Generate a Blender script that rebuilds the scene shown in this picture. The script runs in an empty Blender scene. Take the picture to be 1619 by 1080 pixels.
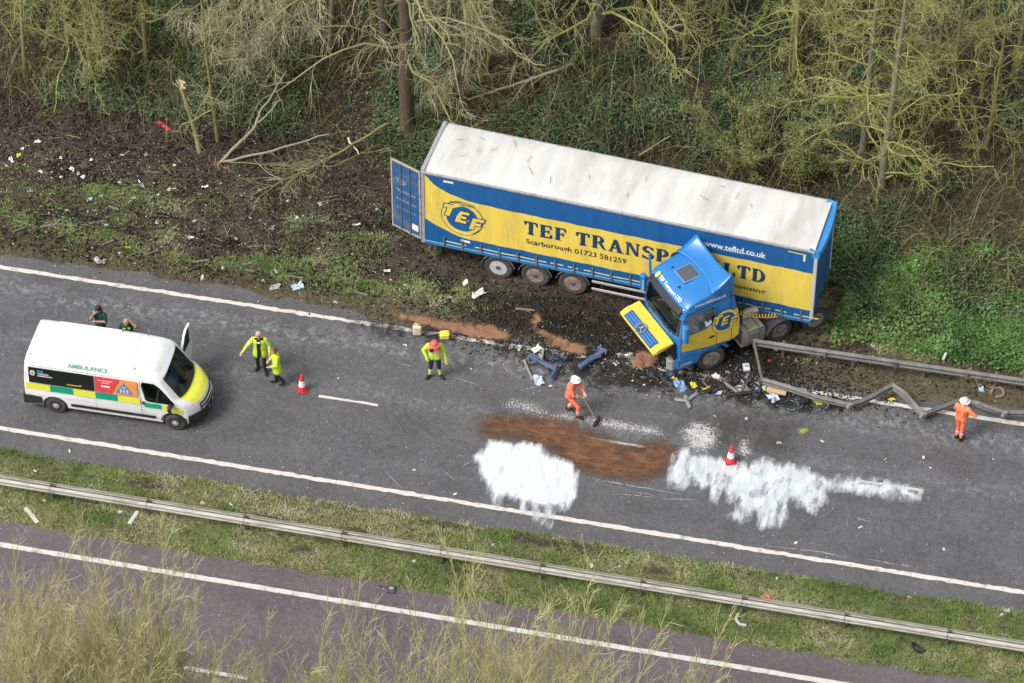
import bpy, bmesh, math, random
import numpy as np
from mathutils import Vector, Matrix

scene = bpy.context.scene
col = scene.collection
# ------------------------------------------------------------------ camera, sky, sun, exposure
CAM_YAW, CAM_PITCH, CAM_ROLL = 0.2112445, 0.7822346, 0.0023011
CAM_F, CAM_W, CAM_H = 5687.53, 1619.0, 1080.0
CAM_POS = np.array([0.0, -76.1436, 84.9993])
def cam_axes():
    cy, sy = math.cos(CAM_YAW), math.sin(CAM_YAW); cp, sp = math.cos(CAM_PITCH), math.sin(CAM_PITCH)
    f = np.array([-sy*cp, cy*cp, -sp]); r = np.array([cy, sy, 0.0]); u = np.cross(r, f)
    cr, sr = math.cos(CAM_ROLL), math.sin(CAM_ROLL)
    return cr*r + sr*u, -sr*r + cr*u, f
CR, CU, CF = cam_axes()
cam_data = bpy.data.cameras.new('camera'); cam = bpy.data.objects.new('camera', cam_data); col.objects.link(cam)
cam_data.sensor_width = 36.0; cam_data.lens = 36.0*CAM_F/CAM_W
cam_data.clip_start = 1.0; cam_data.clip_end = 4000.0
m = Matrix.Identity(4)
for i in range(3):
    m[i][0] = CR[i]; m[i][1] = CU[i]; m[i][2] = -CF[i]; m[i][3] = CAM_POS[i]
cam.matrix_world = m
scene.camera = cam

SUN_DIR = Vector((-0.48, -0.42, 0.77)).normalized()          # towards the sun behind the cloud
world = bpy.data.worlds.new('World'); scene.world = world; world.use_nodes = True
wn, wl = world.node_tree.nodes, world.node_tree.links
wn.clear()
wo = wn.new('ShaderNodeOutputWorld'); wb = wn.new('ShaderNodeBackground')
sky = wn.new('ShaderNodeTexSky'); sky.sky_type = 'NISHITA'; sky.sun_disc = False
sky.sun_elevation = math.asin(SUN_DIR.z); sky.sun_rotation = math.atan2(SUN_DIR.x, SUN_DIR.y)
sky.air_density = 1.0; sky.dust_density = 4.0; sky.ozone_density = 1.0
hs = wn.new('ShaderNodeHueSaturation'); hs.inputs['Saturation'].default_value = 0.22
wl.new(sky.outputs[0], hs.inputs['Color']); wl.new(hs.outputs[0], wb.inputs['Color']); wl.new(wb.outputs[0], wo.inputs['Surface'])
wb.inputs['Strength'].default_value = 0.13
sd = bpy.data.lights.new('sun', 'SUN'); sun = bpy.data.objects.new('sun', sd); col.objects.link(sun)
sd.energy = 1.4; sd.angle = math.radians(20); sd.color = (1.0, 0.97, 0.92)
sun.rotation_euler = SUN_DIR.to_track_quat('Z', 'Y').to_euler()
sun.location = (-10, 0, 60)
scene.view_settings.view_transform = 'Standard'; scene.view_settings.look = 'None'
scene.view_settings.exposure = 0.60; scene.view_settings.gamma = 1.0
scene.render.engine = 'CYCLES'
scene.render.resolution_x = 1024; scene.render.resolution_y = 683
scene.cycles.max_bounces = 5; scene.cycles.transparent_max_bounces = 12

# ------------------------------------------------------------------ measuring helpers
def ray(px, py):
    d = CF*CAM_F + CR*(px - CAM_W/2) + CU*(CAM_H/2 - py)
    return d/np.linalg.norm(d)
def G(px, py, z=0.0):                       # the point of height z seen at a place of the photograph
    d = ray(px, py); t = (z - CAM_POS[2])/d[2]
    return CAM_POS + d*t
def GY(px, py, y):                          # the point on the vertical plane Y = y
    d = ray(px, py); t = (y - CAM_POS[1])/d[1]
    return CAM_POS + d*t
def GT(px, py):                             # the point of the terrain
    z = 0.0
    for _ in range(5):
        p = G(px, py, z); z = 0.3*z + 0.7*float(height(np.array([p[0]]), np.array([p[1]]), False)[0])
    return G(px, py, z)

# ------------------------------------------------------------------ numpy noise
def _hash(ix, iy, seed):
    h = (ix.astype(np.int64)*374761393 + iy.astype(np.int64)*668265263 + seed*982451653) & 0xffffffff
    h = ((h ^ (h >> 13))*1274126177) & 0xffffffff
    h = h ^ (h >> 16)
    return (h & 0xffff)/65535.0
def vnoise(x, y, seed=0):
    x = np.asarray(x, float); y = np.asarray(y, float)
    ix = np.floor(x); iy = np.floor(y); fx = x-ix; fy = y-iy
    fx = fx*fx*(3-2*fx); fy = fy*fy*(3-2*fy)
    a = _hash(ix, iy, seed); b = _hash(ix+1, iy, seed); c = _hash(ix, iy+1, seed); d = _hash(ix+1, iy+1, seed)
    return (a*(1-fx)+b*fx)*(1-fy) + (c*(1-fx)+d*fx)*fy
def fbm(x, y, seed=0, oct=4, gain=0.5):
    s = 0; a = 1; t = 0
    for o in range(oct):
        s = s + a*vnoise(np.asarray(x)*2**o + 17.3*o, np.asarray(y)*2**o - 9.1*o, seed+o); t += a; a *= gain
    return s/t
def sstep(a, b, x):
    t = np.clip((np.asarray(x, float)-a)/(b-a), 0, 1); return t*t*(3-2*t)

# ------------------------------------------------------------------ materials
MATS = {}
def mat(name, c, rough=0.6, var=0.12, scale=8.0, bump=0.0, bscale=40.0, metal=0.0, spec=0.5, c2=None, thr=None, stretch=None, coat=0.0):
    """procedural material: colour broken by noise, optional second colour in patches, optional fine relief"""
    if name in MATS: return MATS[name]
    ma = bpy.data.materials.new(name); ma.use_nodes = True; MATS[name] = ma
    nt = ma.node_tree; N, L = nt.nodes, nt.links
    b = N['Principled BSDF']
    b.inputs['Roughness'].default_value = rough; b.inputs['Metallic'].default_value = metal
    b.inputs['Specular IOR Level'].default_value = spec; b.inputs['Coat Weight'].default_value = coat
    tc = N.new('ShaderNodeTexCoord'); mp = N.new('ShaderNodeMapping'); L.new(tc.outputs['Object'], mp.inputs['Vector'])
    if stretch: mp.inputs['Scale'].default_value = stretch
    no = N.new('ShaderNodeTexNoise'); no.inputs['Scale'].default_value = scale; no.inputs['Detail'].default_value = 6; no.inputs['Roughness'].default_value = 0.6
    L.new(mp.outputs[0], no.inputs['Vector'])
    rp = N.new('ShaderNodeValToRGB'); L.new(no.outputs['Fac'], rp.inputs['Fac'])
    d = tuple(max(0, x*(1-var)) for x in c); l = tuple(x*(1+var) for x in c)
    rp.color_ramp.elements[0].position = 0.3; rp.color_ramp.elements[1].position = 0.7
    rp.color_ramp.elements[0].color = (*d, 1); rp.color_ramp.elements[1].color = (*l, 1)
    out = rp.outputs['Color']
    if c2 is not None:
        n2 = N.new('ShaderNodeTexNoise'); n2.inputs['Scale'].default_value = scale*0.35; n2.inputs['Detail'].default_value = 8; n2.inputs['Roughness'].default_value = 0.7
        L.new(mp.outputs[0], n2.inputs['Vector'])
        mr = N.new('ShaderNodeMapRange'); t0, t1 = thr or (0.5, 0.65)
        mr.inputs['From Min'].default_value = t0; mr.inputs['From Max'].default_value = t1; L.new(n2.outputs['Fac'], mr.inputs['Value'])
        mx = N.new('ShaderNodeMix'); mx.data_type = 'RGBA'; L.new(mr.outputs[0], mx.inputs[0]); L.new(out, mx.inputs[6]); mx.inputs[7].default_value = (*c2, 1)
        out = mx.outputs[2]
    L.new(out, b.inputs['Base Color'])
    if bump:
        n3 = N.new('ShaderNodeTexNoise'); n3.inputs['Scale'].default_value = bscale; n3.inputs['Detail'].default_value = 5
        L.new(mp.outputs[0], n3.inputs['Vector'])
        bp = N.new('ShaderNodeBump'); bp.inputs['Strength'].default_value = bump; bp.inputs['Distance'].default_value = 0.02
        L.new(n3.outputs['Fac'], bp.inputs['Height']); L.new(bp.outputs[0], b.inputs['Normal'])
    return ma
def mat_attr(name, stops, rough=0.8, attr='rnd', spec=0.3, trans=0.0):
    """colour picked per leaf / blade / stem from a ramp by a stored random value"""
    if name in MATS: return MATS[name]
    ma = bpy.data.materials.new(name); ma.use_nodes = True; MATS[name] = ma
    nt = ma.node_tree; N, L = nt.nodes, nt.links; b = N['Principled BSDF']
    b.inputs['Roughness'].default_value = rough; b.inputs['Specular IOR Level'].default_value = spec
    at = N.new('ShaderNodeAttribute'); at.attribute_name = attr
    rp = N.new('ShaderNodeValToRGB'); L.new(at.outputs['Fac'], rp.inputs['Fac'])
    el = rp.color_ramp.elements
    while len(el) < len(stops): el.new(0.5)
    for e, (p, c) in zip(el, stops): e.position = p; e.color = (*c, 1)
    L.new(rp.outputs['Color'], b.inputs['Base Color'])
    return ma
def glass(name='glass', tint=(0.24, 0.27, 0.28)):
    if name in MATS: return MATS[name]
    ma = bpy.data.materials.new(name); ma.use_nodes = True; MATS[name] = ma
    nt = ma.node_tree; N, L = nt.nodes, nt.links; N.remove(N['Principled BSDF'])
    tr = N.new('ShaderNodeBsdfTransparent'); tr.inputs[0].default_value = (*tint, 1)
    gl = N.new('ShaderNodeBsdfGlossy'); gl.inputs['Roughness'].default_value = 0.05; gl.inputs[0].default_value = (.55, .6, .65, 1)
    fr = N.new('ShaderNodeFresnel'); fr.inputs[0].default_value = 1.5
    mx = N.new('ShaderNodeMixShader'); L.new(fr.outputs[0], mx.inputs[0]); L.new(tr.outputs[0], mx.inputs[1]); L.new(gl.outputs[0], mx.inputs[2])
    L.new(mx.outputs[0], N['Material Output'].inputs['Surface'])
    return ma

# ------------------------------------------------------------------ mesh helpers
def rotm(yaw=0, pitch=0, roll=0):
    cz, sz = math.cos(yaw), math.sin(yaw); cy, sy = math.cos(pitch), math.sin(pitch); cx, sx = math.cos(roll), math.sin(roll)
    return np.array([[cz, -sz, 0], [sz, cz, 0], [0, 0, 1]]) @ np.array([[cy, 0, sy], [0, 1, 0], [-sy, 0, cy]]) @ np.array([[1, 0, 0], [0, cx, -sx], [0, sx, cx]])
class MB:
    """collects polygons for one mesh"""
    def __init__(s): s.v = []; s.f = []; s.mi = []; s.cur = 0
    def add(s, vs, fs):
        o = len(s.v); s.v += [tuple(map(float, p)) for p in vs]
        for f in fs: s.f.append(tuple(o+i for i in f)); s.mi.append(s.cur)
        return s
    def box(s, c, size, R=None, taper=1.0, bev=0.0):
        hx, hy, hz = size[0]/2, size[1]/2, size[2]/2
        if bev > 0:                                        # chamfered box
            b = min(bev, hx*.9, hy*.9, hz*.9)
            P = []
            for sx in (-1, 1):
                for sy in (-1, 1):
                    for sz in (-1, 1):
                        P += [(sx*(hx-b), sy*(hy-b), sz*hz), (sx*(hx-b), sy*hy, sz*(hz-b)), (sx*hx, sy*(hy-b), sz*(hz-b))]
            bm = bmesh.new()
            for p in P: bm.verts.new(p)
            r = bmesh.ops.convex_hull(bm, input=bm.verts)
            bm.verts.index_update(); vs = [tuple(v.co) for v in bm.verts]; fs = [[v.index for v in f.verts] for f in bm.faces]; bm.free()
        else:
            vs = [(x*(taper if z > 0 else 1), y*(taper if z > 0 else 1), z) for z in (-hz, hz) for x, y in ((-hx, -hy), (hx, -hy), (hx, hy), (-hx, hy))]
            fs = [(3, 2, 1, 0), (4, 5, 6, 7), (0, 1, 5, 4), (1, 2, 6, 5), (2, 3, 7, 6), (3, 0, 4, 7)]
        vs = np.array(vs)
        if R is not None: vs = vs @ np.asarray(R).T
        return s.add(vs + np.array(c, float), fs)
    def prism(s, poly, a, b, axis='y', close=True):
        """a polygon in the two other axes swept from a to b along axis"""
        n = len(poly); mk = {'y': lambda p, t: (p[0], t, p[1]), 'x': lambda p, t: (t, p[0], p[1]), 'z': lambda p, t: (p[0], p[1], t)}[axis]
        vs = [mk(p, a) for p in poly] + [mk(p, b) for p in poly]
        fs = [(i, (i+1) % n, n+(i+1) % n, n+i) for i in range(n)]
        if close: fs += [tuple(range(n))[::-1], tuple(range(n, 2*n))]
        return s.add(vs, fs)
    def lathe(s, prof, c=(0, 0, 0), axis='y', n=24, R=None):
        """profile of (radius, along-axis) pairs turned about an axis"""
        vs = []; fs = []
        for (r, h) in prof:
            for k in range(n):
                a = 2*math.pi*k/n; x, y = r*math.cos(a), r*math.sin(a)
                vs.append({'y': (x, h, y), 'z': (x, y, h), 'x': (h, x, y)}[axis])
        m = len(prof)
        for i in range(m-1):
            for k in range(n): fs.append((i*n+k, i*n+(k+1) % n, (i+1)*n+(k+1) % n, (i+1)*n+k))
        fs.append(tuple(range(n))[::-1]); fs.append(tuple((m-1)*n+k for k in range(n)))
        vs = np.array(vs)
        if R is not None: vs = vs @ np.asarray(R).T
        return s.add(vs + np.array(c, float), fs)
    def tube(s, pts, r, n=8, cap=True):
        V, F = tube_np(np.array(pts, float)[None], np.broadcast_to(np.asarray(r, float), (len(pts),))[None], n)
        s.add(V, F.tolist())
        if cap:
            o = len(s.v)-len(V); m = len(pts)
            s.f.append(tuple(o+k for k in range(n))[::-1]); s.f.append(tuple(o+(m-1)*n+k for k in range(n))); s.mi += [s.cur, s.cur]
        return s
    def grid(s, P):
        a, b = P.shape[:2]; idx = np.arange(a*b).reshape(a, b)
        F = np.stack([idx[:-1, :-1], idx[1:, :-1], idx[1:, 1:], idx[:-1, 1:]], -1).reshape(-1, 4)
        return s.add(P.reshape(-1, 3), F.tolist())
    def mesh(s, name='mesh', smooth=False):
        me = bpy.data.meshes.new(name); me.from_pydata(s.v, [], s.f)
        if any(s.mi): me.polygons.foreach_set('material_index', s.mi)
        bm = bmesh.new(); bm.from_mesh(me); bmesh.ops.recalc_face_normals(bm, faces=bm.faces); bm.to_mesh(me); bm.free()
        if smooth: smooth_mesh(me)
        return me
    def build(s, name, material, parent=None, smooth=False, **kw):
        return obj(name, s.mesh(name, smooth), material, parent, **kw)
def smooth_mesh(me, ang=40):
    me.polygons.foreach_set('use_smooth', [True]*len(me.polygons))
    try: me.set_sharp_from_angle(angle=math.radians(ang))
    except Exception: pass
def fast_mesh(name, V, F, attrs=None, smooth=False):
    """V (n,3), F (m,k) arrays; attrs: name -> per-vertex floats"""
    V = np.ascontiguousarray(V, np.float32); F = np.ascontiguousarray(F, np.int32); k = F.shape[1]
    me = bpy.data.meshes.new(name)
    me.vertices.add(len(V)); me.vertices.foreach_set('co', V.ravel())
    me.loops.add(F.size); me.loops.foreach_set('vertex_index', F.ravel())
    me.polygons.add(len(F)); me.polygons.foreach_set('loop_start', np.arange(0, F.size, k, dtype=np.int32))
    if smooth: me.polygons.foreach_set('use_smooth', np.ones(len(F), bool))
    me.update(calc_edges=True)
    for an, av in (attrs or {}).items():
        a = me.attributes.new(an, 'FLOAT', 'POINT'); a.data.foreach_set('value', np.ascontiguousarray(av, np.float32))
    return me
def tube_np(P, Rr, n):
    """batch of polylines P (b,m,3), radii (b,m) -> verts, quads"""
    b, m, _ = P.shape
    T = np.gradient(P, axis=1); T /= np.linalg.norm(T, axis=2, keepdims=True)+1e-9
    ref = np.where(np.abs(T[..., 2:3]) < 0.9, np.array([0, 0, 1.0]), np.array([1.0, 0, 0]))
    A = np.cross(T, ref); A /= np.linalg.norm(A, axis=2, keepdims=True)+1e-9; B = np.cross(T, A)
    an = np.arange(n)*2*np.pi/n
    V = P[:, :, None, :] + Rr[:, :, None, None]*(A[:, :, None, :]*np.cos(an)[None, None, :, None] + B[:, :, None, :]*np.sin(an)[None, None, :, None])
    idx = np.arange(b*m*n).reshape(b, m, n); nx = np.roll(idx, -1, axis=2)
    F = np.stack([idx[:, :-1], nx[:, :-1], nx[:, 1:], idx[:, 1:]], -1).reshape(-1, 4)
    return V.reshape(-1, 3), F
def tubes_mesh(name, lines, n, smooth=True):
    """lines: list of (pts, radii, rnd) -> one mesh with a 'rnd' attribute"""
    groups = {}
    for p, r, c in lines: groups.setdefault(len(p), []).append((p, r, c))
    Vs, Fs, Cs, o = [], [], [], 0
    for k, g in groups.items():
        V, F = tube_np(np.array([a[0] for a in g], float), np.array([a[1] for a in g], float), n)
        Vs.append(V); Fs.append(F+o); o += len(V)
        Cs.append(np.repeat(np.array([a[2] for a in g], float), k*n))
    return fast_mesh(name, np.concatenate(Vs), np.concatenate(Fs), {'rnd': np.concatenate(Cs)}, smooth)
def obj(name, me, material=None, parent=None, loc=None, rz=None):
    o = bpy.data.objects.new(name, me); col.objects.link(o)
    if material is not None:
        for ma in (material if isinstance(material, (list, tuple)) else [material]): me.materials.append(ma)
    if parent is not None: o.parent = parent
    if loc is not None: o.location = loc
    if rz is not None: o.rotation_euler = (0, 0, rz)
    return o
def tag(o, label=None, cat=None, group=None, kind=None):
    if label: o['label'] = label
    if cat: o['category'] = cat
    if group: o['group'] = group
    if kind: o['kind'] = kind
    return o
def empty(name, loc=(0, 0, 0), rot=(0, 0, 0)):
    o = bpy.data.objects.new(name, None); col.objects.link(o); o.location = loc; o.rotation_euler = rot; o.empty_display_size = 0.3
    return o
def copy_tree(o, parent=None):
    c = o.copy(); col.objects.link(c); c.parent = parent
    for ch in list(o.children): copy_tree(ch, c)
    return c
def boolean(me, cutters):
    """me minus each cutter mesh, evaluated without operators"""
    t = bpy.data.objects.new('tmp', me); col.objects.link(t); tmp = [t]
    for c in cutters:
        k = bpy.data.objects.new('cut', c); col.objects.link(k); tmp.append(k)
        md = t.modifiers.new('b', 'BOOLEAN'); md.operation = 'DIFFERENCE'; md.object = k; md.solver = 'EXACT'
    dg = bpy.context.evaluated_depsgraph_get(); dg.update()
    r = bpy.data.meshes.new_from_object(t.evaluated_get(dg))
    for k in tmp: bpy.data.objects.remove(k)
    return r
def text_mesh(body, size=1.0, bold=0.0, shear=0.0, spacing=1.0):
    cu = bpy.data.curves.new('txt', 'FONT'); cu.body = body; cu.size = size; cu.offset = bold; cu.shear = shear; cu.space_character = spacing
    cu.resolution_u = 3
    o = bpy.data.objects.new('txt', cu); col.objects.link(o)
    dg = bpy.context.evaluated_depsgraph_get(); dg.update()
    me = bpy.data.meshes.new_from_object(o.evaluated_get(dg))
    V = np.array([v.co[:] for v in me.vertices]); F = [tuple(p.vertices) for p in me.polygons]
    bpy.data.objects.remove(o); bpy.data.curves.remove(cu); bpy.data.meshes.remove(me)
    return V[:, :2], F
# ------------------------------------------------------------------ terrain
rng = np.random.default_rng(7)
def bank_start(x):
    return np.interp(x, [-60, -26, -21, -9, -6, 40], [15.8, 15.8, 14.6, 13.2, 10.6, 10.2])
def height(x, y, fine=True):
    x = np.asarray(x, float); y = np.asarray(y, float)
    far = sstep(7.55, 8.35, y + 0.42*sstep(-27, -21, x)*sstep(-1, -6, x) + 0.5*(fbm(x*0.9, y*0.9, 3)-0.5) + 0.35*(fbm(x*4, y*4, 5)-0.5))
    h = -0.04 + far*(0.075 + 0.05*sstep(8.4, 10, y))
    d = np.clip(y - bank_start(x), 0, None)
    rise = np.where(d < 3, 0.36*d*d/6, 0.36*(d-1.5)); rise = np.where(d > 22, 0.36*20.5 + 0.10*(d-22), rise)
    h = h + rise
    churn = sstep(8.1, 9.0, y)*(1 - 0.55*sstep(-8, -4, x))
    h = h + churn*(0.26*(fbm(x*0.55, y*0.9, 11)-0.5) + 0.16*(fbm(x*2.1, y*2.6, 12)-0.5)*sstep(0.35, 0.6, fbm(x*.3, y*.4, 15)))
    if fine: h = h + churn*0.10*(fbm(x*7, y*7, 13, 3)-0.5)
    # ruts left by the lorry sweeping over the verge
    for (y0, k, w) in ((10.3, -0.03, 0.35), (12.2, -0.035, 0.45)):
        yy = y - (y0 + k*(x+30))
        h = h - 0.10*np.exp(-(yy/w)**2)*sstep(8.3, 9, y)*sstep(-20, -25, x)
    # central reservation
    e = 0.28*(fbm(x*0.8, y*0.8, 21)-0.5) + 0.22*(fbm(x*4, y*4, 22)-0.5)
    c = sstep(-0.62, -1.05, y + e)*sstep(-4.12, -3.7, y - e)
    h = h + c*(0.075 + 0.05*sstep(-1, -2.4, y)*sstep(-3.9, -2.6, y) + 0.09*(fbm(x*1.3, y*1.6, 23)-0.5) + 0.03*(fbm(x*6, y*6, 24)-0.5))
    n = sstep(-12.7, -13.3, y)
    h = h + n*(0.08 + 0.2*np.clip(-13.5-y, 0, 12)*0.6)
    return h
def axis_pts(a, b, step, lo, hi, far):
    core = np.arange(a, b+step/2, step); out = [b]; s = step
    up = []; v = b
    while v < hi: s *= 1.35; v += s; up.append(v)
    s = step; v = a; dn = []
    while v > lo: s *= 1.35; v -= s; dn.append(v)
    return np.concatenate([dn[::-1], core, up])
gx = axis_pts(-46, 8, 0.11, -1500, 1500, 0); gy1 = axis_pts(-14, 27, 0.105, -1500, 1500, 0)
X, Y = np.meshgrid(gx, gy1, indexing='ij')
Z = height(X, Y)
Z = np.where((Y > 60) | (Y < -40) | (np.abs(X+20) > 80), np.minimum(Z, 9.0), Z)
nx, ny = X.shape; idx = np.arange(nx*ny).reshape(nx, ny)
F = np.stack([idx[:-1, :-1], idx[1:, :-1], idx[1:, 1:], idx[:-1, 1:]], -1).reshape(-1, 4)
def gouge(x, y):
    """bare earth torn open in the central reservation"""
    g = 0
    for (px, py, l, w, a) in GOUGES:
        q = G(px, py); c, s = math.cos(a), math.sin(a); u = (x-q[0])*c+(y-q[1])*s; v = -(x-q[0])*s+(y-q[1])*c
        g = g + np.exp(-(u/l)**2-(v/w)**2)
    return np.clip(g*(.55+.9*fbm(x*3, y*3, 87)), 0, 1)
GOUGES = [(222, 764, .55, .16, .5), (240, 772, .4, .10, .4), (425, 823, .7, .12, -.15), (560, 842, .5, .14, 0), (705, 832, .9, .14, 0), (695, 848, .35, .12, .2), (850, 858, .9, .18, 0), (930, 868, .5, .12, 0), (1040, 905, .5, .2, 0), (735, 905, .6, .15, 0), (480, 872, .35, .15, .2)]
def green_at(x, y):
    """how much living grass grows at a place of the verge"""
    n1 = fbm(x*0.28, y*0.9, 31); n2 = fbm(x*1.4, y*1.9, 33)
    left = sstep(-17, -23, x)
    bands = np.exp(-((y-(9.55-0.02*(x+30)))/0.75)**2)*1.0 + np.exp(-((y-(11.6-0.03*(x+30)))/0.5)**2)*0.75
    g = left*bands*sstep(0.36, 0.60, 0.5*n1+0.5*n2)*1.1
    right = sstep(-9.5, -7.5, x)
    g = np.maximum(g, right*sstep(9.1, 10.0, y)*sstep(0.30, 0.5, n2)*(1-sstep(15.5, 18.5, y + 3*(n1-.5)))*0.9)
    g = np.maximum(g, right*0.5*sstep(0.5, 0.65, n2)*sstep(8.2, 8.7, y))
    c = ((y < -0.6) & (y > -4.2))
    g = np.where(c, (0.55+0.7*(n2-0.35))*(1-.95*gouge(x, y)), g)
    return np.clip(g, 0, 1)
def oil_at(x, y):
    p = 0.9*(fbm(x*.9, y*.9, 41)-.5)
    a = np.exp(-(((x+16.5)/5.2)**2 + ((y-9.0)/1.35)**2)) + 0.8*np.exp(-(((x+10.3)/3.2)**2 + ((y-8.3)/0.9)**2))
    return np.clip(sstep(0.35, 0.75, a+p*.6), 0, 1)
gr = green_at(X, Y).ravel(); oil = oil_at(X, Y).ravel()
straw = (sstep(8.9, 8.3, Y)*0.9 + 0.75*sstep(-7, -4, X)*sstep(9.8, 9.0, Y)).ravel()*(Y.ravel() > 7)
wood = sstep(-0.8, 1.2, Y - bank_start(X) + 2*(fbm(X*.4, Y*.4, 51)-.5)).ravel()
terr_me = fast_mesh('ground', np.stack([X, Y, Z], -1).reshape(-1, 3), F, {'green': gr, 'oil': oil, 'straw': straw, 'wood': wood}, smooth=True)

def ramp_node(N, stops):
    rp = N.new('ShaderNodeValToRGB'); el = rp.color_ramp.elements
    while len(el) < len(stops): el.new(0.5)
    for e, (p, c) in zip(el, stops): e.position = p; e.color = (*c, 1)
    return rp
def noise_node(N, L, vec, scale, detail=6, rough=0.6, typ=None):
    n = N.new('ShaderNodeTexNoise'); n.inputs['Scale'].default_value = scale; n.inputs['Detail'].default_value = detail; n.inputs['Roughness'].default_value = rough
    L.new(vec, n.inputs['Vector']); return n
def mixc(N, L, fac, a, b):
    mx = N.new('ShaderNodeMix'); mx.data_type = 'RGBA'
    for s, v in ((0, fac), (6, a), (7, b)):
        if isinstance(v, (int, float)): mx.inputs[s].default_value = v
        elif isinstance(v, tuple): mx.inputs[s].default_value = (*v, 1)
        else: L.new(v, mx.inputs[s])
    return mx.outputs[2]
def mrange(N, L, val, a, b, c=0.0, d=1.0):
    n = N.new('ShaderNodeMapRange'); L.new(val, n.inputs['Value'])
    for k, v in zip(('From Min', 'From Max', 'To Min', 'To Max'), (a, b, c, d)): n.inputs[k].default_value = v
    return n.outputs[0]
def fmath(N, L, op, a, b):
    n = N.new('ShaderNodeMath'); n.operation = op
    for i, v in enumerate((a, b)):
        if isinstance(v, (int, float)): n.inputs[i].default_value = v
        else: L.new(v, n.inputs[i])
    return n.outputs[0]
def attr(N, name):
    a = N.new('ShaderNodeAttribute'); a.attribute_name = name; return a.outputs['Fac']
def new_mat(name):
    ma = bpy.data.materials.new(name); ma.use_nodes = True; MATS[name] = ma
    nt = ma.node_tree; N, L = nt.nodes, nt.links
    tc = N.new('ShaderNodeTexCoord')
    return ma, N, L, N['Principled BSDF'], tc.outputs['Object']

ma, N, L, B, vec = new_mat('ground_soil')
n1 = noise_node(N, L, vec, 0.9); n2 = noise_node(N, L, vec, 7.0, 8, 0.7); n3 = noise_node(N, L, vec, 34.0, 4, 0.7)
soil = ramp_node(N, [(0.34, (.016, .012, .010)), (0.5, (.042, .031, .024)), (0.68, (.095, .073, .056))])
L.new(fmath(N, L, 'ADD', fmath(N, L, 'MULTIPLY', n2.outputs['Fac'], 0.62), fmath(N, L, 'MULTIPLY', n1.outputs['Fac'], 0.38)), soil.inputs['Fac'])
vo = N.new('ShaderNodeTexVoronoi'); vo.inputs['Scale'].default_value = 26.0; L.new(vec, vo.inputs['Vector'])
speck = ramp_node(N, [(0.0, (.026, .019, .013)), (0.5, (.055, .039, .026)), (0.85, (.11, .085, .055)), (1.0, (.20, .16, .11))])
vsep = N.new('ShaderNodeSeparateColor'); L.new(vo.outputs['Color'], vsep.inputs[0]); L.new(vsep.outputs[0], speck.inputs['Fac'])
lit = mixc(N, L, mrange(N, L, n2.outputs['Fac'], .42, .60), soil.outputs['Color'], speck.outputs['Color'])
st = ramp_node(N, [(0.36, (.055, .042, .027)), (0.5, (.115, .090, .055)), (0.66, (.20, .165, .105))])
L.new(n3.outputs['Fac'], st.inputs['Fac'])
c1 = mixc(N, L, fmath(N, L, 'MULTIPLY', attr(N, 'straw'), mrange(N, L, n2.outputs['Fac'], .36, .56)), lit, st.outputs['Color'])
gc = ramp_node(N, [(0.36, (.075, .10, .032)), (0.5, (.17, .205, .072)), (0.64, (.33, .33, .165))])
L.new(n3.outputs['Fac'], gc.inputs['Fac'])
gm = fmath(N, L, 'MULTIPLY', attr(N, 'green'), mrange(N, L, n2.outputs['Fac'], .34, .58))
c2 = mixc(N, L, gm, c1, gc.outputs['Color'])
wc = ramp_node(N, [(0.25, (.012, .011, .008)), (0.5, (.034, .026, .017)), (0.8, (.085, .063, .042))])
L.new(vsep.outputs[1], wc.inputs['Fac'])
c3 = mixc(N, L, fmath(N, L, 'MULTIPLY', attr(N, 'wood'), 0.8), c2, wc.outputs['Color'])
oilm = fmath(N, L, 'MULTIPLY', attr(N, 'oil'), mrange(N, L, n2.outputs['Fac'], .34, .52))
c4 = mixc(N, L, fmath(N, L, 'MULTIPLY', oilm, 0.9), c3, (.013, .012, .012))
L.new(c4, B.inputs['Base Color'])
L.new(mrange(N, L, oilm, 0, 1, .92, .42), B.inputs['Roughness']); B.inputs['Specular IOR Level'].default_value = 0.3
bp = N.new('ShaderNodeBump'); bp.inputs['Strength'].default_value = 0.7; bp.inputs['Distance'].default_value = 0.05
L.new(fmath(N, L, 'ADD', n2.outputs['Fac'], fmath(N, L, 'MULTIPLY', n3.outputs['Fac'], .5)), bp.inputs['Height']); L.new(bp.outputs[0], B.inputs['Normal'])
ground = tag(obj('ground', terr_me, ma), 'churned soil verge, grassy reservation and leafy wooded bank beside the road', 'ground', kind='structure')

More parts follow.
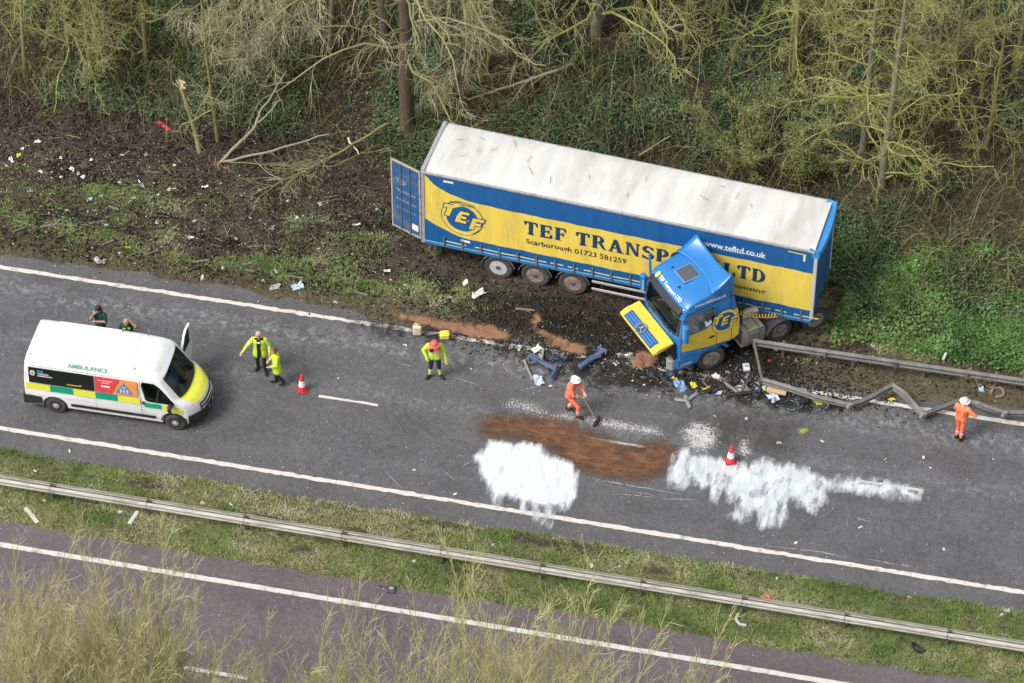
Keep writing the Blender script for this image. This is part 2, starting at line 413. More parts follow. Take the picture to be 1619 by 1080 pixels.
# ------------------------------------------------------------------ carriageways and painted lines
def road_mat(name, c, dusty, tint_edge):
    ma, N, L, B, vec = new_mat(name)
    n1 = noise_node(N, L, vec, 0.5, 5); n2 = noise_node(N, L, vec, 24.0, 4, 0.85); n3 = noise_node(N, L, vec, 4.0, 8, 0.7)
    sx = N.new('ShaderNodeMapping'); sx.inputs['Scale'].default_value = (0.12, 1.6, 1); L.new(vec, sx.inputs['Vector'])
    n4 = noise_node(N, L, sx.outputs[0], 1.0, 6)
    cd = tuple(x*0.50 for x in c); cl = tuple(x*1.60 for x in c)
    r = ramp_node(N, [(0.36, cd), (0.5, c), (0.64, cl)]); n5 = noise_node(N, L, vec, 9.0, 5, .8); L.new(fmath(N, L, 'ADD', fmath(N, L, 'MULTIPLY', n2.outputs['Fac'], .62), fmath(N, L, 'MULTIPLY', n5.outputs['Fac'], .38)), r.inputs['Fac'])
    a = mixc(N, L, mrange(N, L, n1.outputs['Fac'], .42, .62, 0, .55), r.outputs['Color'], tuple(x*0.62 for x in c))
    a = mixc(N, L, mrange(N, L, n4.outputs['Fac'], .48, .70, 0, .38), a, tuple(x*1.35 for x in c))
    for sc_, am in ((17.0, .22), (6.5, .10)):                  # loose aggregate: cell by cell lighter or darker
        vg = N.new('ShaderNodeTexVoronoi'); vg.inputs['Scale'].default_value = sc_; L.new(vec, vg.inputs['Vector']); sg = N.new('ShaderNodeSeparateColor'); L.new(vg.outputs['Color'], sg.inputs[0])
        a = mixc(N, L, mrange(N, L, sg.outputs[0], .55, 1.0, 0, am), a, tuple(x*2.1 for x in c)); a = mixc(N, L, mrange(N, L, sg.outputs[1], .5, 1.0, 0, am*1.5), a, tuple(x*.38 for x in c))
    sp = N.new('ShaderNodeSeparateXYZ'); L.new(vec, sp.inputs[0])
    for (y0, w, amt, col_) in dusty:
        dd = fmath(N, L, 'ABSOLUTE', fmath(N, L, 'ADD', fmath(N, L, 'SUBTRACT', sp.outputs['Y'], y0), fmath(N, L, 'MULTIPLY', fmath(N, L, 'SUBTRACT', n1.outputs['Fac'], .5), 1.2)), 0)
        band = mrange(N, L, dd, w, 0.0)
        k = fmath(N, L, 'MULTIPLY', fmath(N, L, 'MULTIPLY', band, mrange(N, L, n3.outputs['Fac'], .47, .66)), amt)
        a = mixc(N, L, k, a, col_)
    vo = N.new('ShaderNodeTexVoronoi'); vo.inputs['Scale'].default_value = 3.2; L.new(vec, vo.inputs['Vector'])
    a = mixc(N, L, mrange(N, L, vo.outputs['Distance'], .075, .045, 0, .8), a, (.55, .54, .52))
    L.new(a, B.inputs['Base Color']); B.inputs['Roughness'].default_value = 0.75; B.inputs['Specular IOR Level'].default_value = 0.4
    bp = N.new('ShaderNodeBump'); bp.inputs['Strength'].default_value = 0.35; bp.inputs['Distance'].default_value = 0.01
    L.new(n2.outputs['Fac'], bp.inputs['Height']); L.new(bp.outputs[0], B.inputs['Normal'])
    return ma
def strip(x0, x1, y0, y1, z, nx=60, thick=None):
    xs = np.linspace(x0, x1, nx); P = np.stack(np.meshgrid(xs, [y0, y1], indexing='ij'), -1)
    P = np.concatenate([P, np.full(P.shape[:2]+(1,), z)], -1)
    return MB().grid(P)
asphalt = road_mat('asphalt_grey', (.104, .103, .107), [(6.35, .75, .85, (.30, .30, .31)), (4.1, .55, .55, (.27, .27, .28)), (-0.35, .45, .5, (.14, .125, .10)), (7.75, .4, .6, (.12, .105, .085))], None)
asphalt2 = road_mat('asphalt_plum', (.132, .104, .113), [(-8.0, .8, .3, (.22, .18, .19)), (-4.3, .55, .75, (.105, .098, .098))], None)
road1 = tag(strip(-400, 400, -1.35, 8.6, 0.0).build('carriageway', asphalt), 'dark grey carriageway with the crash debris', 'road', kind='structure')
road2 = tag(strip(-400, 400, -13.4, -3.4, 0.0).build('carriageway', asphalt2), 'plum tinted carriageway beyond the central barrier', 'road', kind='structure')
paint = mat('road_paint', (.60, .58, .52), 0.7, 0.10, 6, c2=(.26, .25, .23), thr=(.54, .66), bump=.2)
def marking(name, x0, x1, y, w, parent, chip=0.02, seed=0, gaps=0.0):
    """thermoplastic line with chipped edges, laid 5 mm over the asphalt"""
    r = np.random.default_rng(seed); n = max(4, int((x1-x0)/0.18)); xs = np.linspace(x0, x1, n)
    e1 = y - w/2 + r.normal(0, chip*0.5, n); e2 = y + w/2 + r.normal(0, chip*0.5, n)
    v = []; f = []
    for i in range(n): v += [(xs[i], e1[i], 0.005), (xs[i], e2[i], 0.005)]
    for i in range(n-1):
        if r.random() < gaps: continue
        f.append((2*i, 2*i+2, 2*i+3, 2*i+1))
    return MB().add(v, f).build(name, paint, parent)
marking('edge_line', -60, 30, 7.3, 0.17, road1, .03, 1)
marking('edge_line', -60, 30, 0.0, 0.17, road1, .025, 2)
marking('edge_line', -60, 30, -4.89, 0.19, road2, .012, 3)
for k in range(-3, 5):
    marking('lane_dash', -23.63+9*k, -21.63+9*k, 3.65, 0.11, road1, .03, 10+k, .04)
d0 = G(290, 1058)
for k in range(-3, 5):
    marking('lane_dash', d0[0]+9*k, d0[0]+2.05+9*k, -8.54, 0.14, road2, .012, 30+k)

# ------------------------------------------------------------------ spills: thin ragged sheets lying on the road
def poly_sd(px, py, poly):
    """signed distance to a polygon, positive inside"""
    d = np.full(px.shape, 1e9); inside = np.zeros(px.shape, bool); n = len(poly)
    for i in range(n):
        ax, ay = poly[i]; bx, by = poly[(i+1) % n]
        ex, ey = bx-ax, by-ay; wx, wy = px-ax, py-ay
        t = np.clip((wx*ex+wy*ey)/(ex*ex+ey*ey+1e-12), 0, 1)
        d = np.minimum(d, (wx-ex*t)**2 + (wy-ey*t)**2)
        c = ((ay <= py) & (by > py)) | ((by <= py) & (ay > py))
        inside ^= c & (px < ax + (py-ay)*ex/np.where(ey == 0, 1e-9, ey))
    return np.where(inside, 1, -1)*np.sqrt(d)
def spill_mat(name, stops, rough, k=0.9, fscale=22.0, stretch=(1, .35, 1), bump=0.3, opacity=1.0, lo=.38, hi=.62):
    ma, N, L, B, vec = new_mat(name)
    mp = N.new('ShaderNodeMapping'); mp.inputs['Scale'].default_value = stretch; L.new(vec, mp.inputs['Vector'])
    n1 = noise_node(N, L, mp.outputs[0], fscale, 8, .72); n2 = noise_node(N, L, mp.outputs[0], 3.2, 6, .65)
    r = ramp_node(N, stops); L.new(fmath(N, L, 'ADD', fmath(N, L, 'MULTIPLY', n1.outputs['Fac'], .4), fmath(N, L, 'MULTIPLY', n2.outputs['Fac'], .6)), r.inputs['Fac'])
    L.new(r.outputs['Color'], B.inputs['Base Color']); B.inputs['Roughness'].default_value = rough
    cov = fmath(N, L, 'ADD', attr(N, 'cover'), fmath(N, L, 'MULTIPLY', fmath(N, L, 'SUBTRACT', n1.outputs['Fac'], .5), k))
    al = mrange(N, L, cov, lo, hi, 0, opacity)
    L.new(al, B.inputs['Alpha'])
    bp = N.new('ShaderNodeBump'); bp.inputs['Strength'].default_value = bump; bp.inputs['Distance'].default_value = .01
    L.new(n1.outputs['Fac'], bp.inputs['Height']); L.new(bp.outputs[0], B.inputs['Normal'])
    return ma
def spill(name, pix, material, label, z=0.008, soft=0.25, streak=0.0, seed=0, res=0.04, lift=0.0, on_ground=False, cat='spill', amp=0.35, holes=0.0):
    poly = [tuple((GT if on_ground else G)(*q)[:2]) for q in pix]
    a = np.array(poly); x0, y0 = a.min(0)-0.6; x1, y1 = a.max(0)+0.6
    xs = np.arange(x0, x1, res); ys = np.arange(y0, y1, res); PX, PY = np.meshgrid(xs, ys, indexing='ij')
    n = fbm(PX*2.0, PY*2.0, seed, 4)-.5
    s = (fbm(PX*5.5, PY*.5, seed+9, 4)-.5)*streak*1.6
    sd = poly_sd(PX, PY, poly) + n*amp + s
    cover = np.clip(0.5 + sd/soft*0.5, 0, 1)
    if holes: cover = cover*(1 - holes*sstep(.52, .62, fbm(PX*5, PY*2.5, seed+4, 4)))
    zz = (height(PX, PY)+z*1.5 if on_ground else np.full(PX.shape, z)) + lift*sstep(.5, 1, cover)*(0.6+0.8*fbm(PX*6, PY*6, seed+3))
    idx = np.arange(PX.size).reshape(PX.shape)
    F = np.stack([idx[:-1, :-1], idx[1:, :-1], idx[1:, 1:], idx[:-1, 1:]], -1).reshape(-1, 4)
    F = F[(cover.ravel()[F] > 0.001).any(1)]
    used, inv = np.unique(F, return_inverse=True)
    me = fast_mesh(name, np.stack([PX, PY, zz], -1).reshape(-1, 3)[used], inv.reshape(F.shape), {'cover': cover.ravel()[used]}, True)
    return tag(obj(name, me, material), label, cat)
white_foam = spill_mat('white_foam', [(.36, (.42, .48, .54)), (.47, (.62, .67, .71)), (.58, (.74, .76, .78))], .6, k=1.0, fscale=5.5, stretch=(1.2, .30, 1), opacity=.97, lo=.12, hi=.80)
white_thin = spill_mat('white_film', [(.36, (.44, .47, .50)), (.5, (.56, .59, .61)), (.62, (.70, .72, .73))], .6, k=1.9, fscale=4.5, stretch=(1.1, .34, 1), opacity=.96, lo=.02, hi=.82)
rust_sand = spill_mat('rust_sand', [(.36, (.055, .028, .017)), (.47, (.115, .053, .026)), (.58, (.185, .090, .044)), (.68, (.22, .115, .060))], .9, k=.7, fscale=7, stretch=(.6, 1.2, 1), opacity=.97, lo=.05, hi=.72)
orange_sand = spill_mat('orange_sand', [(.3, (.17, .085, .045)), (.55, (.255, .138, .080)), (.75, (.30, .175, .11))], .95, k=1.1, fscale=7, stretch=(1, 1, 1), lo=.25, hi=.75)
wet_film = spill_mat('wet_film', [(.3, (.012, .012, .013)), (.6, (.028, .026, .024))], .30, k=1.6, fscale=5, stretch=(.6, 1, 1), opacity=.78, lo=.25, hi=.95)
damp = spill_mat('damp_film', [(.3, (.040, .036, .030)), (.6, (.065, .060, .052))], .5, k=1.2, fscale=4, stretch=(1, 1, 1), opacity=.38, lo=.1, hi=1.0)
chalk = spill_mat('chalk_grit', [(.3, (.32, .32, .32)), (.6, (.52, .52, .52))], .8, k=2.2, fscale=17, stretch=(1, 1, 1), lo=.62, hi=.80)

spill('wet_patch', [(560, 515), (640, 500), (760, 520), (840, 545), (960, 560), (1080, 590), (1210, 610), (1330, 640), (1290, 660), (1160, 640), (1060, 620), (960, 620), (860, 590), (800, 560), (700, 530), (600, 530)], wet_film, 'black oily wet patch spread across the road under the smashed cab', z=.006, soft=.5, seed=71, amp=.7, res=.06, holes=.5)
spill('damp_patch', [(1090, 655), (1200, 645), (1270, 670), (1260, 720), (1150, 715), (1085, 690)], damp, 'brownish damp patch on asphalt below the debris', z=.0066, soft=.6, seed=73, amp=.6, holes=.4)
spill('sand_spill', [(770, 662), (820, 664), (900, 672), (935, 690), (985, 712), (1045, 702), (1062, 716), (1050, 742), (1010, 752), (940, 742), (905, 732), (880, 706), (830, 690), (772, 682)], rust_sand, 'broad rust brown sand spread over the lane line beside white foam', z=.010, soft=.50, seed=75, amp=.30, lift=.0)
spill('foam_spill', [(752, 722), (775, 698), (800, 700), (850, 706), (868, 722), (906, 736), (912, 760), (908, 786), (902, 792), (898, 804), (893, 794), (889, 806), (884, 796), (872, 798), (866, 816), (861, 800), (852, 800), (849, 822), (844, 800), (832, 792), (829, 808), (824, 792), (808, 786), (800, 780), (788, 786), (782, 802), (777, 786), (774, 770), (762, 750)], white_foam, 'thick white foam patch with dripping lower edge, beside the brown sand', z=.012, soft=.18, streak=.20, seed=77, amp=.14, res=.03, lift=.004)
spill('foam_drip', [(846, 798), (858, 798), (860, 826), (852, 828), (848, 812)], white_thin, 'thin white dribble running down from foam over the edge line', z=.014, soft=.18, streak=.5, seed=78, amp=.12, res=.025)
spill('foam_spill', [(1055, 758), (1066, 725), (1082, 712), (1110, 720), (1140, 726), (1170, 734), (1220, 730), (1270, 742), (1300, 760), (1302, 792), (1296, 796), (1290, 790), (1284, 812), (1268, 800), (1254, 786), (1242, 794), (1230, 832), (1206, 836), (1198, 806), (1188, 808), (1172, 824), (1162, 816), (1178, 792), (1160, 778), (1154, 788), (1146, 774), (1134, 774), (1131, 792), (1126, 772), (1100, 764), (1092, 748), (1084, 766), (1066, 770)], white_thin, 'smeared white foam patch with ragged lobes around the road cone', z=.012, soft=.17, streak=.26, seed=79, amp=.16, res=.03, lift=.002, holes=.35)
spill('foam_smear', [(1300, 760), (1350, 758), (1400, 764), (1456, 778), (1452, 788), (1410, 786), (1350, 776), (1305, 772)], white_thin, 'long white smear trailing away from foam along the lane', z=.0135, soft=.20, streak=.0, seed=81, amp=.16, res=.03, holes=.5)
spill('foam_spatter', [(1072, 680), (1098, 664), (1130, 676), (1142, 700), (1120, 718), (1085, 708)], chalk, 'speckled white spatter on the asphalt above the foam', z=.011, soft=.5, seed=83, amp=.45)
spill('foam_spatter', [(1165, 690), (1185, 688), (1192, 715), (1178, 728), (1166, 716)], chalk, 'small speckled spatter right beside the road cone', z=.011, soft=.4, seed=84, amp=.3)
spill('grit_streak', [(788, 632), (830, 634), (880, 652), (960, 660), (1040, 676), (1060, 694), (1020, 690), (940, 676), (870, 664), (800, 648)], chalk, 'pale gritty streak crossing the road behind the sweeping worker', z=.007, soft=.55, seed=85, amp=.5)
spill('yellow_stain', [(1262, 678), (1275, 676), (1276, 684), (1264, 686)], spill_mat('yellow_stain', [(.3, (.25, .27, .04)), (.6, (.35, .36, .07))], .8, k=.8, fscale=14), 'small yellow green stain on bare asphalt', z=.0071, soft=.25, seed=86, amp=.2)
spill('sand_streak', [(612, 494), (650, 498), (700, 510), (780, 516), (808, 528), (806, 540), (770, 538), (720, 528), (680, 520), (640, 506)], orange_sand, 'orange sand streak lying along the verge behind the white jerrycan', z=.020, soft=.14, seed=87, amp=.34, holes=.35, on_ground=True, res=.05, lift=.02)
spill('sand_streak', [(838, 502), (850, 496), (858, 508), (850, 518), (880, 530), (925, 548), (922, 560), (890, 556), (862, 546), (870, 540), (846, 524)], orange_sand, 'forked orange sand streak on oily soil beside the lorry wheels', z=.020, soft=.14, seed=88, amp=.28, holes=.35, on_ground=True, res=.05, lift=.02)
spill('sand_heap', [(992, 572), (1000, 558), (1020, 556), (1036, 562), (1034, 580), (1018, 588), (1000, 585)], orange_sand, 'flat round heap of orange brown sand under the lifted bonnet flap', z=.025, soft=.16, seed=89, amp=.20, holes=.35, on_ground=True, res=.05, lift=.06)

scrape_m = mat('scrape_grey', (.34, .34, .35), .8, .2, 10)
def scrape(pix, w, label, seed=0):
    r = np.random.default_rng(seed); pts = []
    for a, b in zip(pix[:-1], pix[1:]):
        for t in np.linspace(0, 1, 14, endpoint=False): pts.append(G(a[0]+(b[0]-a[0])*t, a[1]+(b[1]-a[1])*t))
    pts.append(G(*pix[-1])); pts = np.array(pts); mb = MB(); n = len(pts)
    T = np.gradient(pts, axis=0); T /= np.linalg.norm(T, axis=1, keepdims=True); S = np.stack([-T[:, 1], T[:, 0], 0*T[:, 0]], 1)
    ww = w*np.sin(np.linspace(.12, math.pi-.12, n))*(0.5+r.random(n)); c = pts+S*r.normal(0, .008, (n, 1))
    v = []; f = []
    for i in range(n): v += [c[i]-S[i]*ww[i]/2+[0, 0, .0075], c[i]+S[i]*ww[i]/2+[0, 0, .0075]]
    for i in range(n-1):
        if r.random() > .12: f.append((2*i, 2*i+2, 2*i+3, 2*i+1))
    return tag(mb.add(v, f).build('scrape_mark', scrape_m), label, 'scrape', 'thin pale scrape marks on the asphalt')
LS = 'thin pale scrape mark scored into the dark asphalt'
for i, (pp, w) in enumerate([([(928, 755), (1000, 769), (1080, 782)], .03), ([(977, 781), (1040, 787)], .025), ([(1000, 777), (1034, 783)], .02), ([(1040, 789), (1105, 790)], .025), ([(608, 744), (636, 773)], .02), ([(699, 742), (720, 760)], .018), ([(728, 741), (750, 725)], .02), ([(1204, 862), (1300, 873), (1345, 884)], .03), ([(1354, 818), (1378, 826)], .04), ([(1424, 893), (1440, 896)], .05), ([(905, 702), (880, 690)], .02), ([(630, 575), (655, 580)], .02), ([(1372, 884), (1420, 893)], .03), ([(820, 618), (856, 610)], .02), ([(715, 596), (760, 610)], .02)]):
    scrape(pp, w, LS, i)
# ------------------------------------------------------------------ vehicle paints
YEL = mat('curtain_yellow', (.80, .60, .095), .55, .05, 3.0, c2=(.60, .46, .15), thr=(.52, .76), stretch=(2.8, 1, .5), bump=.05, bscale=30)
BLU = mat('curtain_blue', (.010, .105, .31), .5, .10, 3.0, c2=(.035, .11, .24), thr=(.58, .76), stretch=(2, 1, .6))
NAVY = mat('print_navy', (.008, .055, .15), .55, .12, 6)
DKGREY = mat('print_shadow', (.03, .035, .04), .6, .1, 6)
CABBLU = mat('cab_blue', (.022, .185, .50), .30, .06, 4.0, coat=.25, c2=(.055, .15, .30), thr=(.57, .78), bump=.06, bscale=3)
CABYEL = mat('cab_yellow', (.78, .56, .055), .36, .06, 6.0, coat=.25, c2=(.42, .31, .10), thr=(.56, .80), bump=.06, bscale=3)
RAILBLU = mat('rail_blue', (.035, .17, .36), .45, .14, 5, c2=(.10, .13, .15), thr=(.55, .75))
TAPE = mat('reflective_tape', (.74, .70, .28), .4, .12, 10)
ROOFW = mat('roof_white', (.60, .595, .575), .6, .10, 1.2, c2=(.42, .405, .37), thr=(.48, .70), stretch=(1.6, .45, 1))
GALV = mat('galvanised', (.33, .34, .34), .5, .16, 7, metal=.3, c2=(.20, .19, .17), thr=(.5, .72))
STEEL = mat('dull_steel', (.30, .30, .30), .4, .2, 12, metal=.6)
ALLOY = mat('tank_alloy', (.55, .55, .54), .35, .12, 6, metal=.7)
RUBBER = mat('rubber', (.055, .053, .052), .85, .25, 9, c2=(.12, .105, .09), thr=(.5, .7), bump=.3)
BLACK = mat('black_plastic', (.022, .022, .024), .6, .25, 8, c2=(.07, .062, .054), thr=(.55, .75))
RIMG = mat('rim_grey', (.34, .33, .31), .5, .2, 9, c2=(.15, .12, .09), thr=(.48, .68))
RUST = mat('rusty_brown', (.13, .085, .06), .85, .35, 9)
WHITEP = mat('white_paint', (.80, .80, .80), .35, .02, 3, coat=.2)
OFFW = mat('white_print', (.80, .79, .74), .5, .05, 6)
DARKIN = mat('dark_interior', (.02, .02, .021), .8, .2, 6)
GLASS = glass()

def wheel(parent, c, r=.5, w=.32, side=-1, rim=RIMG, hub=None, steer=0.0, name='wheel', dish=.10, n=32):
    """tyre, dished rim with holes' shadow ring and hub; axis along local y, outer face towards side"""
    e = empty(name); e.parent = parent; e.location = c; e.rotation_euler = (0, 0, steer)
    s = side; h = w/2
    MB().lathe([(r*.60, -h*.9), (r*.86, -h), (r*.97, -h*.8), (r, -h*.4), (r, h*.4), (r*.97, h*.8), (r*.86, h), (r*.60, h*.9)], n=n).build('tyre', RUBBER, e, True)
    pr = [(r*.60, s*h*.93), (r*.575, s*h*.70), (r*.50, s*(h-dish)), (r*.36, s*(h-dish*1.05)), (r*.33, s*(h-dish*.55)), (r*.24, s*(h-dish*.45)), (r*.22, s*(h-dish*.1)), (.01, s*(h-dish*.05))]
    MB().lathe(pr[:6], n=n).build('rim', rim, e, True)
    hb = MB().lathe([(r*.20, s*(h-dish*.5)), (r*.19, s*(h-dish*.1)), (r*.12, s*(h+.01)), (.02, s*(h+.015))], n=16)
    for k in range(10):
        a = k*math.pi/5; hb.box((r*.285*math.cos(a), s*(h-dish*.42), r*.285*math.sin(a)), (.035, .035, .035))
    hb.build('hub', hub or STEEL, e)
    return e

# ------------------------------------------------------------------ serif lettering drawn as polygons
def rect(x0, y0, x1, y1): return [(x0, y0), (x1, y0), (x1, y1), (x0, y1)]
def arcband(cx, cy, ro, ri, a0, a1, n=14, sy=1.0, shift=0.0):
    """crescent between an outer and an inner arc, as quads"""
    out = []
    A = np.radians(np.linspace(a0, a1, n))
    for a, b in zip(A[:-1], A[1:]):
        P = lambda r, t: (cx + (r[0] if isinstance(r, tuple) else r)*math.cos(t) + (shift if r is ri else 0), cy + sy*(r[1] if isinstance(r, tuple) else r)*math.sin(t))
        out.append([P(ro, a), P(ro, b), P(ri, b), P(ri, a)])
    return out
def glyph(ch):
    T, t, s = .23, .075, .06                          # thick stem, thin stroke, serif depth
    def stem(x, w=T): return [rect(x, 0, x+w, 1), rect(x-.08, 0, x+w+.08, s), rect(x-.08, 1-s, x+w+.08, 1)]
    if ch == 'T': return [rect(.31, 0, .54, 1), rect(.21, 0, .64, s), rect(0, 1-t, .85, 1), [(0, .70), (.05, .70), (.13, 1-t), (0, 1-t)], [(.85, .70), (.80, .70), (.72, 1-t), (.85, 1-t)]], .90
    if ch == 'E': return stem(.08) + [rect(.3, 0, .78, t), rect(.3, 1-t, .74, 1), rect(.3, .47, .58, .47+t), [(.80, .30), (.75, .30), (.66, t), (.78, t)], [(.76, .72), (.71, .72), (.62, 1-t), (.74, 1-t)], rect(.55, .37, .60, .65)], .86
    if ch == 'F': return stem(.08) + [rect(.3, 1-t, .72, 1), rect(.3, .47, .56, .47+t), [(.74, .70), (.69, .70), (.60, 1-t), (.72, 1-t)], rect(.53, .36, .58, .66)], .79
    if ch == 'L': return stem(.08) + [rect(.3, 0, .76, t), [(.79, .34), (.74, .34), (.62, t), (.77, t)]], .84
    if ch == 'D': return stem(.08) + [rect(.3, 0, .46, t), rect(.3, 1-t, .46, 1)] + arcband(.42, .5, (.48, .5), (.25, .425), -90, 90), .97
    if ch == 'P': return stem(.08) + [rect(.3, 1-t, .46, 1), rect(.3, .43, .46, .43+t)] + arcband(.44, .715, (.34, .285), (.13, .21), -90, 90), .84
    if ch == 'R': return stem(.08) + [rect(.3, 1-t, .46, 1), rect(.3, .45, .46, .45+t)] + arcband(.44, .725, (.34, .275), (.13, .20), -90, 90) + [[(.42, .47), (.62, .50), (.88, s), (.96, s), (.96, 0), (.72, 0)]], .98
    if ch == 'A': return [[(.36, 1), (.55, 1), (.90, 0), (.64, 0)], [(.10, 0), (.18, 0), (.47, .90), (.43, 1), (.38, 1)], rect(.26, .30, .66, .30+t), rect(0, 0, .28, s), rect(.56, 0, 1.0, s)], 1.0
    if ch == 'N': return [rect(.10, 0, .18, 1), rect(.74, 0, .82, 1), [(.05, 1), (.30, 1), (.82, .06), (.82, 0), (.66, 0), (.12, .96)], rect(0, 0, .30, s), rect(.64, 1-s, .94, 1), rect(-.02, 1-s, .2, 1)], .97
    if ch == 'O': return arcband(.48, .5, (.48, .52), (.26, .44), 0, 360, 32), .98
    if ch == 'S': return arcband(.38, .745, (.34, .275), (.15, .19), 20, 250, 18) + arcband(.40, .265, (.36, .285), (.15, .20), -160, 75, 18) + [[(.25, .62), (.45, .42), (.62, .50), (.40, .68)], rect(.66, .72, .71, .98), rect(.04, .02, .09, .30)], .80
    return [], .40
def letters(text, spacing=.10):
    polys = []; x = 0
    for ch in text:
        g, w = glyph(ch); polys += [[(px+x, py) for px, py in p] for p in g]; x += w + spacing
    return polys, x - spacing
def split_poly(p, step):
    """closed outline with extra points so that it follows a wavy surface"""
    out = []
    for (a, b) in zip(p, p[1:]+p[:1]):
        n = max(1, int(math.hypot(b[0]-a[0], b[1]-a[1])/step))
        for k in range(n): out.append((a[0]+(b[0]-a[0])*k/n, a[1]+(b[1]-a[1])*k/n))
    return out

# ------------------------------------------------------------------ semi-trailer
TL, TWd, TH = 13.6, 1.275, 3.22
trailer = empty('semi_trailer', (-21.58, 11.80, 1.115), (0, 0, -0.0806672))
tag(trailer, 'long yellow and blue curtain-sided lorry trailer with white roof and open rear door', 'trailer')
def cy_wave(x, z):                                    # the slack of the curtain
    x = np.asarray(x, float); z = np.asarray(z, float)
    return 0.010*np.sin(x*4.9 + .6*np.sin(z*2)) + 0.006*np.sin(x*11.3+1.2+z) + 0.016*(fbm(x*1.1+3, z*0.8, 61)-.5)
def side_pt(x, z, off):
    return (x, -(TWd + off + float(cy_wave(x, z))), z)
def decal(polys, name, material, off, parent=trailer, step=None):
    mb = MB()
    for k, p in enumerate(polys): mb.add([side_pt(a, b, off+.0004*(k % 5)) for a, b in p], [tuple(range(len(p)))])
    return mb.build(name, material, parent)
def strip_decal(top, bot, name, material, off, n=140, rows=6):
    """band between two height curves top(x) and bot(x), draped over the curtain"""
    xs = np.linspace(top[0][0], top[-1][0], n)
    zt = np.interp(xs, *zip(*top)); zb = np.interp(xs, *zip(*bot))
    P = np.zeros((n, rows, 3))
    for i in range(n):
        for j in range(rows):
            z = zb[i] + (zt[i]-zb[i])*j/(rows-1); P[i, j] = side_pt(xs[i], z, off)
    return MB().grid(P).build(name, material, trailer, True)
strip_decal([(0.06, 3.10), (13.5, 3.10)], [(0.06, .06), (13.5, .06)], 'curtain', YEL, 0.0, 260, 24)
def smooth_curve(pts, n=60):
    p = np.array(pts); t = np.linspace(0, len(p)-1, n)
    out = []
    for u in t:
        i = min(int(u), len(p)-2); f = u-i
        p0, p1, p2, p3 = p[max(i-1, 0)], p[i], p[i+1], p[min(i+2, len(p)-1)]
        out.append(tuple(.5*((2*p1)+(-p0+p2)*f+(2*p0-5*p1+4*p2-p3)*f*f+(-p0+3*p1-3*p2+p3)*f**3)))
    return out
strip_decal([(0.07, 3.098), (13.48, 3.098)], [(0.07, 3.06)] + smooth_curve([(.22, 2.93), (.45, 2.68), (.80, 2.48), (1.2, 2.34), (1.7, 2.25), (2.4, 2.20), (3.2, 2.19)], 30) + [(13.48, 2.18)], 'blue_band', BLU, .004, 260, 12)
strip_decal(smooth_curve([(.07, 1.06), (.45, .86), (.9, .66), (1.35, .53), (1.9, .49), (2.6, .49)], 30) + [(13.48, .49)], [(.07, .065), (13.48, .065)], 'blue_hem', BLU, .0045, 260, 6)
# shadowed serif name
for word, x0, x1 in (('TEF TRANSPORT', 3.58, 10.28), ('LTD', 10.47, 11.90)):
    polys, w = letters(word, .13); zb, hh = 1.33, .56; sc = (x1-x0)/w; xo = 0.0
    for ch in word:                                          # each letter with its drop shadow
        g_, w_ = glyph(ch)
        if g_:
            fit = lambda dx, dz: [[(x0+dx+(px+xo)*sc, zb+dz+py*hh) for px, py in p] for p in g_]
            decal(fit(.035, -.03), 'letter_shadow', DKGREY, .0045); decal(fit(0, 0), 'letter', NAVY, .0085)
        xo += w_ + .13
def text_decal(body, x0, x1, z0, hgt, name, material, off, bold=.02, put=None, parent=trailer, shear=0, spacing=1.0, slope=0.0):
    V, F = text_mesh(body, 1.0, bold, shear, spacing); V = V - V.min(0); W_ = V[:, 0].max(); H_ = V[:, 1].max()
    put = put or (lambda x, z: side_pt(x, z, off))
    vs = [put(x0 + (x1-x0)*a/W_, z0 + hgt*b/H_ + slope*(a/W_)) for a, b in V]
    return MB().add(vs, F).build(name, material, parent)
text_decal('Scarborough 01723 581259', 3.65, 7.15, .80, .30, 'lettering', DKGREY, .005, .018)
text_decal('Logistics & Warehousing'[12:], 9.9, 11.94, .76, .27, 'lettering', DKGREY, .005, .018)
text_decal('www.tefltd.co.uk', 9.76, 11.87, 2.42, .27, 'lettering', OFFW, .008, .02)
def roundel(put, cx, cz, r, parent, s=1.0):
    """round badge: dark rim, yellow ring, blue field, italic initials bursting over it"""
    def disc(ro, n=40): return [(cx+ro*math.cos(a), cz+ro*math.sin(a)) for a in np.linspace(0, 2*math.pi, n, endpoint=False)]
    def face(polys, name, m_, off):
        mb = MB()
        for k, p in enumerate(polys): mb.add([put(a, b, off+.0004*(k % 5)) for a, b in p], [tuple(range(len(p)))])
        return mb.build(name, m_, parent)
    face([disc(r)], 'badge_rim', NAVY, .012); face([disc(r*.965)], 'badge_ring', YEL, .015)
    face([disc(r*.76)], 'badge_field', BLU, .018)
    k = r*.70; sh = .28
    def it(p, ox, oz): return [(cx+ox+(a+sh*b)*k, cz+oz+b*k) for a, b in p]
    Tm = [rect(0, .74, .95, 1), rect(.30, 0, .62, .74)]
    Em = [rect(0, 0, .30, 1), rect(.30, .78, .74, 1), rect(.30, .39, .64, .60), rect(.30, 0, .74, .22)]
    Fm = [rect(0, 0, .30, 1), rect(.30, .76, .78, 1), rect(.30, .38, .66, .60)]
    def grow(p, g=.07):
        c = np.mean(p, 0); return [(a+g*np.sign(a-c[0]), b+g*np.sign(b-c[1])) for a, b in p]
    for sty, m_, off in ((grow, NAVY, .021), (lambda p: p, YEL, .025)):
        face([it(sty(p), -1.02*r, .0*r) for p in Tm] + [it(sty(p), -.34*r, -.26*r) for p in Em] + [it(sty(p), .32*r, -.54*r) for p in Fm], 'badge_initials', m_, off)
roundel(lambda x, z, o: side_pt(x, z, o), 1.40, 1.41, .75, trailer)
